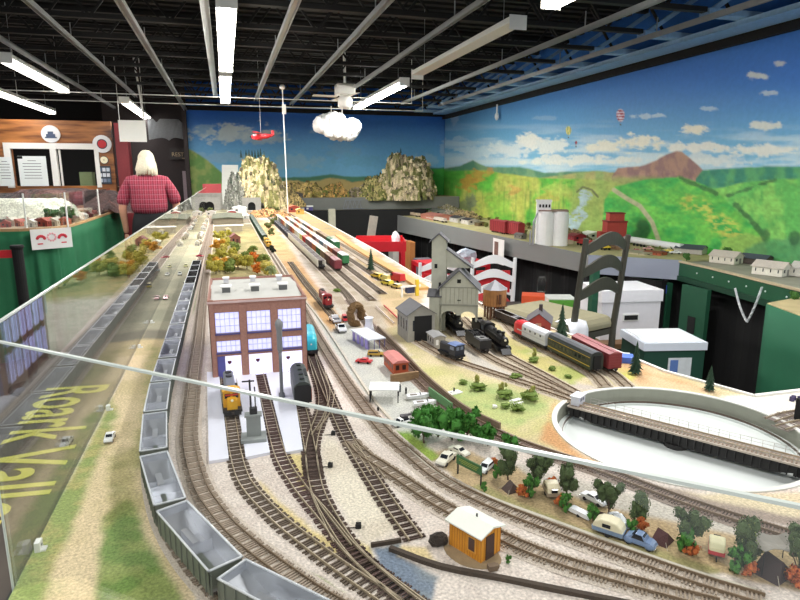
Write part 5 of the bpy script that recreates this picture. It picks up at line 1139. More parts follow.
of = house('small_office', 'low grey office hut with white framed windows before the coaling tower', 30, 56, 30, 4, (164, 160, 150), (150, 150, 148), 3, 3); at(of, 440, 349, .0); of.location.y += .03
MB().box(-10.4, -3.6, -28.6, -28.2, 10, 24).build('white_frame', m_white, of)
# --- water tower
p = P(494, 318); wt = thing('water_tower', 'round brown wooden water tank on a timber stand with a conical roof', 'water tower', p)
m = MB(); m.lathe([(34, 42), (36, 92)], 24); m.build('tank', mat((172, 122, 76), .75, var=.3, scale=60), wt)
sl = MB()
for k in range(24): a = 2*PI*k/24; sl.box(35*math.cos(a)-.5, 35*math.cos(a)+.5, 35*math.sin(a)-.5, 35*math.sin(a)+.5, 42, 92)
sl.build('staves', mat((140, 96, 58), .8), wt); r = MB(); r.lathe([(40, 92), (2, 118), (1, 119)], 8); r.build('conical_roof', mat((128, 128, 132), .5, .2, var=.3, scale=20), wt)
lg = MB()
for x in (-22, 0, 22):
    for y in (-20, 0, 20): lg.box(x-2.5, x+2.5, y-2.5, y+2.5, 0, 38)
lg.box(-32, 32, -22, -18, 38, 42).box(-32, 32, 18, 22, 38, 42).box(-32, 32, -2, 2, 38, 42).bar((-22, -20, 2), (22, -20, 36), 2, 2).bar((22, -20, 2), (-22, -20, 36), 2, 2).build('timber_stand', mat((104, 70, 48), .8), wt)
MB().box(-9, -7, -37, -34, 50, 78).box(-3, 5, -37.5, -34, 50, 80).build('dark_ladder', mat((96, 60, 40), .8), wt)
# --- red brick house, small red tool sheds etc
rh_ = house('red_house', 'red brick house with a dark grey roof behind the silver locomotive', 52, 70, 30, 20, (170, 74, 66), (88, 84, 88), 4, 2); at(rh_, 546, 335, -.55, s=1.2); rh_.location.y += .04; MB().box(-2, 6, 0, 8, 40, 64).build('chimney', mat((70, 60, 60), .8), rh_)
MB().exy([(-6, 18), (6, 18), (6, 28), (-6, 28)], -35.6, -35).build('cream_window', mat((200, 150, 120), .6), rh_)
# --- yellow hut near the camera
p = P(470, 556); hut = thing('yellow_hut', 'yellow orange wooden hut with a white roof beside the inner main track', 'building', p, -.66)
hy = mat((222, 150, 34), .65, var=.12, scale=120)
w, d, h, rh = 38, 52, 34, 6
A_ = P(449, 545); B_ = P(480, 564); hx = (B_-A_); hut.rotation_euler = (0, 0, math.atan2(hx.y, hx.x)); hut.location = (A_+B_)/2+Vector((-hx.y, hx.x, 0)).normalized()*.018
Lh = hx.length*500; Dh = 17; h = 33
m = MB(); m.exx([(-Dh, 0), (Dh, 0), (Dh, h), (0, h+5), (-Dh, h)], -Lh, Lh); m.build('walls', hy, hut)
bt = MB()
for k in range(13): x = -Lh+k*2*Lh/12; bt.box(x-.4, x+.4, -Dh-.5, -Dh, 0, h)
for k in range(7): y = -Dh+k*Dh/3; bt.box(Lh, Lh+.5, y-.4, y+.4, 0, h)
bt.build('clapboards', mat((196, 126, 28), .7), hut)
r = MB()
for sg in (-1, 1): r.exx([(0, h+5), (0, h+7), (sg*(Dh+5), h+.2), (sg*(Dh+5), h-1.4)], -Lh-4, Lh+4)
r.build('roof', mat((236, 236, 226), .6, var=.04), hut); MB().lathe([(1.2, h+4), (1.2, h+10)], 8, (0, 3)).build('stove_pipe', mat((90, 90, 88), .6), hut)
f_ = MB().box(5, 17, -Dh-1.4, -Dh-.2, 8, 27).build('window', mat((226, 160, 60), .6), hut); MB().box(6.5, 15.5, -Dh-1.7, -Dh-1.3, 10, 25.5).build('pane', mat((74, 46, 40), .3), f_)
f_ = MB().box(Lh+.2, Lh+1.4, -9, 5, 0, 29).build('door', mat((70, 44, 36), .6), hut)
MB().tube([(-Lh-6, -Dh-8, 1), (-Lh-2, -Dh-6, 1)], .4, 4).build('cable', m_black, hut)
bs = MB(); n = 28; bs.prism([((Lh+14)*math.cos(2*PI*k/n)+2, (Dh+13)*math.sin(2*PI*k/n)*(1.05 if math.sin(2*PI*k/n) < 0 else .7)-4) for k in range(n)], -.5, 2.2); o = bs.build('hut_mound', mat((150, 128, 96), .9, var=.2, scale=120)); o.location = hut.location+Vector((0, 0, -.0016)); o.rotation_euler = hut.rotation_euler; tag(o, 'low oval brown base under the yellow hut', 'mound'); hut.location.z += .0006
o = MB().ell((0, 0, 5), (13, 9, 9), 10, jit=.1).build('coal_pile', mat((58, 48, 42), .9, var=.3, scale=300, bump=1)); o.location = hut.location+hut.rotation_euler.to_matrix() @ Vector((-.034, -.026, 0)); tag(o, 'brown black coal pile at the left corner of the yellow hut', 'pile')
o = MB().cbox((0, 0, 3), (10, 7, 6)).cbox((6, 2, 2), (5, 5, 4)).build('crate', mat((120, 100, 80), .8)); o.location = hut.location+hut.rotation_euler.to_matrix() @ Vector((.040, -.016, 0)); tag(o, 'small brown crates before the yellow hut door', 'crate')
# --- pavilion and sales yard
p = P(384, 403); pv = thing('white_roof_pavilion', 'open pavilion with a flat white roof and black posts in the sales yard', 'pavilion', p, -.30)
MB().box(-29, 29, -2, 42, 25, 28).build('roof', mat((236, 238, 234), .5, var=.03), pv); ps = MB()
for x in (-27, 27):
    for y in (0, 39): MB().box(x-1, x+1, y-1, y+1, 0, 25).build('post', m_black, pv)
MB().box(-27, -26, 1, 38, 2, 25).build('side_wall', m_black, pv)
p = P(362, 352); ms = thing('long_market_shed', 'long pale roofed open shed with lilac panels on the apron', 'shed', P(378, 349), .19)
MB().box(-26, 22, 0, 118, 24, 27).build('roof', mat((206, 210, 216), .6, var=.06), ms)
for x in (-24, -9, 6, 20):
    for y in (2,): MB().box(x-.8, x+.8, y, y+1.6, 0, 24).build('post', mat((90, 80, 130), .6), ms)
sp_ = MB()
for k in range(4): sp_.box(-26, -24, 8+k*27, 24+k*27, 0, 24)
sp_.build('lilac_panel', mat((150, 136, 196), .6), ms)
p = P(367, 333); ctw = thing('cooling_tower', 'small white waisted cooling tower beside the long pale shed', 'tower', P(369, 332)); MB().lathe([(17, 0), (13, 14), (10, 28), (11, 38), (13, 42), (12, 42), (9, 30)], 20).build('shell', mat((232, 234, 244), .5, var=.03), ctw, smooth=True)
cd = thing('pink_roof_diner', 'rust red railcar diner with pink roof behind the timber retaining logs', 'building', P(401, 376), .02)
m = MB(); m.box(-17, 17, 0, 78, 4, 30); m.build('body', mat((176, 84, 50), .7, var=.2, scale=60), cd); MB().exy([(-19, 30), (19, 30), (8, 36), (-8, 36)], -3, 81).build('roof', mat((196, 120, 112), .65, var=.15, scale=60), cd)
MB().box(-12, -4, -.6, 0, 14, 25).box(3, 11, -.6, 0, 14, 25).build('windows', mat((60, 40, 36), .3), cd); ww = MB()
for k in range(5): ww.box(-17.4, -17, 6+k*14, 14+k*14, 15, 25)
ww.build('side_windows', mat((70, 44, 40), .3), cd); MB().box(-19, 19, -9, 0, 2, 5).tube([(-17, -8, 5), (17, -8, 12)], .6, 5).build('porch', mat((150, 70, 40), .7), cd)
a = P(391, 383); b = P(418, 379); wl = MB(1)
for k in range(3): wl.bar((a.x, a.y, ZG+.003+.006*k), (b.x, b.y, ZG+.003+.006*k), .008, .0058)
tag(wl.build('timber_wall', mat((134, 106, 74), .85, var=.2, scale=120)), 'low stacked timber wall in front of the pink roofed diner', 'wall')
# green fence and dark cut wall along the rear track
a = P(429, 396, ZG); b = P(452, 413, ZG); tag(MB(1).bar((a.x, a.y, ZG+.009), (b.x, b.y, ZG+.009), .003, .02).build('green_fence', mat((88, 130, 84), .8, var=.2, scale=200)), 'low green hedge fence at the right edge of the sales yard', 'fence')
wp = spline([P(*q) for q in [(378, 330), (398, 350), (424, 378), (462, 410), (500, 430)]]); m = MB(1)
for a, b in zip(wp[::4], wp[4::4]): m.bar((a.x, a.y, ZG+.006), (b.x, b.y, ZG+.006), .004, .014)
tag(m.build('retaining_wall', mat((126, 108, 88), .85, var=.25, scale=120)), 'low brown retaining wall between rear track and engine terminal', 'wall')
wp = spline([P(*q) for q in [(390, 550), (440, 568), (500, 580), (560, 592), (600, 600), (680, 616)]]); m = MB(1)
for a, b in zip(wp[::4], wp[4::4]): m.bar((a.x, a.y, ZG+.0015), (b.x, b.y, ZG+.0015), .006, .007)
wq = [P(371, 547), P(384, 545), P(401, 542)]
for a, b in zip(wq, wq[1:]): m.bar((a.x, a.y, ZG+.0015), (b.x, b.y, ZG+.0015), .004, .007)
tag(m.build('cut_edge', mat((66, 54, 44), .9, var=.3, scale=120)), 'dark raised edge strip curving past the yellow hut', 'edging')
# concrete curbs
for pts, lb in (([(408, 449), (430, 468), (455, 484), (500, 503), (560, 525), (620, 547), (690, 572), (760, 594)], 'pale stone curb between outer main track and campground'), ([(272, 254), (290, 282), (320, 320), (348, 362), (372, 398), (396, 426)], 'pale curb along the left edge of the grey apron')):
    wp = spline([P(*q) for q in pts]); m = MB(1)
    for a, b in zip(wp[::4], wp[4::4]): m.bar((a.x, a.y, ZG+.001), (b.x, b.y, ZG+.001), .005, .005)
    tag(m.build('stone_curb', mat((196, 188, 172), .85, var=.15, scale=120)), lb, 'curb')
# switch stands
for (x, y), lb in (((333, 435), 'black switch motor between green locomotive track and dark stub track, farther one'), ((330, 467), 'black switch motor in the middle of the yard ground'), ((358, 528), 'black switch motor nearest the camera beside the merging tracks')):
    s = thing('switch_motor', lb, 'switch', P(x, y), -YAW); MB().box(-3, 4, -3, 4, 0, 6).lathe([(2.4, 6), (1.4, 8)], 8).build('housing', m_black, s); MB().tube([(-1, 0, 1), (-14, -2, 1)], .6, 5).build('lever', m_black, s)
# arch made of brown fibre
ar = MB(); a = P(357, 326); n = 22
for k in range(n): t = -.35+k*(PI+.7+1.6)/n; ar.ell((21*math.cos(t)*1.0, 0, 34+28*math.sin(t)), (10, 14, 10), 8, jit=.2)
ao = thing('fibre_arch', 'fuzzy brown ring shaped arch standing on the apron', 'arch', P(356, 326), .5); ar.build('fibre_ring', mat((134, 104, 66), .95, var=.35, scale=300, bump=1), ao)
# ================================================================ VEHICLES
def car(name, lb, c, kind='sedan', c2=None, cat='car'):
    t = thing(name, lb, cat); cm = mat(c, .3, var=.02, coat=.3); w = 10
    if kind == 'beetle':
        pr = [(-24, 5), (-24, 9), (-21, 13), (-16, 15), (-11, 18), (-6, 21.5), (2, 22), (8, 19), (11, 14.5), (17, 13.5), (22, 10.5), (24, 7), (24, 5)]
    elif kind == 'wagon': pr = [(-27, 5), (-27, 12), (-25, 18), (6, 18.5), (12, 12.5), (25, 11), (27, 8), (27, 5)]
    elif kind == 'pickup': pr = [(-27, 5), (-27, 12), (-3, 12.2), (-2, 19), (7, 19), (12, 12.5), (25, 11.5), (27, 8), (27, 5)]
    elif kind == 'van': pr = [(-26, 5), (-26, 23), (-24, 24.5), (14, 24.5), (20, 15), (26, 13), (27, 8), (27, 5)]
    else: pr = [(-27, 5), (-27, 11), (-15, 12.5), (-10, 18), (4, 18), (11, 12.5), (25, 11), (27, 8), (27, 5)]
    vs = []; fs = []; n = len(pr)
    hi = max(p[1] for p in pr)
    def wid(z): return w if z < 13 else w-(z-13)*.28
    for y, z in pr: vs += [(-wid(z), y, z), (wid(z), y, z)]
    for i in range(n-1): fs.append((2*i, 2*i+2, 2*i+3, 2*i+1))
    fs.append(tuple(2*i for i in range(n))[::-1]); fs.append(tuple(2*i+1 for i in range(n))); fs.append((0, 1, 2*n-1, 2*n-2))
    MB().add(vs, fs).build('body', cm, t, bevel=.0006)
    g = MB()
    if kind in ('sedan', 'beetle'): g.exx([(-12, 13.4), (-8.5, hi-1.2), (3, hi-1.2), (8.5, 13.4)], -w+.35, w-.35).exx([(-14.5, 13.2), (-10, hi-.6), (-9, hi-.6), (-12, 13.2)], -7, 7).exx([(5, hi-.4), (6, hi-.4), (12, 13), (9, 13)], -7, 7)
    elif kind == 'wagon': g.exx([(-23, 13), (-22, 17.2), (5, 17.4), (9, 13)], -w-.0, w+.0).exx([(6, 18.2), (7, 18), (12.6, 12.6), (9, 13)], -7.5, 7.5)
    elif kind == 'van': g.exx([(8, 16), (8, 22), (14, 22), (18, 16)], -w-.1, w+.1).exx([(14.6, 24), (15.6, 24), (20.6, 15.4), (18, 16)], -8, 8)
    else: g.exx([(0, 13), (0, 18), (6, 18), (9, 13)], -w+.3, w-.3).exx([(7.2, 18.6), (8.2, 18.4), (12.6, 12.6), (9, 13)], -7.5, 7.5).box(-w+1.5, w-1.5, -25.5, -4, 11.9, 12.6)
    g.build('windows', M_WIN, t)
    for y in (-16, 16):
        for s in (-1, 1): MB().tube([(s*(w-2.4), y, 4), (s*(w+.3), y, 4)], 4, 12).tube([(s*(w+.3), y, 4), (s*(w+.5), y, 4)], 2.2, 10).build('wheel', m_black, t)
    for q0 in (pr[-1][0]-.2, pr[0][0]-1.2): MB().box(-w+.5, w-.5, q0, q0+1.4, 5, 7).build('bumper', mat((190, 192, 196), .25, .8), t)
    if kind == 'beetle': f = MB(); [f.ell((s*(w-1.2), y, 7), (2.6, 7.5, 6), 10) for s in (-1, 1) for y in (-16, 16)]; f.build('fenders', cm, t, smooth=True)
    return t
def put(o, a, b=None, s=None, z=ZG):
    if s: s *= .84
    A = P(*a, z); o.location = A
    if b: B = P(*b, z); o.rotation_euler = (0, 0, heading(A, B))
    if s: o.scale = (s, s, s)
    return o
put(car('toy_beetle', 'blue grey rounded toy car towing the cream and blue caravan', (120, 142, 178), 'beetle'), (640, 545), (656, 551), .88)
put(car('toy_car', 'white toy sports car alone on the grass strip by the clear panel', (232, 232, 230)), (110, 440), (106, 450), .8)
put(car('toy_car', 'white toy sedan left of the green billboard', (232, 226, 208)), (446, 462), (437, 470), .95)
put(car('toy_car', 'white toy station wagon right of the green billboard', (226, 228, 228), 'wagon'), (486, 470), (478, 477), .8)
put(car('toy_car', 'pale toy sedan parked behind the white sedan near the bushes', (226, 222, 206)), (459, 454), (470, 459), .8)
put(car('toy_car', 'white toy car parked at the lane behind the campground trees', (234, 234, 236)), (594, 502), (604, 507), .8)
put(car('toy_car', 'white toy wagon beside the cream and blue caravan', (226, 228, 232), 'wagon'), (618, 524), (612, 516), .8)
put(car('toy_car', 'red toy car parked on the grey apron near the long shed', (206, 40, 48)), (364, 363), (352, 362), .85)
put(car('toy_car', 'mustard yellow toy car behind the red one by the long shed', (176, 140, 50), 'wagon'), (376, 356), (388, 356), .9)
put(car('toy_truck', 'white toy pickup nearer on the apron by the fibre arch', (236, 238, 240), 'pickup', cat='truck'), (341, 331), (346, 337), 1.35)
put(car('toy_truck', 'white toy pickup with red load farther on the apron', (238, 238, 240), 'pickup', cat='truck'), (335, 322), (329, 317), 1.35)
put(car('toy_van', 'red toy van beside the brown fibre arch', (204, 44, 50), 'van', cat='van'), (345, 321), (349, 326), .9)
put(car('toy_truck', 'white toy tow truck at the lower corner of the sales yard', (236, 236, 232), 'pickup', cat='truck'), (401, 425), (392, 428), .8)
cr_ = thing('toy_crane_arm', 'dark crane boom with a red end behind the white tow truck', 'crane', P(404, 422), 0); MB().cbox((0, 0, 8), (12, 12, 10)).bar((0, 0, 12), (38, 8, 14), 4, 3).build('boom', mat((70, 66, 70), .6), cr_); MB().cbox((40, 8, 10), (9, 8, 12)).build('red_end', m_red, cr_)
def boat(lb, px, py, c=(232, 234, 236)):
    t = thing('toy_boat', lb, 'boat', P(px, py), heading(P(px, py), P(px+14, py-1))); vs = []; n = 9; fs = []
    for k in range(n): u = k/(n-1); w = 8*math.sqrt(max(0, 1-u**3)); y = -20+44*u; vs += [(-w*.5, y, 3), (w*.5, y, 3), (w, y, 9+u*2), (-w, y, 9+u*2)]
    for k in range(n-1):
        a = 4*k; b = a+4; fs += [(a+j, a+(j+1) % 4, b+(j+1) % 4, b+j) for j in range(4)]
    fs += [(3, 2, 1, 0)]; MB().add(vs, fs).build('hull', mat(c, .3, var=.03), t); MB().box(-4, 4, -14, 6, 9, 9.9).build('cockpit', mat((110, 100, 90), .5), t); MB().box(-5, 5, 6, 7, 9, 13).build('windscreen', M_WIN, t); return t
boat('white toy boat in the sales yard, the farther of two', 417, 399); boat('white toy boat in the sales yard, the nearer of two', 424, 406)
pb = thing('planter_bench', 'flat white slab near the corner of the green hedge fence', 'slab', P(430, 414), -.2); MB().box(-16, 16, -5, 5, 0, 3).build('slab', mat((206, 204, 190), .7), pb)
# small boxcars / gas pump figures in the yard
for (x, y, c, lb, hh) in ((395, 391, (40, 60, 70), 'tiny dark figure left in the sales yard', 19), (400, 392, (50, 50, 60), 'tiny slim dark figure second from left in the sales yard', 17), (406, 394, (26, 26, 30), 'tiny black figure beside the white boats', 14), (378, 411, (20, 20, 22), 'tiny black post foot by the pavilion', 8)):
    t = thing('toy_figure', lb, 'figure', P(x, y)); MB().tube([(-1.2, 0, 0), (-.9, 0, hh*.5)], .9, 6).tube([(1.2, 0, 0), (.9, 0, hh*.5)], .9, 6).tube([(0, 0, hh*.48), (0, 0, hh*.82)], [1.9, 2.3], 8).ell((0, 0, hh*.92), (1.4, 1.4, 1.7), 8).build('body', mat(c, .7), t)
# caravans
def caravan(lb, c, c2, kind='oval'):
    t = thing('toy_caravan', lb, 'caravan'); n = 18
    pr = [(-22, 6), (-23, 12), (-20, 20), (-12, 25), (0, 26.5), (12, 25), (19, 19), (22, 12), (21, 6)]
    if kind == 'round': pr = [(-17, 6), (-18, 13), (-15, 21), (-8, 25), (4, 26), (12, 23), (16, 16), (17, 6)]
    MB().exx([(y, z) for y, z in pr if z >= 12 or True], -11, 11).build('shell', mat(c, .4, var=.04), t, bevel=.002)
    MB().exx([(pr[0][0]-.3, 6), (pr[1][0]-.2, 12.5), (pr[-2][0]+.3, 12.5), (pr[-1][0]+.4, 6)], -11.3, 11.3).build('lower_band', mat(c2, .4), t)
    MB().box(-11.5, 11.5, -8, 4, 15, 20.5).box(-5, 5, -19.5, -17.6 if kind == 'round' else -16, 14, 20).build('windows', M_WIN, t)
    for s in (-1, 1): MB().tube([(s*8.5, 0, 4.2), (s*11.2, 0, 4.2)], 4.2, 12).build('wheel', m_black, t)
    MB().bar((0, 20, 5), (0, 32, 5), 2, 1.5).build('tow_bar', m_black, t); return t
put(caravan('cream and blue grey toy caravan hitched to the blue rounded car', (232, 222, 190), (126, 146, 172)), (609, 534), (627, 540), .98)
put(caravan('round cream toy caravan between orange bushes in the campground', (226, 212, 180), (176, 160, 140), 'round'), (551, 495), (546, 486), .95)
put(caravan('cream toy caravan with a red lower half', (226, 218, 176), (186, 40, 44), 'round'), (716, 553), (716, 570), .9)
cn = thing('white_canoe', 'long white covered trailer parked in the campground', 'trailer', P(580, 516), heading(P(574, 513), P(590, 521))); cn.scale = (.7,)*3; MB().exx([(-22, 4), (-22, 9), (-18, 12), (18, 12), (22, 8), (22, 4)], -7, 7).build('body', mat((230, 230, 234), .4), cn); [MB().tube([(s*5, 0, 3), (s*7.4, 0, 3)], 3, 10).build('wheel', m_black, cn) for s in (-1, 1)]
# tents
def tent(lb, px, py, s, c, rz=0, top=None):
    t = thing('toy_tent', lb, 'tent', P(px, py), rz); m = MB(); m.add([(-12*s, -10*s, 0), (12*s, -10*s, 0), (12*s, 10*s, 0), (-12*s, 10*s, 0), (-2*s, -7*s, 14*s), (3*s, 7*s, 14*s)], [(0, 1, 4), (1, 2, 5, 4), (2, 3, 5), (3, 0, 4, 5), (3, 2, 1, 0)])
    m.build('canvas', mat(c, .85, var=.2, scale=120), t); MB().add([(-3*s, -9.6*s, .2), (3*s, -9.6*s, .2), (-1.8*s, -7.3*s, 11*s)], [(0, 1, 2), (2, 1, 0)]).build('door_flap', m_black, t)
    for (x, y) in ((-16, -13), (16, -13), (16, 13), (-16, 13)): MB().tube([(x*s*.6, y*s*.6, 6*s), (x*s, y*s, 0)], .3, 4).build('guy_line', mat((200, 190, 170), .8), t)
    return t
tent('dark brown toy tent, leftmost in the campground', 511, 490, .9, (86, 70, 66), .2); tent('small dark tent behind the cream and blue caravan', 604, 522, .9, (84, 66, 58), 1.0); tent('dark maroon toy tent right of the blue rounded car', 662, 541, 1.0, (84, 50, 50), .5)
t = tent('large black brown tent under a grey awning at the right edge', 772, 573, 1.5, (58, 44, 42), .3)
aw = thing('grey_awning', 'grey cloth awning on poles above the largest tent', 'awning', P(771, 566), -.2)
vs = []; fs = []
for i in range(6):
    for j in range(6): vs.append((-24+i*9.6, -18+j*6.4, 30+3*math.sin(i*1.3)+2*math.cos(j*1.1)))
for i in range(5):
    for j in range(5): q = i*6+j; fs.append((q, q+6, q+7, q+1))
a_ = MB().add(vs, fs).build('cloth', mat((150, 144, 134), .9), aw); a_.modifiers.new('t', 'SOLIDIFY').thickness = .0008
for x, y in ((-23, -17), (23, -17), (23, 13), (-23, 13)): MB().tube([(x, y, 0), (x, y, 31)], .6, 5).build('pole', m_black, aw)
# billboard
A = P(457, 474); B = P(480, 486); bb = thing('green_billboard', 'green billboard with faint yellow lines on two black posts', 'billboard', A, math.atan2((B-A).y, (B-A).x)); L_ = (B-A).length*1000
MB().box(-1, L_+2, -.8, .8, 17, 31).build('board', mat((54, 104, 56), .6), bb); MB().box(4, L_-3, -1.1, -.8, 26, 27).box(4, L_-5, -1.1, -.8, 23.5, 24.5).box(8, L_-6, -1.1, -.8, 21, 21.8).build('yellow_lines', mat((150, 160, 70), .6), bb)
for x in (0, L_): MB().box(x-.9, x+.9, .8, 2.4, 0, 31).build('post', m_black, bb)
# ================================================================ TREES
def leafy(name, ch, cl, lb='', h=60, r=24, trunk=18, n=150, seed=1, crown=1.0, leaf=5.2):
    R = random.Random(seed); t = thing(name, lb, 'tree')
    MB().tube([(0, 0, 0), (R.uniform(-1, 1), R.uniform(-1, 1), trunk*.6), (0, 0, h*.75)], [h*.035, h*.028, h*.01], 6).bar((0, 0, trunk), (r*.5, 0, h*.6), 1.2, 1.2).bar((0, 0, trunk), (-r*.5, r*.2, h*.6), 1.2, 1.2).build('trunk', mat((92, 72, 56), .9), t)
    m = MB(); cz = (h+trunk)/2; hz = (h-trunk)/2*crown
    bl = [(R.gauss(0, .34), R.gauss(0, .34), R.uniform(-.7, .7), R.uniform(.34, .55)) for k in range(14)]
    for bx, by, bz, br in bl: m.ell((bx*r, by*r, cz+bz*hz), (br*r*.8, br*r*.8, br*hz*.9), 7, 0, .25, R)
    for k in range(n):
        bx, by, bz, br = R.choice(bl); a = R.uniform(0, 2*PI); u = R.uniform(-1, 1); q = math.sqrt(1-u*u); s = R.uniform(.6, 1.1)*leaf
        c = Vector((bx*r+br*r*q*math.cos(a), by*r+br*r*q*math.sin(a), cz+bz*hz+br*hz*u)); d1 = Vector((R.gauss(0, 1), R.gauss(0, 1), R.gauss(0, 1))).normalized(); d2 = d1.orthogonal().normalized()
        m.add([c-d1*s*.6, c+d2*s*.5, c+d1*s*.6, c-d2*s*.5+Vector((0, 0, s*.3))], [(0, 1, 2), (0, 2, 3), (2, 1, 0), (3, 2, 0)], R.choice((0, 0, 1)))
    m.build('foliage', [mat(ch, .9, var=.35, scale=180), mat(cl, .9, var=.3, scale=180)], t); return t
def conifer(name, lb, c, h=70, r=14, tiers=9, seed=2):
    R = random.Random(seed); t = thing(name, lb, 'tree'); MB().tube([(0, 0, 0), (0, 0, h*.9)], [h*.03, h*.008], 6).build('trunk', mat((80, 60, 46), .9), t); m = MB(); n = 16
    for k in range(tiers):
        z = h*(.08+.86*k/tiers); rr_ = r*(1-k/tiers)**.85+1; vs = [(0, 0, z+h*.16)]
        for j in range(n): a = 2*PI*j/n+k; q = rr_*(1 if j % 2 else .68)*R.uniform(.85, 1.12); vs.append((q*math.cos(a), q*math.sin(a), z-(2 if j % 2 else -1)*h*.015))
        m.add(vs, [(0, j+1, (j+1) % n+1) for j in range(n)]+[tuple(range(1, n+1))[::-1]])
    m.build('needles', mat(c, .9, var=.4, scale=200), t); return t
ft = [leafy('leafy_tree', (74, 92, 52), (118, 130, 78), h=62, r=23, trunk=13, seed=s, n=900, leaf=2.8) for s in (1, 2)]
for k, (x, y, s, lb) in enumerate([(508, 480, .92, 'dark green toy tree behind the leftmost brown tent'), (536, 487, .92, 'dark green toy tree left of the round cream caravan'), (566, 497, .92, 'dark green toy tree right of the round cream caravan'), (608, 517, .9, 'dark green toy tree behind the cream and blue caravan'), (639, 526, .85, 'olive toy tree behind the blue rounded car'), (690, 548, .95, 'olive toy tree left of the red and cream caravan'), (744, 564, 1.08, 'olive toy tree right of the red and cream caravan'), (797, 582, 1.1, 'dark toy tree at the right edge by the grey awning')]):
    inst(ft[k % 2], lb, P(x, y), k*1.3, None, (s*.74, s*.74, s*.84))
bp = leafy('bright_bush', (70, 130, 44), (110, 168, 70), h=26, r=9, trunk=2, seed=5, n=160, leaf=3.2, crown=1.05)
for k, (x, y, s, lb) in enumerate([(497, 478, .8, 'bright green bush right of the white station wagon'), (530, 496, 1.1, 'bright green bush left of the round cream caravan'), (565, 511, .9, 'bright green bush before the orange shrub, middle of the campground'), (593, 521, .85, 'bright green bush before the cream and blue caravan'), (632, 533, .7, 'bright green bush just behind the blue rounded car'), (685, 552, 1.15, 'bright green bush right of the maroon tent'), (737, 572, 1.15, 'bright green bush right of the red and cream caravan'), (508, 563, .35, 'tiny green tuft beside the yellow hut door'), (484, 491, .5, 'low green tuft at the foot of the billboard post')]):
    inst(bp, lb, P(x, y), k*1.1, None, s)
ob = leafy('orange_shrub', (196, 104, 50), (226, 160, 56), h=20, r=9, trunk=2, seed=6, n=140, leaf=3)
for k, (x, y, s, lb) in enumerate([(522, 496, .9, 'rust orange shrub beside the leftmost tent'), (552, 487, .8, 'rust orange shrub behind the round cream caravan'), (560, 507, .9, 'rust orange shrub before the round cream caravan'), (641, 530, .9, 'yellow orange shrub behind the blue rounded car'), (692, 556, .9, 'orange shrub under the olive tree by the maroon tent'), (749, 575, .9, 'orange shrub under the olive tree by the awning'), (794, 584, 1.1, 'yellow orange shrub at the right edge of the campground'), (494, 467, .8, 'rust orange shrub behind the white station wagon')]):
    inst(ob, lb, P(x, y), k*.9, None, s)
gp = [leafy('round_green_tree', (62, 122, 44), (96, 150, 66), h=36, r=19, trunk=6, seed=s, n=420, leaf=3.6) for s in (8, 9)]
for k, (x, y, s, lb) in enumerate([(424, 443, 1.25, 'bright green tree at the left end of the tree row by the sales yard'), (438, 437, 1.25, 'bright green tree second in the row by the sales yard'), (452, 440, 1.1, 'bright green tree third in the row by the sales yard'), (467, 440, 1.2, 'bright green tree fourth in the row by the sales yard'), (488, 446, .8, 'smaller bright green tree fifth in the row'), (508, 453, .75, 'small bright green tree at the right end of the row')]):
    inst(gp[k % 2], lb, P(x, y), k*1.7, None, (s, s, s*1.35))
cf = conifer('conifer_tree', '', (36, 62, 42), 78, 17)
for k, (x, y, s, lb) in enumerate([(561, 339, 1.25, 'dark conifer right of the red brick house'), (635, 374, .98, 'dark conifer by the blue plastic crate'), (709, 391, .72, 'dark conifer above the turntable rim at the table edge'), (371, 271, 1.35, 'dark conifer beside the yellow machines on the far tan ground')]):
    inst(cf, lb, P(x, y), k, None, s)
lb_ = leafy('low_bush', (104, 126, 54), (140, 156, 80), h=14, r=16, trunk=1, seed=11, n=110, leaf=3)
for k, (x, y, s, lb) in enumerate([(478, 390, 1.0, 'olive bush at the left end of the garden by the turntable'), (504, 398, 1.1, 'olive bush in the middle of the garden by the turntable'), (530, 400, 1.2, 'olive bush at the right end of the garden by the turntable'), (518, 411, .8, 'low olive hedge piece nearest the picnic table'), (516, 379, .8, 'low olive hedge between the two terminal tracks'), (534, 362, .8, 'olive bush below the silver locomotive'), (552, 370, .6, 'small olive bush below the dark passenger coach'), (463, 384, .6, 'small olive bush at the far left of the garden'), (568, 378, .5, 'tiny olive bush near the turntable track'), (337, 292, .9, 'pale green scrub beside the yard throat'), (505, 408, .6, 'olive bush left of the white picnic table')]):
    inst(lb_, lb, P(x, y), k*.7, None, (s*1.35, s*1.2, s))
st_ = leafy('sapling', (150, 150, 78), (176, 170, 100), h=28, r=8, trunk=8, seed=12, n=70, leaf=2.4)
for k, (x, y, lb) in enumerate([(477, 388, 'thin sapling over the left olive bush'), (502, 396, 'thin sapling over the middle olive bush'), (531, 400, 'thin sapling over the right olive bush'), (534, 360, 'thin sapling below the silver locomotive')]): inst(st_, lb, P(x, y), k, None)
t = thing('picnic_table', 'tiny white picnic table among the olive bushes', 'table', P(516, 404), .3); MB().box(-10, 10, -4, 4, 8, 9.5).build('table_top', m_white, t); [MB().box(-10, 10, y-1.5, y+1.5, 4.5, 5.5).build('bench', m_white, t) for y in (-8, 8)]; [MB().bar((x, -7, 0), (x, 2, 8), 1, 1).bar((x, 7, 0), (x, -2, 8), 1, 1).build('leg', m_white, t) for x in (-8, 8)]
o = MB().ell((0, 0, 3), (6, 5, 4), 7, jit=.25).build('white_stone', m_white); o.location = P(495, 408); tag(o, 'small white stone on the green lawn near the picnic table', 'stone')
t = thing('white_monument', 'white slab monument with a small dark figure by the retaining wall', 'monument', P(454, 393), .3); MB().box(-16, 16, -9, 9, 0, 2).box(-8, 8, -5, 5, 2, 4).build('slab', m_white, t); MB().lathe([(2, 4), (1.6, 10), (.6, 12)], 8).build('figure', mat((50, 44, 44), .6), t)
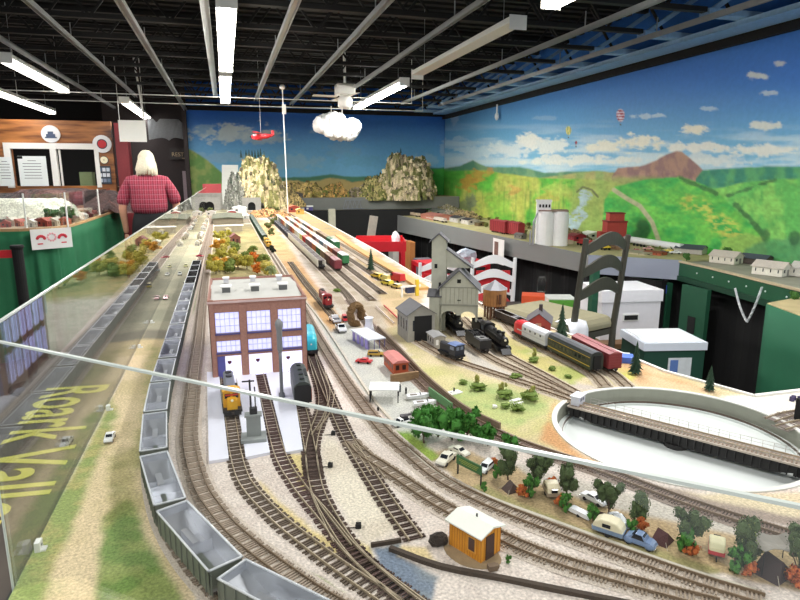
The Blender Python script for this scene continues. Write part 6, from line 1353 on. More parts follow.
# ================================================================ FAR TOWN AND SCENERY
# autumn trees behind the engine house
R = random.Random(21)
aut = [leafy('autumn_tree', a, b, h=50, r=30, trunk=8, seed=30+i, n=260, leaf=5.5) for i, (a, b) in enumerate([((176, 166, 66), (206, 196, 110)), ((206, 150, 50), (226, 180, 80)), ((214, 120, 44), (236, 160, 60)), ((120, 136, 66), (160, 166, 90)), ((198, 182, 90), (220, 206, 130))])]
nm = ['yellow green', 'golden', 'bright orange', 'olive green', 'pale yellow']
spots = [(216, 272), (223, 268), (230, 271), (238, 266), (247, 267), (222, 258), (232, 256), (244, 258), (256, 262), (218, 248), (226, 246), (236, 250), (252, 252), (220, 238), (228, 235), (258, 272), (268, 275), (214, 262), (224, 251), (262, 264)]
for k, (x, y) in enumerate(spots):
    j = {8: 2, 15: 2, 16: 4}.get(k, R.choice((0, 0, 1, 3, 4))); z = ZG
    inst(aut[j], '%s model tree in the autumn grove behind the engine house' % nm[j], P(x, y+2, z), R.uniform(0, 6), '%s trees of the autumn grove' % nm[j], R.uniform(.9, 1.3)*(1.15 if y > 262 else 1))
far_h = [((235, 243), 60, 70, 40, 22, (150, 96, 84), (128, 76, 72), 'brown farmhouse with a reddish roof in the autumn grove', .15), ((222, 243), 46, 40, 22, 10, (222, 214, 196), (230, 226, 210), 'cream cottage in the autumn grove', .1), ((228, 232), 40, 46, 24, 12, (226, 222, 210), (206, 190, 150), 'small white house with a tan roof far in the grove', .3),
         ((209, 196), 10, 10, 10, 5, (0, 0, 0), (0, 0, 0), None, 0)]
for (q, w, d, h, rh, cw, cr, lb, rz) in far_h:
    if lb: at(house('model_house', lb, w, d, h, rh, cw, cr), q[0], q[1], rz)
o = thing('white_shed_roof', 'long low shed with a white roof beyond the autumn grove', 'shed', P(229, 232), 0); w_ = .055*4; MB(1).box(-.11, .11, 0, .06, .045, .05).build('roof', m_white, o); MB(1).box(-.1, .1, .005, .055, 0, .045).build('walls', mat((180, 170, 150), .8), o)
o = thing('dark_roof_hall', 'wide hall with a dark green roof before the white ramp', 'building', P(228, 224), 0); MB(1).box(-.13, .13, 0, .7, 0, .05).build('walls', mat((150, 140, 120), .8), o); MB(1).exy([(-.14, .05), (.14, .05), (0, .062)], -.01, .72).build('roof', mat((96, 98, 80), .85, var=.4, scale=40, bump=.5), o)
# village to the left of the track
hc = [((226, 222, 210), (200, 196, 186)), ((206, 196, 170), (160, 150, 140)), ((230, 226, 220), (190, 190, 186)), ((196, 180, 160), (150, 120, 110)), ((220, 206, 180), (210, 200, 180))]
vil = [(187, 222), (192, 218), (198, 216), (185, 228), (193, 229), (200, 226), (190, 238), (197, 236), (181, 236), (201, 244), (186, 246), (176, 240), (180, 230), (196, 211), (201, 212)]
vn = ['white cottage with a grey roof', 'tan house with a brown grey roof', 'white house with pale roof', 'beige house with a rusty roof', 'cream house with cream roof']
pr = [house('village_house', '', 34, 40, 20, 12, a, b) for a, b in hc]
for k, (x, y) in enumerate(vil):
    j = k % 5; q = P(x-1 if x > 195 else x, y); q.x = max(q.x, -.19); q.y = min(q.y, 7.6); inst(pr[j], '%s in the far village beside the panel' % vn[j], q, R.uniform(-.3, .3), '%s houses of the far village' % vn[j].split(' with')[0], .95)
vc = [((200, 257), (214, 60, 80), 'car', 'pink red toy car at the far crossing behind the black hoppers'), ((186, 286), (206, 180, 30), 'van', 'yellow toy van on the grey road by the hopper train'), ((166, 299), (226, 170, 170), 'car', 'pale pink toy car on the grey road beside the clear panel'), ((186, 267), (232, 226, 160), 'wagon', 'pale yellow toy wagon on the far grey road'), ((194, 270), (120, 130, 140), 'car', 'grey toy car near the black coal hoppers'), ((180, 275), (226, 226, 220), 'car', 'white toy car on the far grey road')]
for q, c, kd, lb in vc: put(car('toy_car', lb, c, 'sedan' if kd == 'car' else kd), (q[0], q[1]), (q[0]+(6 if kd == 'car' and 'cross' in lb else -2), q[1]+(.2 if 'cross' in lb else 4)), .9)
# clips along the foot of the clear panel
for (x, y), s, lb in (((150, 323), .8, 'small white clip at the panel foot, farthest'), ((136, 348), .8, 'small white clip at the panel foot, second farthest'), ((100, 411), 1, 'white clip at the panel foot beside the white sports car'), ((32, 551), 1.2, 'white plastic clip at the panel foot nearest the camera')):
    p = P(x, y); o = thing('panel_clip', lb, 'clip', (XP+.006, p.y, ZG)); MB().box(-3, 3, -5*s, 5*s, 0, 10*s).box(3, 8, -4*s, 4*s, 0, 2).build('clip', m_white, o); MB().tube([(3, 0, 6*s), (4.2, 0, 6*s)], 1.6, 8).build('screw', m_pipe, o)
# ---- far end: portals, rock hills, ramp
rockc = ((150, 140, 104), (96, 98, 62))
YR = 8.0
def hill_at(x0, x1, ytop, Y, zb, lb, seed, c1, c2, depth=.8, steep=2.2, rough=.35, name='rock_hill', flat=None, peak=1.12):
    a = PY(x0, 200, Y); b = PY(x1, 200, Y); h = PY((x0+x1)/2, ytop, Y).z-zb; return heap(name, abs(b.x-a.x), depth, h*peak, c1, lb, 'hill', ((a.x+b.x)/2, Y, zb), 0, seed, rough, 70, steep, flat, c2)
hill_at(228, 290, 158, 8.3, 1.1, 'steep tan rock hill with conifers on top beside the white ramp', 3, (204, 188, 150), (128, 126, 78), steep=2.7, rough=.34, depth=1.0, flat=1.0, peak=1.0)
hill_at(222, 252, 178, 8.15, 1.1, 'grey rock shoulder left of the steep tan hill', 5, (140, 140, 132), (104, 106, 96), depth=.7)
hill_at(268, 306, 190, 8.5, 1.1, 'low tan rubble slope right of the steep hill', 6, (170, 150, 100), (110, 100, 66), depth=.7)
ch = conifer('hilltop_conifer', '', (30, 54, 38), 100, 20, 7, 4)
R2 = random.Random(4)
for k, x in enumerate([241, 246, 249, 252, 255, 258, 260.5, 264]):
    p = PY(x, 155.5 if x < 262 else 158, 8.25); inst(ch, 'dark conifer in the row on top of the steep tan rock hill', (p.x, 8.22, p.z-.03+R2.uniform(-.01, .02)), k, 'conifers on top of the tan rock hill', 1.1)
for k, (x, y) in enumerate([(231, 180), (237, 175), (246, 176), (268, 176), (272, 180), (274, 182)]):
    p = PY(x, y, 7.85); inst(ch, 'dark conifer on the side of the steep tan rock hill', (p.x, 7.85, p.z-.05), k, 'conifers on the side of the tan rock hill', 1.0)
a = PY(221, 184, 8.4); b = PY(236, 165, 8.9); o = thing('white_ramp', 'tall white sloping ramp left of the steep rock hill', 'ramp', (0, 0, 0)); x0 = PY(220.5, 184, 8.4).x; x1 = PY(229, 184, 8.4).x
MB(1).add([(x0, 8.35, 1.1), (x1+.06, 8.35, 1.1), (x1+.06, 8.95, 1.1), (x0+.02, 8.95, 1.1), (x0+.03, 8.8, b.z), (x1+.14, 8.8, b.z), (x1+.14, 8.95, b.z), (x0+.03, 8.95, b.z)], [(0, 3, 2, 1), (4, 5, 6, 7), (0, 1, 5, 4), (1, 2, 6, 5), (2, 3, 7, 6), (3, 0, 4, 7)]).build('slope', mat((222, 224, 216), .7, var=.04), o)
def portal(lb, px, py, w=.12, h=.11, Y=8.0):
    o = thing('tunnel_portal', lb, 'tunnel portal', (P(px, py).x*Y/P(px, py).y, Y, ZG)); hw = w/2
    arcp = [(-hw*.62, 0)]+[(-hw*.62*math.cos(PI*k/10), h*.45+hw*.62*math.sin(PI*k/10)) for k in range(11)]+[(hw*.62, 0)]
    m = MB(1); m.box(-hw*1.5, -hw*.62, 0, .03, 0, h*1.3).box(hw*.62, hw*1.5, 0, .03, 0, h*1.3); m.exy([(-hw*.62, h*1.3)]+arcp[1:-1]+[(hw*.62, h*1.3)], 0, .03); m.build('stone_face', mat((150, 148, 142), .85, var=.15, scale=30), o)
    MB(1).box(-hw*.62, hw*.62, .031, .2, 0, h).build('dark_bore', m_black, o); return o
portal('grey stone tunnel portal at the far left under the red hut', 210, 210, .17, .12, 7.9); portal('tunnel portal at the foot of the steep rock hill', 252, 211, .15, .12, 7.75)
a = PY(203, 193, 8.2); b = PY(221, 184, 8.2); tag(MB(1).box(a.x, b.x, 8.2, 8.4, a.z, b.z).build('red_hut', mat((170, 66, 70), .7)), 'red box shaped hut above the far left tunnel portal', 'hut')
a = PY(196, 210, 8.15); b = PY(222, 193, 8.15); tag(MB(1).box(a.x, b.x, 8.15, 9.6, 1.08, b.z).build('rock_bench', mat((150, 148, 140), .85, var=.25, scale=14, bump=.6, bscale=30)), 'grey rock shelf carrying the red hut at the far left', 'rock')
for k, (x, y) in enumerate([(209, 183), (215, 182.5), (219, 181.5), (202, 184)]): p = PY(x, y, 8.3); inst(ch, 'small dark conifer standing on the shelf with the red hut', (p.x, 8.45, b.z), k, 'conifers by the red hut', .8)
# ---- rear raised layout along the back wall
zt = 1.20; a = PY(262, 197, 9.0)
rear = thing('rear_layout_shelf', 'raised rear layout shelf with a long grey fascia below the back mural', 'shelf', (0, 0, 0))
MB(1).box(PY(300, 200, 9.0).x, 3.54, 8.98, 9.0, 1.02, zt).build('fascia', mat((116, 118, 112), .6, var=.05), rear)
MB(1).box(PY(268, 200, 9.0).x, 3.5, 9.0, 9.72, zt-.05, zt).build('shelf_top', mat((170, 150, 104), .9, var=.35, scale=14), rear)
for x in (1.1, 2.2, 3.3): MB(1).box(x-.04, x+.04, 9.4, 9.48, 0, zt-.05).build('leg', m_ply, rear)
hill_at(276, 330, 183, 9.35, zt, 'low tan autumn hill at the left of the rear shelf', 11, (196, 170, 110), (140, 130, 72), depth=.6, rough=.5, name='autumn_hill'); hill_at(318, 352, 184, 9.35, zt, 'second low autumn hill with orange and green brush on the rear shelf', 12, (186, 150, 90), (110, 120, 62), depth=.6, rough=.5, name='autumn_hill'); hill_at(345, 385, 186, 9.3, zt, 'grey brown rocky slope between autumn hill and the big rock', 13, (150, 136, 120), (104, 100, 66), depth=.6, rough=.5)
hill_at(372, 436, 153, 9.25, 1.15, 'big craggy grey and olive rock hill before the corner of the mural', 9, (200, 184, 152), (112, 114, 68), depth=.9, steep=3.2, rough=.42, flat=1.0, peak=1.0)
hill_at(355, 392, 178, 9.2, 1.15, 'left olive shoulder of the big craggy rock hill', 14, (160, 150, 100), (100, 106, 56), depth=.6)
for k, (x, y) in enumerate([(390, 160), (393, 158), (396, 157), (399, 154)]):
    p = PY(x, y-2.5, 9.2); inst(ch, 'dark conifer on the crest of the big craggy rock', (p.x, 9.1, p.z-.03), k, 'conifers on the big craggy rock', .9)
for k, (x, y) in enumerate([(392, 180), (411, 182), (404, 186), (380, 175), (421, 178), (352, 190), (336, 190)]):
    p = PY(x, y, 8.78); inst(ch, 'dark conifer on the lower slopes of the rear hills', (p.x, 8.95, p.z-.06), k, 'conifers on the rear slopes', .8)
for (x, y, w_, c, lb) in ((283, 190, .16, (96, 90, 84), 'dark grey shed on the rear shelf, left one'), (296, 190, .2, (84, 80, 76), 'dark grey long shed on the rear shelf, right one')):
    p = PY(x, y, 9.05); o = house('rear_shed', lb, 1000*w_, 120, 60, 30, c, (60, 60, 58)); o.location = (p.x, 9.12, zt)
# blue white caboose standing on the left end of the grey fascia ledge
p = PY(307, 211, 8.8); o = thing('purple_caboose', 'small violet and white toy caboose before the grey rear fascia', 'caboose', (p.x, 8.85, p.z), 0); MB(1).box(-.09, .09, 0, .05, 0, .055).build('body', mat((84, 76, 140), .6), o); MB(1).box(-.10, .10, -.01, .06, .055, .075).build('roof', m_white, o); MB(1).box(-.06, -.03, -.002, .0, .02, .045).box(.0, .03, -.002, 0, .02, .045).build('windows', m_white, o); MB(1).box(-.1, .1, -.005, .055, -.012, 0).build('ledge', m_black, o)
MB(1).box(-.02, .02, .05, .14, -.012, -.002).build('bracket', m_black, o)
# cavity below, its posts, dark back panel with white marks
tag(MB(1).box(PY(302, 215, 8.7).x, 2.9, 8.72, 8.74, 0, 1.03).build('cavity_shade_sheet', m_black), 'black sheet standing in for the shade in the cavity under the rear shelf', 'shade_sheet')  # black sheet in place of the shade inside the open cavity
p = PY(332, 225, 7.5); tag(MB(1).box(p.x-.04, p.x+.04, 7.46, 7.54, 0, PY(332, 209, 7.5).z).build('pale_post', mat((168, 166, 146), .7)), 'pale upright post in the dark cavity under the rear shelf', 'post')
a = PY(374, 216, 6.6); o = MB(1).bar((PY(366, 240, 6.6).x, 6.6, PY(366, 240, 6.6).z-.3), (a.x, 6.6, a.z), .09, .03).build('leaning_board', mat((176, 174, 160), .7)); tag(o, 'pale leaning board left of the red cart', 'board')
o = thing('indicator_row', 'row of small white dots on the dark panel under the shelf', 'indicator', PY(318, 224, 7.6)); [MB(1).ell((-.07+k*.045, 0, 0), (.009, .005, .009), 8).build('dot', m_white, o) for k in range(4)]; MB(1).box(-.12, .12, .004, .02, -.04, .05).build('panel', m_black, o); MB(1).bar((0, .02, 0), (0, 1.12, 0), .02, .02).build('bracket', m_black, o)
p = PY(345, 205, 7.6); 
# bridge truss piece at the corner
pa = PY(344, 199, 8.9); o = thing('steel_truss', 'grey openwork truss in front of the rear fascia', 'truss', (pa.x, 8.97, 1.03)); m = MB(1)
for k in range(4): m.bar((k*.07, 0, 0), (k*.07+.035, 0, .13), .008, .008); m.bar((k*.07+.035, 0, .13), (k*.07+.07, 0, 0), .008, .008)
m.bar((0, 0, 0), (.32, 0, 0), .01, .01).bar((.03, 0, .13), (.29, 0, .13), .01, .01).bar((.28, .0, .02), (.28, .08, .02), .01, .01).build('truss', mat((126, 130, 136), .5, .3), o)
# ================================================================ RIGHT HAND SHELF LAYOUT
SZ = .93
rs_ = thing('side_layout_shelf', 'long raised side layout with a smooth grey fascia below the right mural', 'shelf', (0, 0, 0))
corner = (2.6, 3.93); c2 = (3.06, 3.49)
MB(1).prism([(2.44, 9.0), (2.60, 3.95), (2.62, 3.93), (3.07, 3.50), (3.545, 3.4), (3.545, 9.0)], SZ-.05, SZ).build('shelf_top', mat((168, 160, 112), .9, var=.25, scale=10), rs_)
m = MB(1); m.add([(2.44, 9.0, SZ+.01), (2.6, 3.93, SZ+.01), (2.6, 3.93, .80), (2.44, 9.0, .69), (2.46, 9.0, SZ+.01), (2.62, 3.93, SZ+.01), (2.62, 3.93, .80), (2.46, 9.0, .69)], [(0, 3, 2, 1), (4, 5, 6, 7), (0, 1, 5, 4), (2, 3, 7, 6), (1, 2, 6, 5), (0, 4, 7, 3)]); m.build('fascia', mat((124, 126, 124), .5, var=.04, scale=3), rs_)
MB(1).prism([(2.6, 3.93), (3.06, 3.49), (3.075, 3.505), (2.615, 3.945)], .80, SZ+.01).build('front_fascia', mat((150, 156, 172), .5, var=.04, scale=3), rs_)
for x, y in ((2.66, 4.0), (3.1, 3.62), (2.7, 6.5), (3.4, 5), (3.4, 8)): MB(1).box(x-.04, x+.04, y-.04, y+.04, 0, SZ-.05).build('leg', m_black, rs_)
gs = thing('green_fascia_shelf', 'dark green curved layout shelf with white model houses at the right', 'shelf', (0, 0, 0))
gl = [(3.06, 3.50), (3.03, 3.2), (2.98, 2.9), (2.92, 2.55), (2.88, 2.2), (2.86, 1.6), (2.86, .9)]
MB(1).prism(gl+[(3.545, .9), (3.545, 3.5)], SZ-.06, SZ).build('shelf_top', mat((150, 148, 130), .9, var=.2, scale=10), gs)
m = MB(1); mt = MB(1)
for a, b in zip(gl, gl[1:]): m.bar((a[0], a[1], SZ-.048), (b[0], b[1], SZ-.048), .016, .096); mt.bar((a[0], a[1], SZ+.002), (b[0], b[1], SZ+.002), .03, .012)
m.build('fascia', mat((24, 82, 52), .5, var=.06, scale=4), gs); mt.build('plywood_edge', mat((190, 172, 140), .7), gs)
m2 = MB(1)
for a, b in zip(gl, gl[1:]): m2.bar((a[0]-.0, a[1], SZ-.115), (b[0]-.0, b[1], SZ-.115), .03, .035)
m2.build('lower_rail', mat((18, 62, 42), .5), gs)
for k in range(6): q = 3.3-k*.16; xx = float(np.interp(q, [g[1] for g in gl[::-1]], [g[0] for g in gl[::-1]])); MB(1).ell((xx-.012, q, SZ-.05), (.004, .006, .006), 8).build('button', mat((210, 220, 214), .4), gs)
for x, y in ((3.45, 2.2), (3.45, 1.2), (3.45, 3.2)): MB(1).box(x-.04, x+.04, y-.04, y+.04, 0, SZ-.06).build('leg', m_ply, gs)
# green posts and black curtain below
m_dkgreen = mat((30, 82, 58), .55, var=.08, scale=6)
def xyz(px, py, z): return P(px, py, z)
o = PX(690, 280, 2.98)
p = P(682, 330, .6); wp_ = thing('green_support_panel', 'wide dark green support with a vertical slot under the shelf', 'support', (0, 0, 0)); A = PX(685, 300, 2.96); 
y0 = PX(682, 300, 2.97)[1]; y1 = PX(708, 300, 2.97)[1]
MB(1).box(2.96, 2.99, min(y0, y1), max(y0, y1), 0, .80).build('panel', m_dkgreen, wp_); ym = (y0+y1)/2; MB(1).box(2.955, 2.9602, ym-.035, ym+.03, .3, .60).build('slot', m_black, wp_)
y0 = PX(648, 300, 2.97)[1]; tag(MB(1).box(2.99, 3.03, PX(668, 300, 3.0).y, PX(658, 300, 3.0).y, 0, .775).build('green_post', m_dkgreen), 'slim dark green post with blue tape under the shelf corner', 'post'); tag(MB(1).box(2.986, 2.99, PX(667, 300, 3.0).y, PX(660, 300, 3.0).y, .70, .76).build('blue_tape', mat((60, 80, 190), .5)), 'small patch of blue tape on the slim green post', 'tape')
cu = MB(1); n = 80; vs = []; fs = []
cy = [(2.62, 9.0), (2.78, 3.98), (3.12, 3.62), (3.12, 3.2), (3.06, 2.6), (3.0, 1.6), (3.0, .95)]
cpts = spline([Vector((a, b, 0)) for a, b in cy], .05)
for i, p in enumerate(cpts): w_ = .012*math.sin(i*1.3); vs += [(p.x+w_, p.y, .01), (p.x+w_, p.y, .80)]
for i in range(len(cpts)-1): fs.append((2*i, 2*i+2, 2*i+3, 2*i+1))
o = cu.add(vs, fs).build('black_curtain', mat((9, 9, 10), .9, var=.1)); o.modifiers.new('t', 'SOLIDIFY').thickness = .004; tag(o, 'black curtain closing the space under the side shelves', 'curtain')
# chain
ch_ = MB(1); a = PX(735, 288, 2.80); b = PX(762, 287, 2.78); lo = PX(747, 322, 2.80); a = Vector(a); b = Vector(b); lo = Vector(lo); pc_ = []
for k in range(13): t = k/12; pc_.append(a.lerp(lo, t)+Vector((0, 0, -.02*math.sin(t*PI))))
for k in range(1, 13): t = k/12; pc_.append(lo.lerp(b, t)+Vector((0, 0, -.02*math.sin(t*PI))))
cho = thing('hanging_chain', 'silver chain hanging in a V under the green shelf', 'chain', (0, 0, 0))
for i in range(len(pc_)-1):
    c = (pc_[i]+pc_[i+1])/2; ch_.bar(pc_[i], pc_[i+1], .012 if i % 2 else .005, .005 if i % 2 else .012)
ch_.build('links', mat((226, 228, 230), .3, .2), cho)
# near right table with green drape
nt_ = thing('right_table', 'green draped table with tan top at the right edge', 'table', (0, 0, 0)); A = P(765, 300, .93); B = P(820, 312, .93)
xa = 1.78; q0 = PX(765, 300, 2.35); 
A = P(767, 303, .93); B = P(840, 330, .93); dv = [(2.84, A.y+.1), (A.x, A.y), (B.x, B.y), (B.x+.1, B.y-.3), (2.84, B.y-.3)]
MB(1).prism(dv, .895, .93).build('table_top', mat((180, 164, 120), .8, var=.2, scale=12), nt_)
dpth = [Vector((a+(c-a)*k/12, b+(d-b)*k/12, 0)) for (a, b), (c, d) in zip(dv[:-1], dv[1:]) for k in range(12)]+[Vector(dv[-1]).to_3d()]; vs = []; fs = []
for i, p in enumerate(dpth):
    for j in range(6): t = j/5; vs.append((p.x-.004-.02*math.sin(i*.6)*t, p.y-.02*math.cos(i*.5)*t, .926-.91*t))
for i in range(len(dpth)-1):
    for j in range(5): q = i*6+j; fs.append((q, q+1, q+7, q+6))
o = MB(1).add(vs, fs).build('drape', mat((28, 96, 66), .7, var=.1, scale=5), nt_, smooth=True); o.modifiers.new('t', 'SOLIDIFY').thickness = .004
# ---- things on the green shelf
for (a, b, w_, d_, c, r, lb) in (((713, 264), (731, 264), 0, .30, (214, 208, 192), (196, 186, 172), 'white model house with a pale roof on the green shelf, left one'), ((755, 276), (779, 272), 0, .34, (220, 216, 202), (200, 190, 176), 'large white model house with brown door on the green shelf'), ((790, 278), (822, 278), 0, .34, (214, 210, 198), (194, 188, 180), 'white model house cut by the right edge of the picture')):
    p = P((a[0]+b[0])/2, a[1], SZ); q = P((a[0]+b[0])/2+14, a[1]+3, SZ); o = house('model_house', lb, 125, 170, 52, 32, c, r, 8, 4); o.location = p+Vector((.05, .02, .004)); o.rotation_euler = (0, 0, .35)
p = P(744, 265, SZ); o = house('model_house', 'dark roofed open shed between the two white houses', 120, 170, 40, 24, (90, 80, 72), (74, 80, 92), 8, 0, False); o.location = p+Vector((.12, .02, .004)); o.rotation_euler = (0, 0, .3)
p = P(693, 255, SZ); o = house('model_house', 'low dark grey roofed barn behind the corner of the grey shelf', 120, 200, 40, 26, (180, 176, 166), (70, 76, 86), 8, 0, False); o.location = p+Vector((.05, .08, .004)); o.rotation_euler = (0, 0, .5)
gt = leafy('shelf_tree', (66, 110, 46), (100, 140, 66), h=130, r=50, trunk=30, seed=41, n=200, leaf=12)
for k, (x, y, s, lb) in enumerate([(714, 262, .8, 'green tree behind the left white house on the green shelf'), (684, 262, .5, 'small green shrub at the corner of the two shelves'), (671, 252, .4, 'dark shrub beside the small white cars'), (790, 305, .55, 'olive shrub on the draped table at the right edge')]): inst(gt, lb, P(x, y, SZ if k < 3 else .90)+Vector((.1 if k < 1 else .02, 0, 0)), k, None, s)
# ---- things on the grey shelf
def onshelf(px, py, dx=.04): p = P(px, py, SZ); x = min(max(p.x+dx, 2.68), 3.40); return Vector((x, min(p.y*(x/p.x), 8.6), SZ))
m_off = mat((240, 240, 238), .6, var=.06, scale=12)
p = P(548, 247, SZ); si = thing('white_grain_elevator', 'tall white grain elevator with round silos on the side shelf', 'building', p+Vector((.10, .1, 0)), -.45); si.scale = (1.2, 1.1, 1.03)
for k in range(4): MB(1).lathe([(.055, 0), (.055, .27), (.04, .285)], 16, (-.055+(k % 2)*.105, .0+(k//2)*.11)).build('silo', m_off, si, smooth=False)
MB(1).box(-.12, -.02, .03, .17, .0, .36).build('head_house', m_off, si); MB(1).box(-.125, -.015, .025, .175, .36, .375).build('head_roof', mat((236, 236, 234), .6), si); MB(1).box(-.11, .10, -.03, .15, .285, .295).build('silo_roof', mat((150, 120, 108), .6), si)
w_ = MB(1); [w_.box(-.105+k*.022, -.093+k*.022, .026, .03, .315, .34) for k in range(4)]; w_.build('windows', m_black, si); MB(1).tube([(-.14, .0, 0), (-.14, .0, .2), (-.1, .05, .3)], .008, 6).tube([(-.16, .02, 0), (-.16, .02, .12)], .006, 6).build('pipes', m_pipe, si)
p = P(608, 247, SZ); o = thing('red_grain_elevator', 'red wooden grain elevator behind the dark ladder back chair', 'building', p+Vector((.22, .2, 0)), -.3); o.scale = (.72, .72, .8); MB(1).box(-.12, .12, 0, .2, 0, .24).build('body', mat((176, 64, 56), .7, var=.1), o); MB(1).box(-.09, .09, .02, .18, .24, .33).build('cupola', mat((184, 72, 62), .7), o); MB(1).box(-.125, .125, -.01, .21, .235, .25).box(-.1, .1, .01, .19, .33, .34).build('roof', mat((140, 50, 48), .7), o); MB(1).box(-.2, -.12, 0, .14, 0, .13).build('annex', mat((166, 58, 50), .7), o)
def shelf_car(px, py, L_, H_, c, lb, name='shelf_boxcar', cat='freight car', kind='box', rz=.03):
    p = onshelf(px, py); t = thing(name, lb, cat, p, rz)
    if kind == 'tank': MB(1).tube([(0, -L_/2, H_*.6), (0, L_/2, H_*.6)], H_*.38, 14).build('tank', mat(c, .4, var=.04), t, smooth=False)
    elif kind == 'flat': MB(1).box(-.03, .03, -L_/2, L_/2, .02, .03).box(-.025, .025, -L_*.4, L_*.4, .03, H_).build('body', mat(c, .6, var=.2, scale=30), t)
    else:
        MB(1).box(-.035, .035, -L_/2, L_/2, .018, H_).build('body', mat(c, .6, var=.12, scale=30), t); r = MB(1)
        for k in range(9): y = -L_/2+L_*k/8; r.box(-.038, -.035, y-.003, y+.003, .02, H_-.004)
        r.build('ribs', mat(tuple(int(v*.8) for v in c), .6), t); MB(1).exy([(-.04, H_), (.04, H_), (0, H_+.012)], -L_/2, L_/2).build('roof', mat(tuple(min(255, int(v*.9)+10) for v in c), .6), t)
    w = MB(1)
    for y in (-L_*.35, L_*.35):
        for s in (-1, 1): w.tube([(s*.018, y-.02, .012), (s*.026, y-.02, .012)], .012, 8).tube([(s*.018, y+.02, .012), (s*.026, y+.02, .012)], .012, 8)
    w.build('wheels', m_black, t); return t
shelf_car(500, 234, .34, .13, (150, 44, 50), 'red ribbed boxcar left on the side shelf, nearer one'); shelf_car(513, 236, .34, .13, (158, 50, 54), 'red ribbed boxcar beside the white grain elevator'); shelf_car(501, 233.5, .18, .05, (50, 60, 110), 'low dark blue car before the red boxcars', kind='flat')
shelf_car(655, 246, .60, .075, (226, 228, 228), 'long white tank car on the right end of the side shelf', 'shelf_tank_car', kind='tank'); shelf_car(634, 242, .4, .07, (222, 224, 224), 'white tank car left of the longest tank car', 'shelf_tank_car', kind='tank')
for (x, y, w_, d_, h_, c, r, lb) in ((437, 221, 300, 500, 60, (184, 120, 104), (166, 104, 92), 'long salmon pink shed on the side shelf'), (459, 224, 160, 260, 60, (190, 186, 180), (44, 44, 48), 'white house with a black roof on the side shelf, left one'), (470, 226, 150, 220, 56, (196, 190, 184), (48, 46, 50), 'white house with a black roof on the side shelf, right one'), (421, 214, 200, 260, 80, (120, 124, 116), (84, 90, 84), 'grey multi storey mill near the big rock'), (446, 213, 120, 120, 70, (212, 196, 160), (180, 160, 130), 'cream square house behind the salmon shed'), (592, 240, 180, 140, 50, (226, 224, 214), (236, 236, 230), 'white roofed building right of the grain elevator'), (576, 243, 130, 120, 50, (140, 40, 48), (120, 40, 44), 'dark red shed right of the white grain elevator'), (481, 228, 120, 120, 40, (110, 90, 60), (90, 84, 60), 'small olive brown shed before the red boxcars')):
    o = house('shelf_house', lb, w_, d_, h_, h_*.35, c, r, 8, 3, False); o.location = onshelf(x, y, .12); o.rotation_euler = (0, 0, .05)
for k, (x, y, c, lb) in enumerate([(405, 217, (206, 170, 160), 'pale pink flat car string at the left of the side shelf'), (415, 219.5, (196, 176, 150), 'cream flat car on the side shelf behind the grey fascia'), (428, 223, (206, 190, 186), 'pale grey flat car on the side shelf'), (440, 226, (190, 180, 170), 'dusty flat car before the salmon shed'), (586, 247, (190, 60, 60), 'red and cream flat car seen through the dark chair back'), (600, 250, (226, 196, 60), 'yellow low wagon seen through the dark chair back')]): shelf_car(x, y, .42 if k < 4 else .2, .055, c, lb, 'shelf_flat_car', kind='flat')
for k, (x, y, c, lb) in enumerate([(668, 252, (220, 200, 90), 'tiny yellow car at the right end of the side shelf'), (675, 254, (232, 232, 232), 'tiny white car at the right end of the side shelf'), (662, 254, (60, 60, 66), 'tiny dark car near the shelf corner'), (636, 252, (190, 120, 100), 'tiny rust car near the middle of the shelf end'), (648, 250, (200, 150, 140), 'tiny pink car before the long tank car')]):
    o = car('toy_car', lb, c); o.location = P(x, y, SZ+.001); o.rotation_euler = (0, 0, 1.1); o.scale = (1.6,)*3
st2 = leafy('shelf_shrub', (120, 124, 66), (150, 150, 90), h=60, r=34, trunk=6, seed=44, n=80, leaf=9)
for k, (x, y, s) in enumerate([(409, 214, 1.3), (452, 219, 1), (486, 231, 1), (525, 239, .9), (565, 243, .8), (431, 216, 1.2)]): inst(st2, 'olive brown shrub between the buildings of the side shelf', onshelf(x, y, .2), k, 'olive shrubs on the side shelf', s)
# yellow machines and red bus in the far middle
for (x, y, c, kd, lb, s) in ((377, 278, (226, 190, 30), 'wagon', 'bright yellow toy machine beside the dark conifer', 1.5), (385, 281, (222, 204, 110), 'van', 'pale yellow toy truck left of the red bus', 1.3), (387, 285, (216, 200, 60), 'wagon', 'yellow green toy truck before the red bus', 1.4), (397, 282, (200, 36, 44), 'van', 'red toy bus near the wooden table edge', 1.9), (396, 288, (206, 180, 90), 'wagon', 'tan toy truck behind the coaling yard', 1.2)): put(car('toy_machine', lb, c, kd, cat='toy vehicle'), (x, y), (x-8, y-2), s)
o = thing('yellow_gantry', 'white and yellow gantry standing behind the grey engine shed', 'gantry', P(416, 296), .15); MB().box(-60, 20, 0, 6, 34, 40).build('beam', m_white, o); MB().box(0, 12, 0, 8, 0, 60).build('post', mat((230, 196, 50), .5), o); MB().box(-58, -52, 0, 5, 0, 34).build('leg', m_white, o); MB().box(-30, 0, 10, 30, 10, 34).build('blue_hopper', mat((50, 60, 100), .5), o)
for sgn, lb in ((0, 'red and white striped barrier rail on the tan ground, left'), (1, 'red and white striped barrier rail on the tan ground, right')):
    a = P(376+sgn*8, 308-sgn*1, ZG); b = P(394+sgn*8, 325-sgn*1, ZG); tag(MB(1).bar((a.x, a.y, ZG+.006), (b.x, b.y, ZG+.006), .003, .004).build('barrier_rail', mat((190, 60, 56) if sgn else (206, 190, 180), .6)), lb, 'rail')
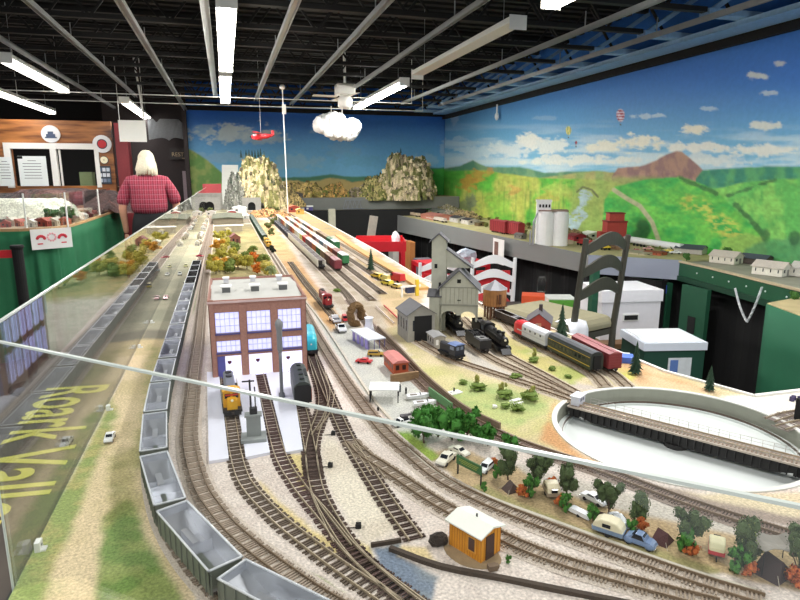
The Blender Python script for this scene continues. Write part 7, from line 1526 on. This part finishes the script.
# tan wooden strip and pale lip along the table edge
wd = mat((206, 160, 96), .7, var=.15, scale=20)
e2 = [P(*q) for q in [(338, 236), (352, 246), (376, 261), (400, 275), (424, 290)]]; m = MB(1)
for a, b in zip(e2, e2[1:]): m.bar((a.x, a.y, ZG+.004), (b.x, b.y, ZG+.004), .04, .012)
tag(m.build('wood_strip', wd), 'long tan wooden strip along the far table edge', 'strip')
tag(MB(1).prism([(p.x-.075, p.y) for p in e2]+[(p.x-.03, p.y) for p in e2[::-1]], ZG, ZG+.003).build('track_panel', mat((176, 160, 140), .8)), 'pale board beside the wooden strip at the far table edge', 'board')
# small containers on the table edge
bx = thing('blue_plastic_crate', 'blue and white plastic crate at the table edge behind the dark conifer', 'crate', P(622, 362), -.5); MB().box(-24, 26, -10, 26, 0, 14).build('blue_part', mat((70, 110, 206), .4), bx); MB().box(-30, 22, 6, 44, 0, 11).build('white_part', m_white, bx)
pt = thing('purple_trinkets', 'small dark purple trinkets on the white plaster at the right edge', 'trinket', P(794, 401)); [MB().cbox((x, y, 5), (6, 6, 9)).build('piece', mat((60, 50, 90), .5), pt) for x, y in ((-6, 0), (3, 4), (10, -3))]
o = MB().box(-6, 6, -6, 6, 0, 40).build('dark_signal', m_black); o.location = P(799, 420); tag(o, 'dark upright signal box at the right edge above the turntable', 'signal')

# ---- extra far clutter: rubble, sheds and trees that fill the far end of the layout
R = random.Random(55)
fs_ = leafy('scrub_tree', (96, 104, 56), (136, 134, 78), h=46, r=26, trunk=6, seed=71, n=170, leaf=5)
for k in range(26):
    x, y = R.choice([(R.uniform(262, 285), R.uniform(207, 214)), (R.uniform(232, 246), R.uniform(207, 218)), (R.uniform(184, 200), R.uniform(206, 214)), (R.uniform(268, 280), R.uniform(217, 236))]); p = P(x, y); p.y = min(p.y, 7.5); p.x = max(p.x, -.2)
    inst(fs_, 'olive scrub tree in the far part of the layout near the tunnel portals', p, k, 'olive scrub trees near the tunnels', R.uniform(.7, 1.2))
rub = heap('rubble_bank', .5, .5, .07, (196, 150, 104), 'orange tan rubble bank between the green train and the yard', 'bank', (P(262, 216).x+.06, 6.6, 1.098), 0, 17, .5, 60, 2.0, None, (150, 120, 84))
for k, (x, y, w_, d_, h_, c, r, lb) in enumerate([(239, 211, 150, 260, 60, (226, 222, 214), (236, 236, 232), 'white long station building left of the second portal'), (232, 215, 90, 120, 40, (170, 80, 76), (206, 200, 196), 'small pinkish house before the white station'), (246, 218, 60, 300, 30, (214, 214, 206), (226, 228, 220), 'pale long platform shed beside the green train'), (292, 211, 130, 200, 60, (150, 60, 50), (196, 120, 90), 'rust red freight house at the far yard end'), (300, 214, 80, 120, 50, (206, 170, 90), (226, 200, 130), 'small yellow tan house at the far yard end'), (181, 216, 90, 140, 40, (206, 200, 190), (170, 166, 160), 'grey white flat house close to the far clear panel')]):
    o = house('far_building', lb, w_, d_, h_, h_*.3, c, r, 6, 3, False); q = P(x, y); q.y = min(q.y, 7.3); q.x = max(q.x, -.17); o.location = q
b_ = leafy('dark_bush', (34, 44, 34), (50, 60, 44), h=44, r=18, trunk=3, seed=73, n=160, leaf=5); inst(b_, 'round black green bush right of the nearer yellow diesel', P(273, 253), 0)
w_ = leafy('pale_tree', (150, 160, 110), (190, 196, 150), h=62, r=22, trunk=24, seed=74, n=160, leaf=4); inst(w_, 'pale green tree behind the right corner of the engine house roof', P(271, 279), 0)

R = random.Random(91)
for k in range(34):
    t = k/33; x = 402+t*260; y = 211+t*36+R.uniform(-1, 3); dx = R.uniform(.12, .75)
    inst(st2, 'olive brown shrub between the buildings of the side shelf', onshelf(x, y, dx), k*1.3, 'olive shrubs on the side shelf', R.uniform(.6, 1.25))
for k, (x, y, w_, d_, h_, c, lb) in enumerate([(470, 226, .6, .9, .12, (150, 130, 96), 'low brown rubble mound behind the black roofed houses'), (455, 222, .5, 1.2, .16, (140, 134, 120), 'grey stone mound at the foot of the mural forest'), (528, 236, .5, .6, .08, (150, 140, 90), 'low olive mound left of the white grain elevator'), (590, 242, .4, .5, .09, (140, 120, 90), 'low tan mound behind the ladder back chair')]):
    p = onshelf(x, y, .5); heap('rubble_mound', w_*.7, d_, h_, c, lb, 'mound', (min(p.x, 3.2), p.y, SZ-.002), 0, 80+k, .5, 50, 2.0, None, (110, 106, 66))
for k, (x, y, c, lb, w_, h_) in enumerate([(565, 245, (206, 190, 160), 'cream crate shed beside the dark red shed on the shelf', 90, 30), (617, 250, (150, 120, 90), 'brown loading shed seen right of the chair back', 120, 30), (640, 255, (190, 180, 150), 'pale stone platform at the end of the grey shelf', 160, 14), (520, 240, (120, 116, 110), 'small grey shed touching the white grain elevator', 70, 40), (655, 256, (170, 90, 60), 'rust brown stock pen near the shelf corner', 100, 20)]):
    o = house('shelf_shed', lb, w_, w_*1.4, h_, h_*.4, c, tuple(int(v*.8) for v in c), 5, 2, False); o.location = onshelf(x, y, .06); o.rotation_euler = (0, 0, .1*k)
# ================================================================ OPERATOR PIT: chairs, boxes, cart
m_dkchair = mat((66, 64, 54), .45, var=.1)
def ladder_chair(name, lb, cm, W_, seat_z, top_z, D_=.42, slats=3, cush=None, sx=1, f0=.30, f1=.60):
    t = thing(name, lb, 'chair'); h = W_/2
    for s in (-1, 1):
        MB(1).tube([(s*h, 0, 0), (s*h, 0, seat_z), (s*h, -.05, top_z)], [.016, .018, .014], 10).build('back_post', cm, t)
        MB(1).tube([(s*(h+.01), D_, 0), (s*(h+.01), D_, seat_z)], [.015, .018], 10).build('leg', cm, t)
    MB(1).box(-h, h, 0, D_, seat_z-.03, seat_z).build('seat', cm, t)
    st = MB(1)
    for z in (.15, .32):
        st.tube([(-h, 0, z), (-h, D_, z)], .009, 6).tube([(h, 0, z), (h, D_, z)], .009, 6).tube([(-h, D_, z+.03), (h, D_, z+.03)], .009, 6)
    st.build('stretcher', cm, t)
    for k in range(slats):
        zc = seat_z+(top_z-seat_z)*(f0+f1*k/(slats-1)); hh = .030; n = 14; vs = []; fs = []
        for i in range(n+1):
            u = -1+2*i/n; x = u*(h-.01); ar_ = .055*math.cos(u*PI/2)**1.2; y = -.05*(zc-seat_z)/(top_z-seat_z)-.025*math.cos(u*PI/2)
            lo = zc-hh+ar_*.75; hi = zc+hh*.5+ar_*1.1
            vs += [(x, y-.006, lo), (x, y-.006, hi), (x, y+.006, hi), (x, y+.006, lo)]
        for i in range(n): q = i*4; fs += [(q+j, q+(j+1) % 4, q+4+(j+1) % 4, q+4+j) for j in range(4)]
        fs += [(0, 1, 2, 3), (4*n+3, 4*n+2, 4*n+1, 4*n)]
        MB(1).add(vs, fs).build('back_slat', cm, t)
    if cush: 
        m = MB(1); m.box(-h-.02, h+.02, -.01, D_+.03, seat_z, seat_z+.07, tx=.02, ty=.02); m.build('cushion', mat(cush, .85, var=.06, scale=30), t, bevel=.03)
    return t
A = P(572, 335, .75); B = P(613, 326, .75); dk = ladder_chair('ladder_back_chair', 'dark ladder back chair with a beige cushion standing behind the layout', m_dkchair, (B-A).length, .74, 1.235, .50, 3, (150, 144, 116), f0=.44, f1=.46)
dk.location = ((A.x+B.x)/2, (A.y+B.y)/2, 0); dk.rotation_euler = (0, 0, math.atan2((B-A).y, (B-A).x))
# white cloth over the cushion
M3 = dk.rotation_euler.to_matrix(); cl_ = thing('white_cloth', 'white cloth hanging over the cushion of the dark chair', 'cloth', dk.location, dk.rotation_euler.z); vs = []; fs = []
hw_ = (B-A).length/2
for i in range(7):
    for j in range(9):
        x = -hw_-.055+.0*i; u = j/8
        if u < .4: vs.append((-hw_-.08+i*.022, -.045+.09*(1-u/.4), .822+.002*math.sin(i+j)))
        else: vs.append((-hw_-.08+i*.022+.02*(u-.4), -.05-.006*math.sin(i*1.2), .815-(u-.4)*.28))
for i in range(6):
    for j in range(8): q = i*9+j; fs.append((q, q+1, q+10, q+9))
o = MB(1).add(vs, fs).build('cloth', mat((232, 232, 236), .8, var=.03), cl_, smooth=True); o.modifiers.new('t', 'SOLIDIFY').thickness = .003
def chair2(lb, x0, x1, py_top, zc, cush=(190, 30, 36)):
    r0 = ray(x0, py_top); r1 = ray(x1, py_top); a = r0*zc+Vector((0, 0, CAMZ)); b = r1*zc+Vector((0, 0, CAMZ)); tz = a.z
    t = ladder_chair('ladder_back_chair', lb, mat((250, 250, 250), .4, var=.0), (b-a).length, tz-.42, tz, .40, 3, cush, f0=.36, f1=.52); t.location = ((a.x+b.x)/2, (a.y+b.y)/2, 0); t.rotation_euler = (0, 0, math.atan2((b-a).y, (b-a).x)); return t, tz
t, tz = chair2('white ladder back chair with red seat cushion behind the water tower', 472, 514, 257, 4.6)
MB(1).box(-.13, .13, -.034, -.02, tz-.27, tz-.10).build('red_back_pad', mat((190, 28, 36), .7), t)
t2, tz2 = chair2('white ladder back chair with red pads partly behind the coaling tower', 420, 458, 262, 5.2)
MB(1).box(-.13, .13, -.034, -.02, tz2-.27, tz2-.10).build('red_back_pad', mat((190, 28, 36), .7), t2)
# blue checked bag on the second chair
p = ray(470, 264)*5.0+Vector((0, 0, CAMZ)); 
# shelf table that carries things in the pit
def stand(name, lb, cx, cy, w, d, h, c, rz=0):
    t = thing(name, lb, 'table', (cx, cy, 0), rz); MB(1).box(-w/2, w/2, -d/2, d/2, h-.03, h).build('table_top', mat(c, .6), t)
    for x in (-1, 1):
        for y in (-1, 1): MB(1).box(x*(w/2-.04)-.02, x*(w/2-.04)+.02, y*(d/2-.04)-.02, y*(d/2-.04)+.02, 0, h-.03).build('leg', mat(c, .6), t)
    return t
def at_depth(px, py, zc): r = ray(px, py); return r*zc+Vector((0, 0, CAMZ))
# bankers boxes
a = at_depth(604, 345, 3.75); s_ = stand('low_storage_table', 'low brown storage table under the white box, behind the dark chair', a.x+.02, a.y+.02, .62, .5, .56, (120, 90, 60), -.2)
def lidded(name, lb, px, py, zc, w, d, h, c, cl, zb, rz=0, hole=True, lt=.07):
    q = at_depth(px, py, zc); t = thing(name, lb, 'box', (q.x, q.y, zb), rz)
    MB(1).box(-w/2, w/2, -d/2, d/2, 0, h-lt+.01).build('body', mat(c, .6, var=.04), t); MB(1).box(-w/2-.008, w/2+.008, -d/2-.008, d/2+.008, h-lt, h).build('lid', mat(cl, .55, var=.03), t)
    if hole: hl = MB(1).box(-.05, .05, -d/2-.006, -d/2, h*.45-.022, h*.45+.022).build('handle_slot', m_white, t); MB(1).box(-.042, .042, -d/2-.009, -d/2-.006, h*.45-.014, h*.45+.014).build('handle_hole', m_black, hl)
    return t
lidded('storage_box', 'white cardboard storage box with dark hand slot on the low table', 618, 318, 3.75, .37, .30, .30, (228, 226, 230), (236, 234, 238), .56, -.15)
q = at_depth(593, 300, 3.5); zt2 = at_depth(593, 268, 3.5).z; tag(MB(1).box(-.02, .02, -.02, .02, 0, zt2).build('green_post', m_dkgreen, loc=(q.x, q.y, 0)), 'slim dark green post just behind the dark ladder back chair', 'post')
# tote with white lid
q = at_depth(664, 352, 3.15); lw = lidded('lidded_tote', 'dark green plastic tote with a white lid and paper label', 661, 352, 3.15, .31, .27, .41, (22, 64, 50), (214, 220, 230), .30, -.22, False, .04)
MB(1).box(-.03, .09, -.140, -.1355, .23, .33).build('paper_label', mat((206, 210, 214), .6), lw); MB(1).box(-.02, .02, -.142, -.140, .24, .32).build('blue_print', mat((90, 120, 180), .6), lw)
MB(1).box(-.145, .145, -.125, .125, .41, .415).build('lid_rim', mat((236, 238, 240), .4), lw)
lidded('lower_tote', 'dark lower tote that supports the green one with the white lid', 661, 352, 3.15, .36, .31, .30, (26, 40, 36), (30, 46, 40), 0, -.22, False)
# orange and green cartons
a = at_depth(545, 300, 4.2); s_ = stand('low_storage_table', 'low dark storage table that holds the orange and green cartons', a.x, a.y, .60, .46, a.z-.06, (60, 52, 46), -.3)
zt_ = a.z-.06
o = thing('orange_carton', 'flat orange carton with a white mark between the chairs', 'box', at_depth(533, 300, 4.15).to_2d().to_3d()+Vector((0, 0, zt_)), -.5); o.scale = (.7, .7, .85); MB(1).box(-.11, .11, -.1, .1, 0, .13).build('carton', mat((214, 84, 44), .5, var=.04), o); MB(1).box(-.11, .11, -.101, -.1, 0, .03).box(.05, .09, -.103, -.1, .05, .09).build('white_print', mat((232, 226, 214), .5), o)
o = thing('green_carton', 'flat green and white carton beside the orange one', 'box', at_depth(556, 302, 4.25).to_2d().to_3d()+Vector((.02, 0, zt_)), -.3); o.scale = (.8, .8, .8); MB(1).box(-.11, .13, -.09, .12, 0, .09).build('carton', mat((226, 228, 220), .5), o); MB(1).box(-.105, .125, -.092, -.09, .01, .08).build('green_print', mat((96, 168, 60), .5), o)
o = thing('clear_jar', 'clear glass jar standing on the orange carton', 'jar', at_depth(541, 300, 4.15).to_2d().to_3d()+Vector((0, 0, zt_+.13))); MB(1).lathe([(.03, 0), (.032, .07), (.02, .09), (.02, .10)], 14).build('glass', M_CLEAR, o)
# red cart with items
a = at_depth(380, 240, 6.2); ca = thing('red_cart', 'bright red tray table with clutter under the grey side shelf', 'cart', (a.x, a.y, 0), -.22); tz_ = a.z; m_r2 = mat((206, 24, 40), .4, var=.04)
MB(1).box(-.25, .25, -.16, .26, tz_-.10, tz_-.09).box(-.25, .25, -.17, -.16, tz_-.10, tz_+.0).box(-.26, -.25, -.17, .27, tz_-.1, tz_+.0).box(.25, .26, -.17, .27, tz_-.1, tz_).box(-.25, .25, .26, .27, tz_-.1, tz_+.02).build('tray', m_r2, ca)
for x in (-.23, .23):
    for y in (-.15, .25): MB(1).box(x-.02, x+.02, y-.02, y+.02, 0, tz_-.1).build('leg', m_r2, ca)
MB(1).box(-.24, .24, -.15, .25, .3, .32).build('lower_shelf', m_r2, ca)
for (x, y, c, lb, w, h) in ((-.08, .0, (226, 206, 180), 'cream paper bundle lying in the red tray', .2, .06), (.09, .03, (236, 190, 190), 'pink paper bundle lying in the red tray', .16, .05), (.17, .12, (240, 240, 244), 'white crumpled bag at the right of the red tray', .10, .16)):
    o = MB(1).ell((0, 0, h/2), (w/2, .09, h/2), 9, jit=.2).build('paper_bundle', mat(c, .8, var=.1, scale=30, bump=.5)); o.location = Vector((a.x, a.y, tz_-.088))+Euler((0, 0, -.22)).to_matrix() @ Vector((x, y, 0)); tag(o, lb, 'paper')
# cabinets / shelves under the side shelf behind the cart
for (px, c, w, hh, lb) in ((398, (186, 184, 176), .22, .62, 'grey white cabinet right of the red cart'), (410, (182, 120, 66), .07, .66, 'upright brown wooden board right of the grey cabinet'), (424, (110, 112, 120), .2, .5, 'grey bin under the side shelf left of the coaling tower')):
    q = PX(px, 240, 2.34); o = MB(1).box(-w/2, w/2, -.12, .12, 0, hh).build('cabinet', mat(c, .6, var=.08)); o.location = (q.x, q.y, 0); tag(o, lb, 'cabinet')
o = MB(1).box(-.03, .03, -.1, .1, 0, .16).build('upright_board', m_r2); q = at_depth(425, 262, 5.6); o.location = (q.x, q.y, 0); o.scale = (1, 1, q.z/.16); tag(o, 'narrow red upright panel left of the coaling tower', 'panel')
q = at_depth(452, 262, 6.0); rb = thing('red_table', 'red topped table under the side shelf with a checked bag', 'table', (q.x, q.y, 0)); MB(1).box(-.35, .35, -.15, .25, q.z-.04, q.z).build('table_top', m_r2, rb); [MB(1).box(x-.02, x+.02, y-.02, y+.02, 0, q.z-.04).build('leg', m_r2, rb) for x in (-.33, .33) for y in (-.13, .23)]
o = MB(1).ell((0, 0, .06), (.12, .09, .075), 10, jit=.1).build('checked_bag', mat((190, 200, 226), .6, var=.4, scale=40)); o.location = (at_depth(472, 262, 5.9).x, q.y+.02, q.z-.005); tag(o, 'pale blue checked bag on the red table', 'bag')
# hanging paper strip on the fascia
q = PX(499, 240, 2.50); y0 = PX(493.5, 240, 2.50).y; y1 = PX(504.5, 240, 2.50).y; ps = thing('hanging_paper', 'white paper strip with a small picture taped to the grey fascia', 'paper', (2.50, (y0+y1)/2, 0)); za = PX(499, 239, 2.5).z; zb = PX(499, 264, 2.5).z
MB(1).box(-.004, 0, -abs(y1-y0)/2, abs(y1-y0)/2, zb, za).build('sheet', m_white, ps); MB(1).box(-.006, -.004, .0, abs(y1-y0)/2*.7, zb+(za-zb)*.3, za-.03).build('picture', mat((120, 90, 80), .5, var=.4, scale=60), ps)
# ================================================================ LEFT LAYOUT CONTENTS
R = random.Random(77)
ngt = leafy('neighbour_tree', (54, 96, 50), (90, 130, 70), h=150, r=55, trunk=30, seed=61, n=160, leaf=13)
for k, (x, y, s) in enumerate([(5, 221, .6), (12, 220, .6), (18, 221, .5), (34, 222, .8), (41, 224, .9), (47, 223, .8), (52, 222, .8), (57, 224, 1.0), (62, 224, 1.0), (66, 222, .8), (30, 220, .7), (76, 219, .5)]):
    p = P(x, y, 1.1); inst(ngt, 'dark green model tree on the neighbouring layout behind the clear panels', (p.x, p.y+.25, 1.09), k, 'trees of the neighbouring layout', s*1.0)
nb_c = [((150, 60, 50), (170, 84, 70)), ((206, 196, 176), (180, 172, 160)), ((176, 96, 66), (150, 70, 56)), ((196, 176, 150), (120, 90, 80)), ((220, 216, 206), (226, 222, 214)), ((126, 60, 60), (96, 56, 56))]
nbn = ['brick red', 'cream', 'rust', 'tan', 'white', 'maroon']
nbp = [house('neighbour_house', '', 110, 140, 55, 30, a, b, 5) for a, b in nb_c]
for k, (x, y) in enumerate([(3, 227), (10, 226), (17, 226), (24, 225), (31, 226.5), (38, 226), (45, 226), (54, 225.5), (63, 225), (72, 222), (80, 219.5), (88, 217), (92, 214), (99, 212), (106, 209.5), (84, 214), (76, 217), (22, 222), (8, 223)]):
    p = P(x, y, 1.1); j = k % 6; inst(nbp[j], '%s model building on the neighbouring layout' % nbn[j], (p.x-.02, p.y+.14, 1.09), R.uniform(-.4, .4), '%s buildings of the neighbouring layout' % nbn[j], R.uniform(.6, .9))
heap('dark_rock_ridge', 1.7, .7, .34, (110, 84, 80), 'dark brown ridge at the back of the neighbouring layout', 'hill', (PY(80, 200, 7.9).x-.1, 7.95, 1.09), 0, 8, .3, steep=3, flat=.8, c2=(80, 70, 70))
heap('dark_rock_ridge', 2.4, .5, .30, (90, 80, 74), 'dark grey ridge behind the long white plaster hill', 'hill', (PY(10, 200, 7.9).x-.4, 8.1, 1.09), 0, 9, .3, steep=3, flat=.8, c2=(60, 58, 58))
p = P(76, 213, 1.1); o = thing('white_trestle', 'pale trestle bridge on the neighbouring layout behind the clear panel', 'bridge', (p.x, p.y-.6, 1.09), .55); MB(1).box(-.3, .3, -.02, .02, .07, .09).build('deck', mat((214, 206, 190), .7), o); [MB(1).box(x-.012, x+.012, -.02, .02, 0, .07).build('pier', mat((206, 196, 180), .7), o) for x in (-.28, -.14, 0, .14, .28)]
# ================================================================ CLEAR PANELS OF THE MAIN LAYOUT
XPN = XP; ztop = (PX(0, 325, XP).z+PX(185, 201, XP).z)/2
e0 = P(0, 342, ztop); e1 = P(400, 433, ztop); e2_ = P(800, 507, ztop); dd_ = (e2_-e0).normalized()
cr_y = e0.y-(e0.x-XP)/dd_.x*dd_.y if abs(dd_.x) > 0 else .6
lp = thing('clear_side_panel', 'long clear acrylic panel along the aisle edge of the layout', 'panel', (0, 0, 0))
yc = e0.y+(XP-e0.x)*(dd_.y/dd_.x); 
MB(1).box(XP-.003, XP, yc, 8.6, 1.09, ztop).build('acrylic_sheet', M_GLASS, lp)
m_edge = mat((206, 214, 206), .25, var=.03)
MB(1).box(XP-.0032, XP+.0002, yc, 8.6, ztop, ztop+.0022).build('polished_edge', m_edge, lp)
MB(1).box(XP-.005, XP-.0, yc, 8.6, 1.088, 1.092).build('channel', mat((196, 200, 190), .4), lp)
fp = thing('clear_front_panel', 'clear acrylic panel across the near corner whose top edge crosses the picture', 'panel', (0, 0, 0))
c0_ = Vector((XP, yc, 0)); c3_ = e2_+dd_*.6; nrm = Vector((dd_.y, -dd_.x, 0))*.003
MB(1).prism([(c0_.x, c0_.y), (c3_.x, c3_.y), (c3_.x+nrm.x, c3_.y+nrm.y), (c0_.x+nrm.x, c0_.y+nrm.y)], 1.02, ztop).build('acrylic_sheet', M_GLASS, fp)
MB(1).prism([(c0_.x, c0_.y), (c3_.x, c3_.y), (c3_.x+nrm.x, c3_.y+nrm.y), (c0_.x+nrm.x, c0_.y+nrm.y)], ztop, ztop+.002).build('polished_edge', m_edge, fp)
MB(1).box(XP-.0025, XP-.0005, yc-.0025, yc-.0005, 1.02, ztop).build('corner_joint', m_edge, fp)
# ================================================================ PERSON
def skin_fig(name, verts, edges, radii, mt, parent, sub=2, root=0):
    me = bpy.data.meshes.new(name); me.from_pydata(verts, edges, []); me.materials.append(mt)
    o = bpy.data.objects.new(name, me); COL.objects.link(o); o.parent = parent
    sk = o.modifiers.new('skin', 'SKIN'); sk.use_smooth_shade = True
    if not me.skin_vertices:
        bm = bmesh.new(); bm.from_mesh(me); bm.verts.layers.skin.verify(); bm.to_mesh(me); bm.free()
    for i, r in enumerate(radii): me.skin_vertices[0].data[i].radius = r if isinstance(r, tuple) else (r, r)
    me.skin_vertices[0].data[root].use_root = True
    sb = o.modifiers.new('sub', 'SUBSURF'); sb.levels = sub; sb.render_levels = sub; return o
YP = 7.2; pp = PY(149, 200, YP)
per = thing('person', 'white haired man in a red plaid shirt and black trousers seen from behind', 'person', (pp.x, YP, 0), .06); per.scale = (.90, .93, .975)
m_skin = mat((206, 150, 124), .6, var=.06, scale=20)
S = 1.02
def sv(*v): return tuple(Vector(v)*S)
# body: pelvis, spine, neck, head, legs, arms   (x right, +y = the way he faces)
V = [sv(0, 0, .98), sv(0, 0, 1.16), sv(0, .03, 1.36), sv(0, .05, 1.50), sv(0, .08, 1.575), sv(0, .11, 1.64),
     sv(-.115, 0, .90), sv(-.13, .02, .50), sv(-.135, -.01, .10), sv(-.135, .12, .04), sv(.115, 0, .90), sv(.13, .03, .50), sv(.135, 0, .10), sv(.135, .13, .04),
     sv(-.20, .04, 1.44), sv(-.30, .0, 1.20), sv(-.29, .06, .98), sv(-.285, .08, .90), sv(.20, .04, 1.44), sv(.31, .03, 1.22), sv(.28, .16, 1.06), sv(.25, .22, 1.02)]
E = [(0, 1), (1, 2), (2, 3), (3, 4), (4, 5), (0, 6), (6, 7), (7, 8), (8, 9), (0, 10), (10, 11), (11, 12), (12, 13), (3, 14), (14, 15), (15, 16), (16, 17), (3, 18), (18, 19), (19, 20), (20, 21)]
Rr = [(.17, .13), (.18, .14), (.19, .13), (.10, .075), (.060, .060), (.06, .06), .095, .066, .045, .04, .095, .066, .045, .04, .052, .050, .036, .032, .052, .052, .036, .032]
bd_ = skin_fig('body', V, E, Rr, m_skin, per)
# head with face
hd = MB(1); hd.ell((0, 0, 0), (.078, .098, .115), 20); hd.ell((0, .096, -.01), (.014, .02, .022), 8)
for s in (-1, 1): hd.ell((s*.079, -.005, -.005), (.012, .022, .032), 8)
hd.ell((0, .075, -.085), (.035, .03, .02), 8); h_ = hd.build('head', m_skin, bd_, smooth=True); h_.location = sv(0, .13, 1.67); h_.rotation_euler = (-.42, 0, 0)
ey = MB(1); [ey.ell((s*.03, .086, .01), (.012, .008, .008), 8) for s in (-1, 1)]; ey.build('eyes', mat((60, 50, 44), .3), h_); MB(1).box(-.022, .022, .085, .094, -.058, -.052).build('mouth', mat((150, 80, 76), .5), h_)
hr = MB(1); Rh = random.Random(3); hr.ell((0, -.022, .028), (.098, .100, .112), 18, jit=.03, rnd=Rh)
for k in range(70):
    a = PI*(1.03+.94*k/69); x = .086*math.cos(a); y = -.02+.092*math.sin(a); L_ = Rh.uniform(.17, .23)
    hr.tube([(x*.8, y*.8, .06), (x*1.12, y*1.1, -.03), (x*1.22+Rh.uniform(-.012, .012), y*1.12-.012, -.10), (x*1.25+Rh.uniform(-.015, .015), y*1.05-.01, -L_+.02)], [.016, .018, .015, .006], 6)
hr.build('long_white_hair', mat((214, 204, 180), .7, var=.2, scale=70), h_, smooth=True)
# hands
def hand(side, wrist, dirv, palmn):
    t = Vector(wrist); d = Vector(dirv).normalized(); n = Vector(palmn).normalized(); w = d.cross(n); vs = [tuple(t), tuple(t+d*.05), tuple(t+d*.085)]; es = [(0, 1), (1, 2)]; rd = [(.026, .018), (.034, .014), (.036, .013)]
    o = skin_fig('hand', vs, es, rd, m_skin, bd_, 1)
    for k, (off, ln) in enumerate(((-.027, .062), (-.009, .072), (.009, .068), (.026, .052))):
        b = t+d*.078+w*off; q = [b, b+d*ln*.45+n*.006, b+d*ln*.75+n*.018, b+d*ln*.92+n*.032]; skin_fig('finger', [tuple(x) for x in q], [(0, 1), (1, 2), (2, 3)], [.0095, .009, .008, .007], m_skin, o, 1)
    b = t+d*.025-w*.026*side; q = [b, b+d*.03-w*.018*side+n*.008, b+d*.055-w*.018*side+n*.02]; skin_fig('thumb', [tuple(x) for x in q], [(0, 1), (1, 2)], [.012, .010, .008], m_skin, o, 1)
hand(-1, sv(-.285, .08, .895), (0.03, .06, -1), (1, .2, 0)); hand(1, sv(.25, .22, 1.02), (-.2, .9, -.25), (0, -.2, -1))
# shirt, trousers, belt, shoes
V = [sv(0, -.01, 1.09), sv(0, -.01, 1.20), sv(0, .015, 1.34), sv(0, .04, 1.47), sv(0, .06, 1.555), sv(-.19, .035, 1.455), sv(-.28, .01, 1.30), sv(-.30, 0, 1.20), sv(.19, .035, 1.455), sv(.285, .02, 1.31), sv(.305, .03, 1.21)]
E = [(0, 1), (1, 2), (2, 3), (3, 4), (3, 5), (5, 6), (6, 7), (3, 8), (8, 9), (9, 10)]
sh = skin_fig('plaid_shirt', V, E, [(.215, .16), (.235, .18), (.23, .165), (.17, .12), (.10, .09), (.082, .085), (.078, .078), .08, (.082, .085), (.078, .078), .08], plaid_mat(), per)
V = [sv(0, 0, 1.27), sv(0, 0, 1.0), sv(-.12, 0, .84), sv(-.135, .02, .5), sv(-.14, 0, .08), sv(.12, 0, .84), sv(.135, .03, .5), sv(.14, .01, .08)]
tr = skin_fig('black_trousers', V, [(0, 1), (1, 2), (2, 3), (3, 4), (1, 5), (5, 6), (6, 7)], [(.195, .15), (.205, .16), (.125, .125), .095, .08, (.125, .125), .095, .08], mat((22, 22, 26), .85), per, root=1)
for s in (-1, 1):
    MB(1).ell((s*.145, .06, .035), (.05, .15, .045), 12).build('shoe', mat((30, 28, 28), .5), per, smooth=True)
bl = MB(1); ring_ = []; n = 28
vs = []; fs = []
for k in range(n): a = 2*PI*k/n; vs += [(.212*math.cos(a), .168*math.sin(a), 1.02), (.212*math.cos(a), .168*math.sin(a), 1.055)]
for k in range(n): q = 2*k; r_ = 2*((k+1) % n); fs.append((q, r_, r_+1, q+1))
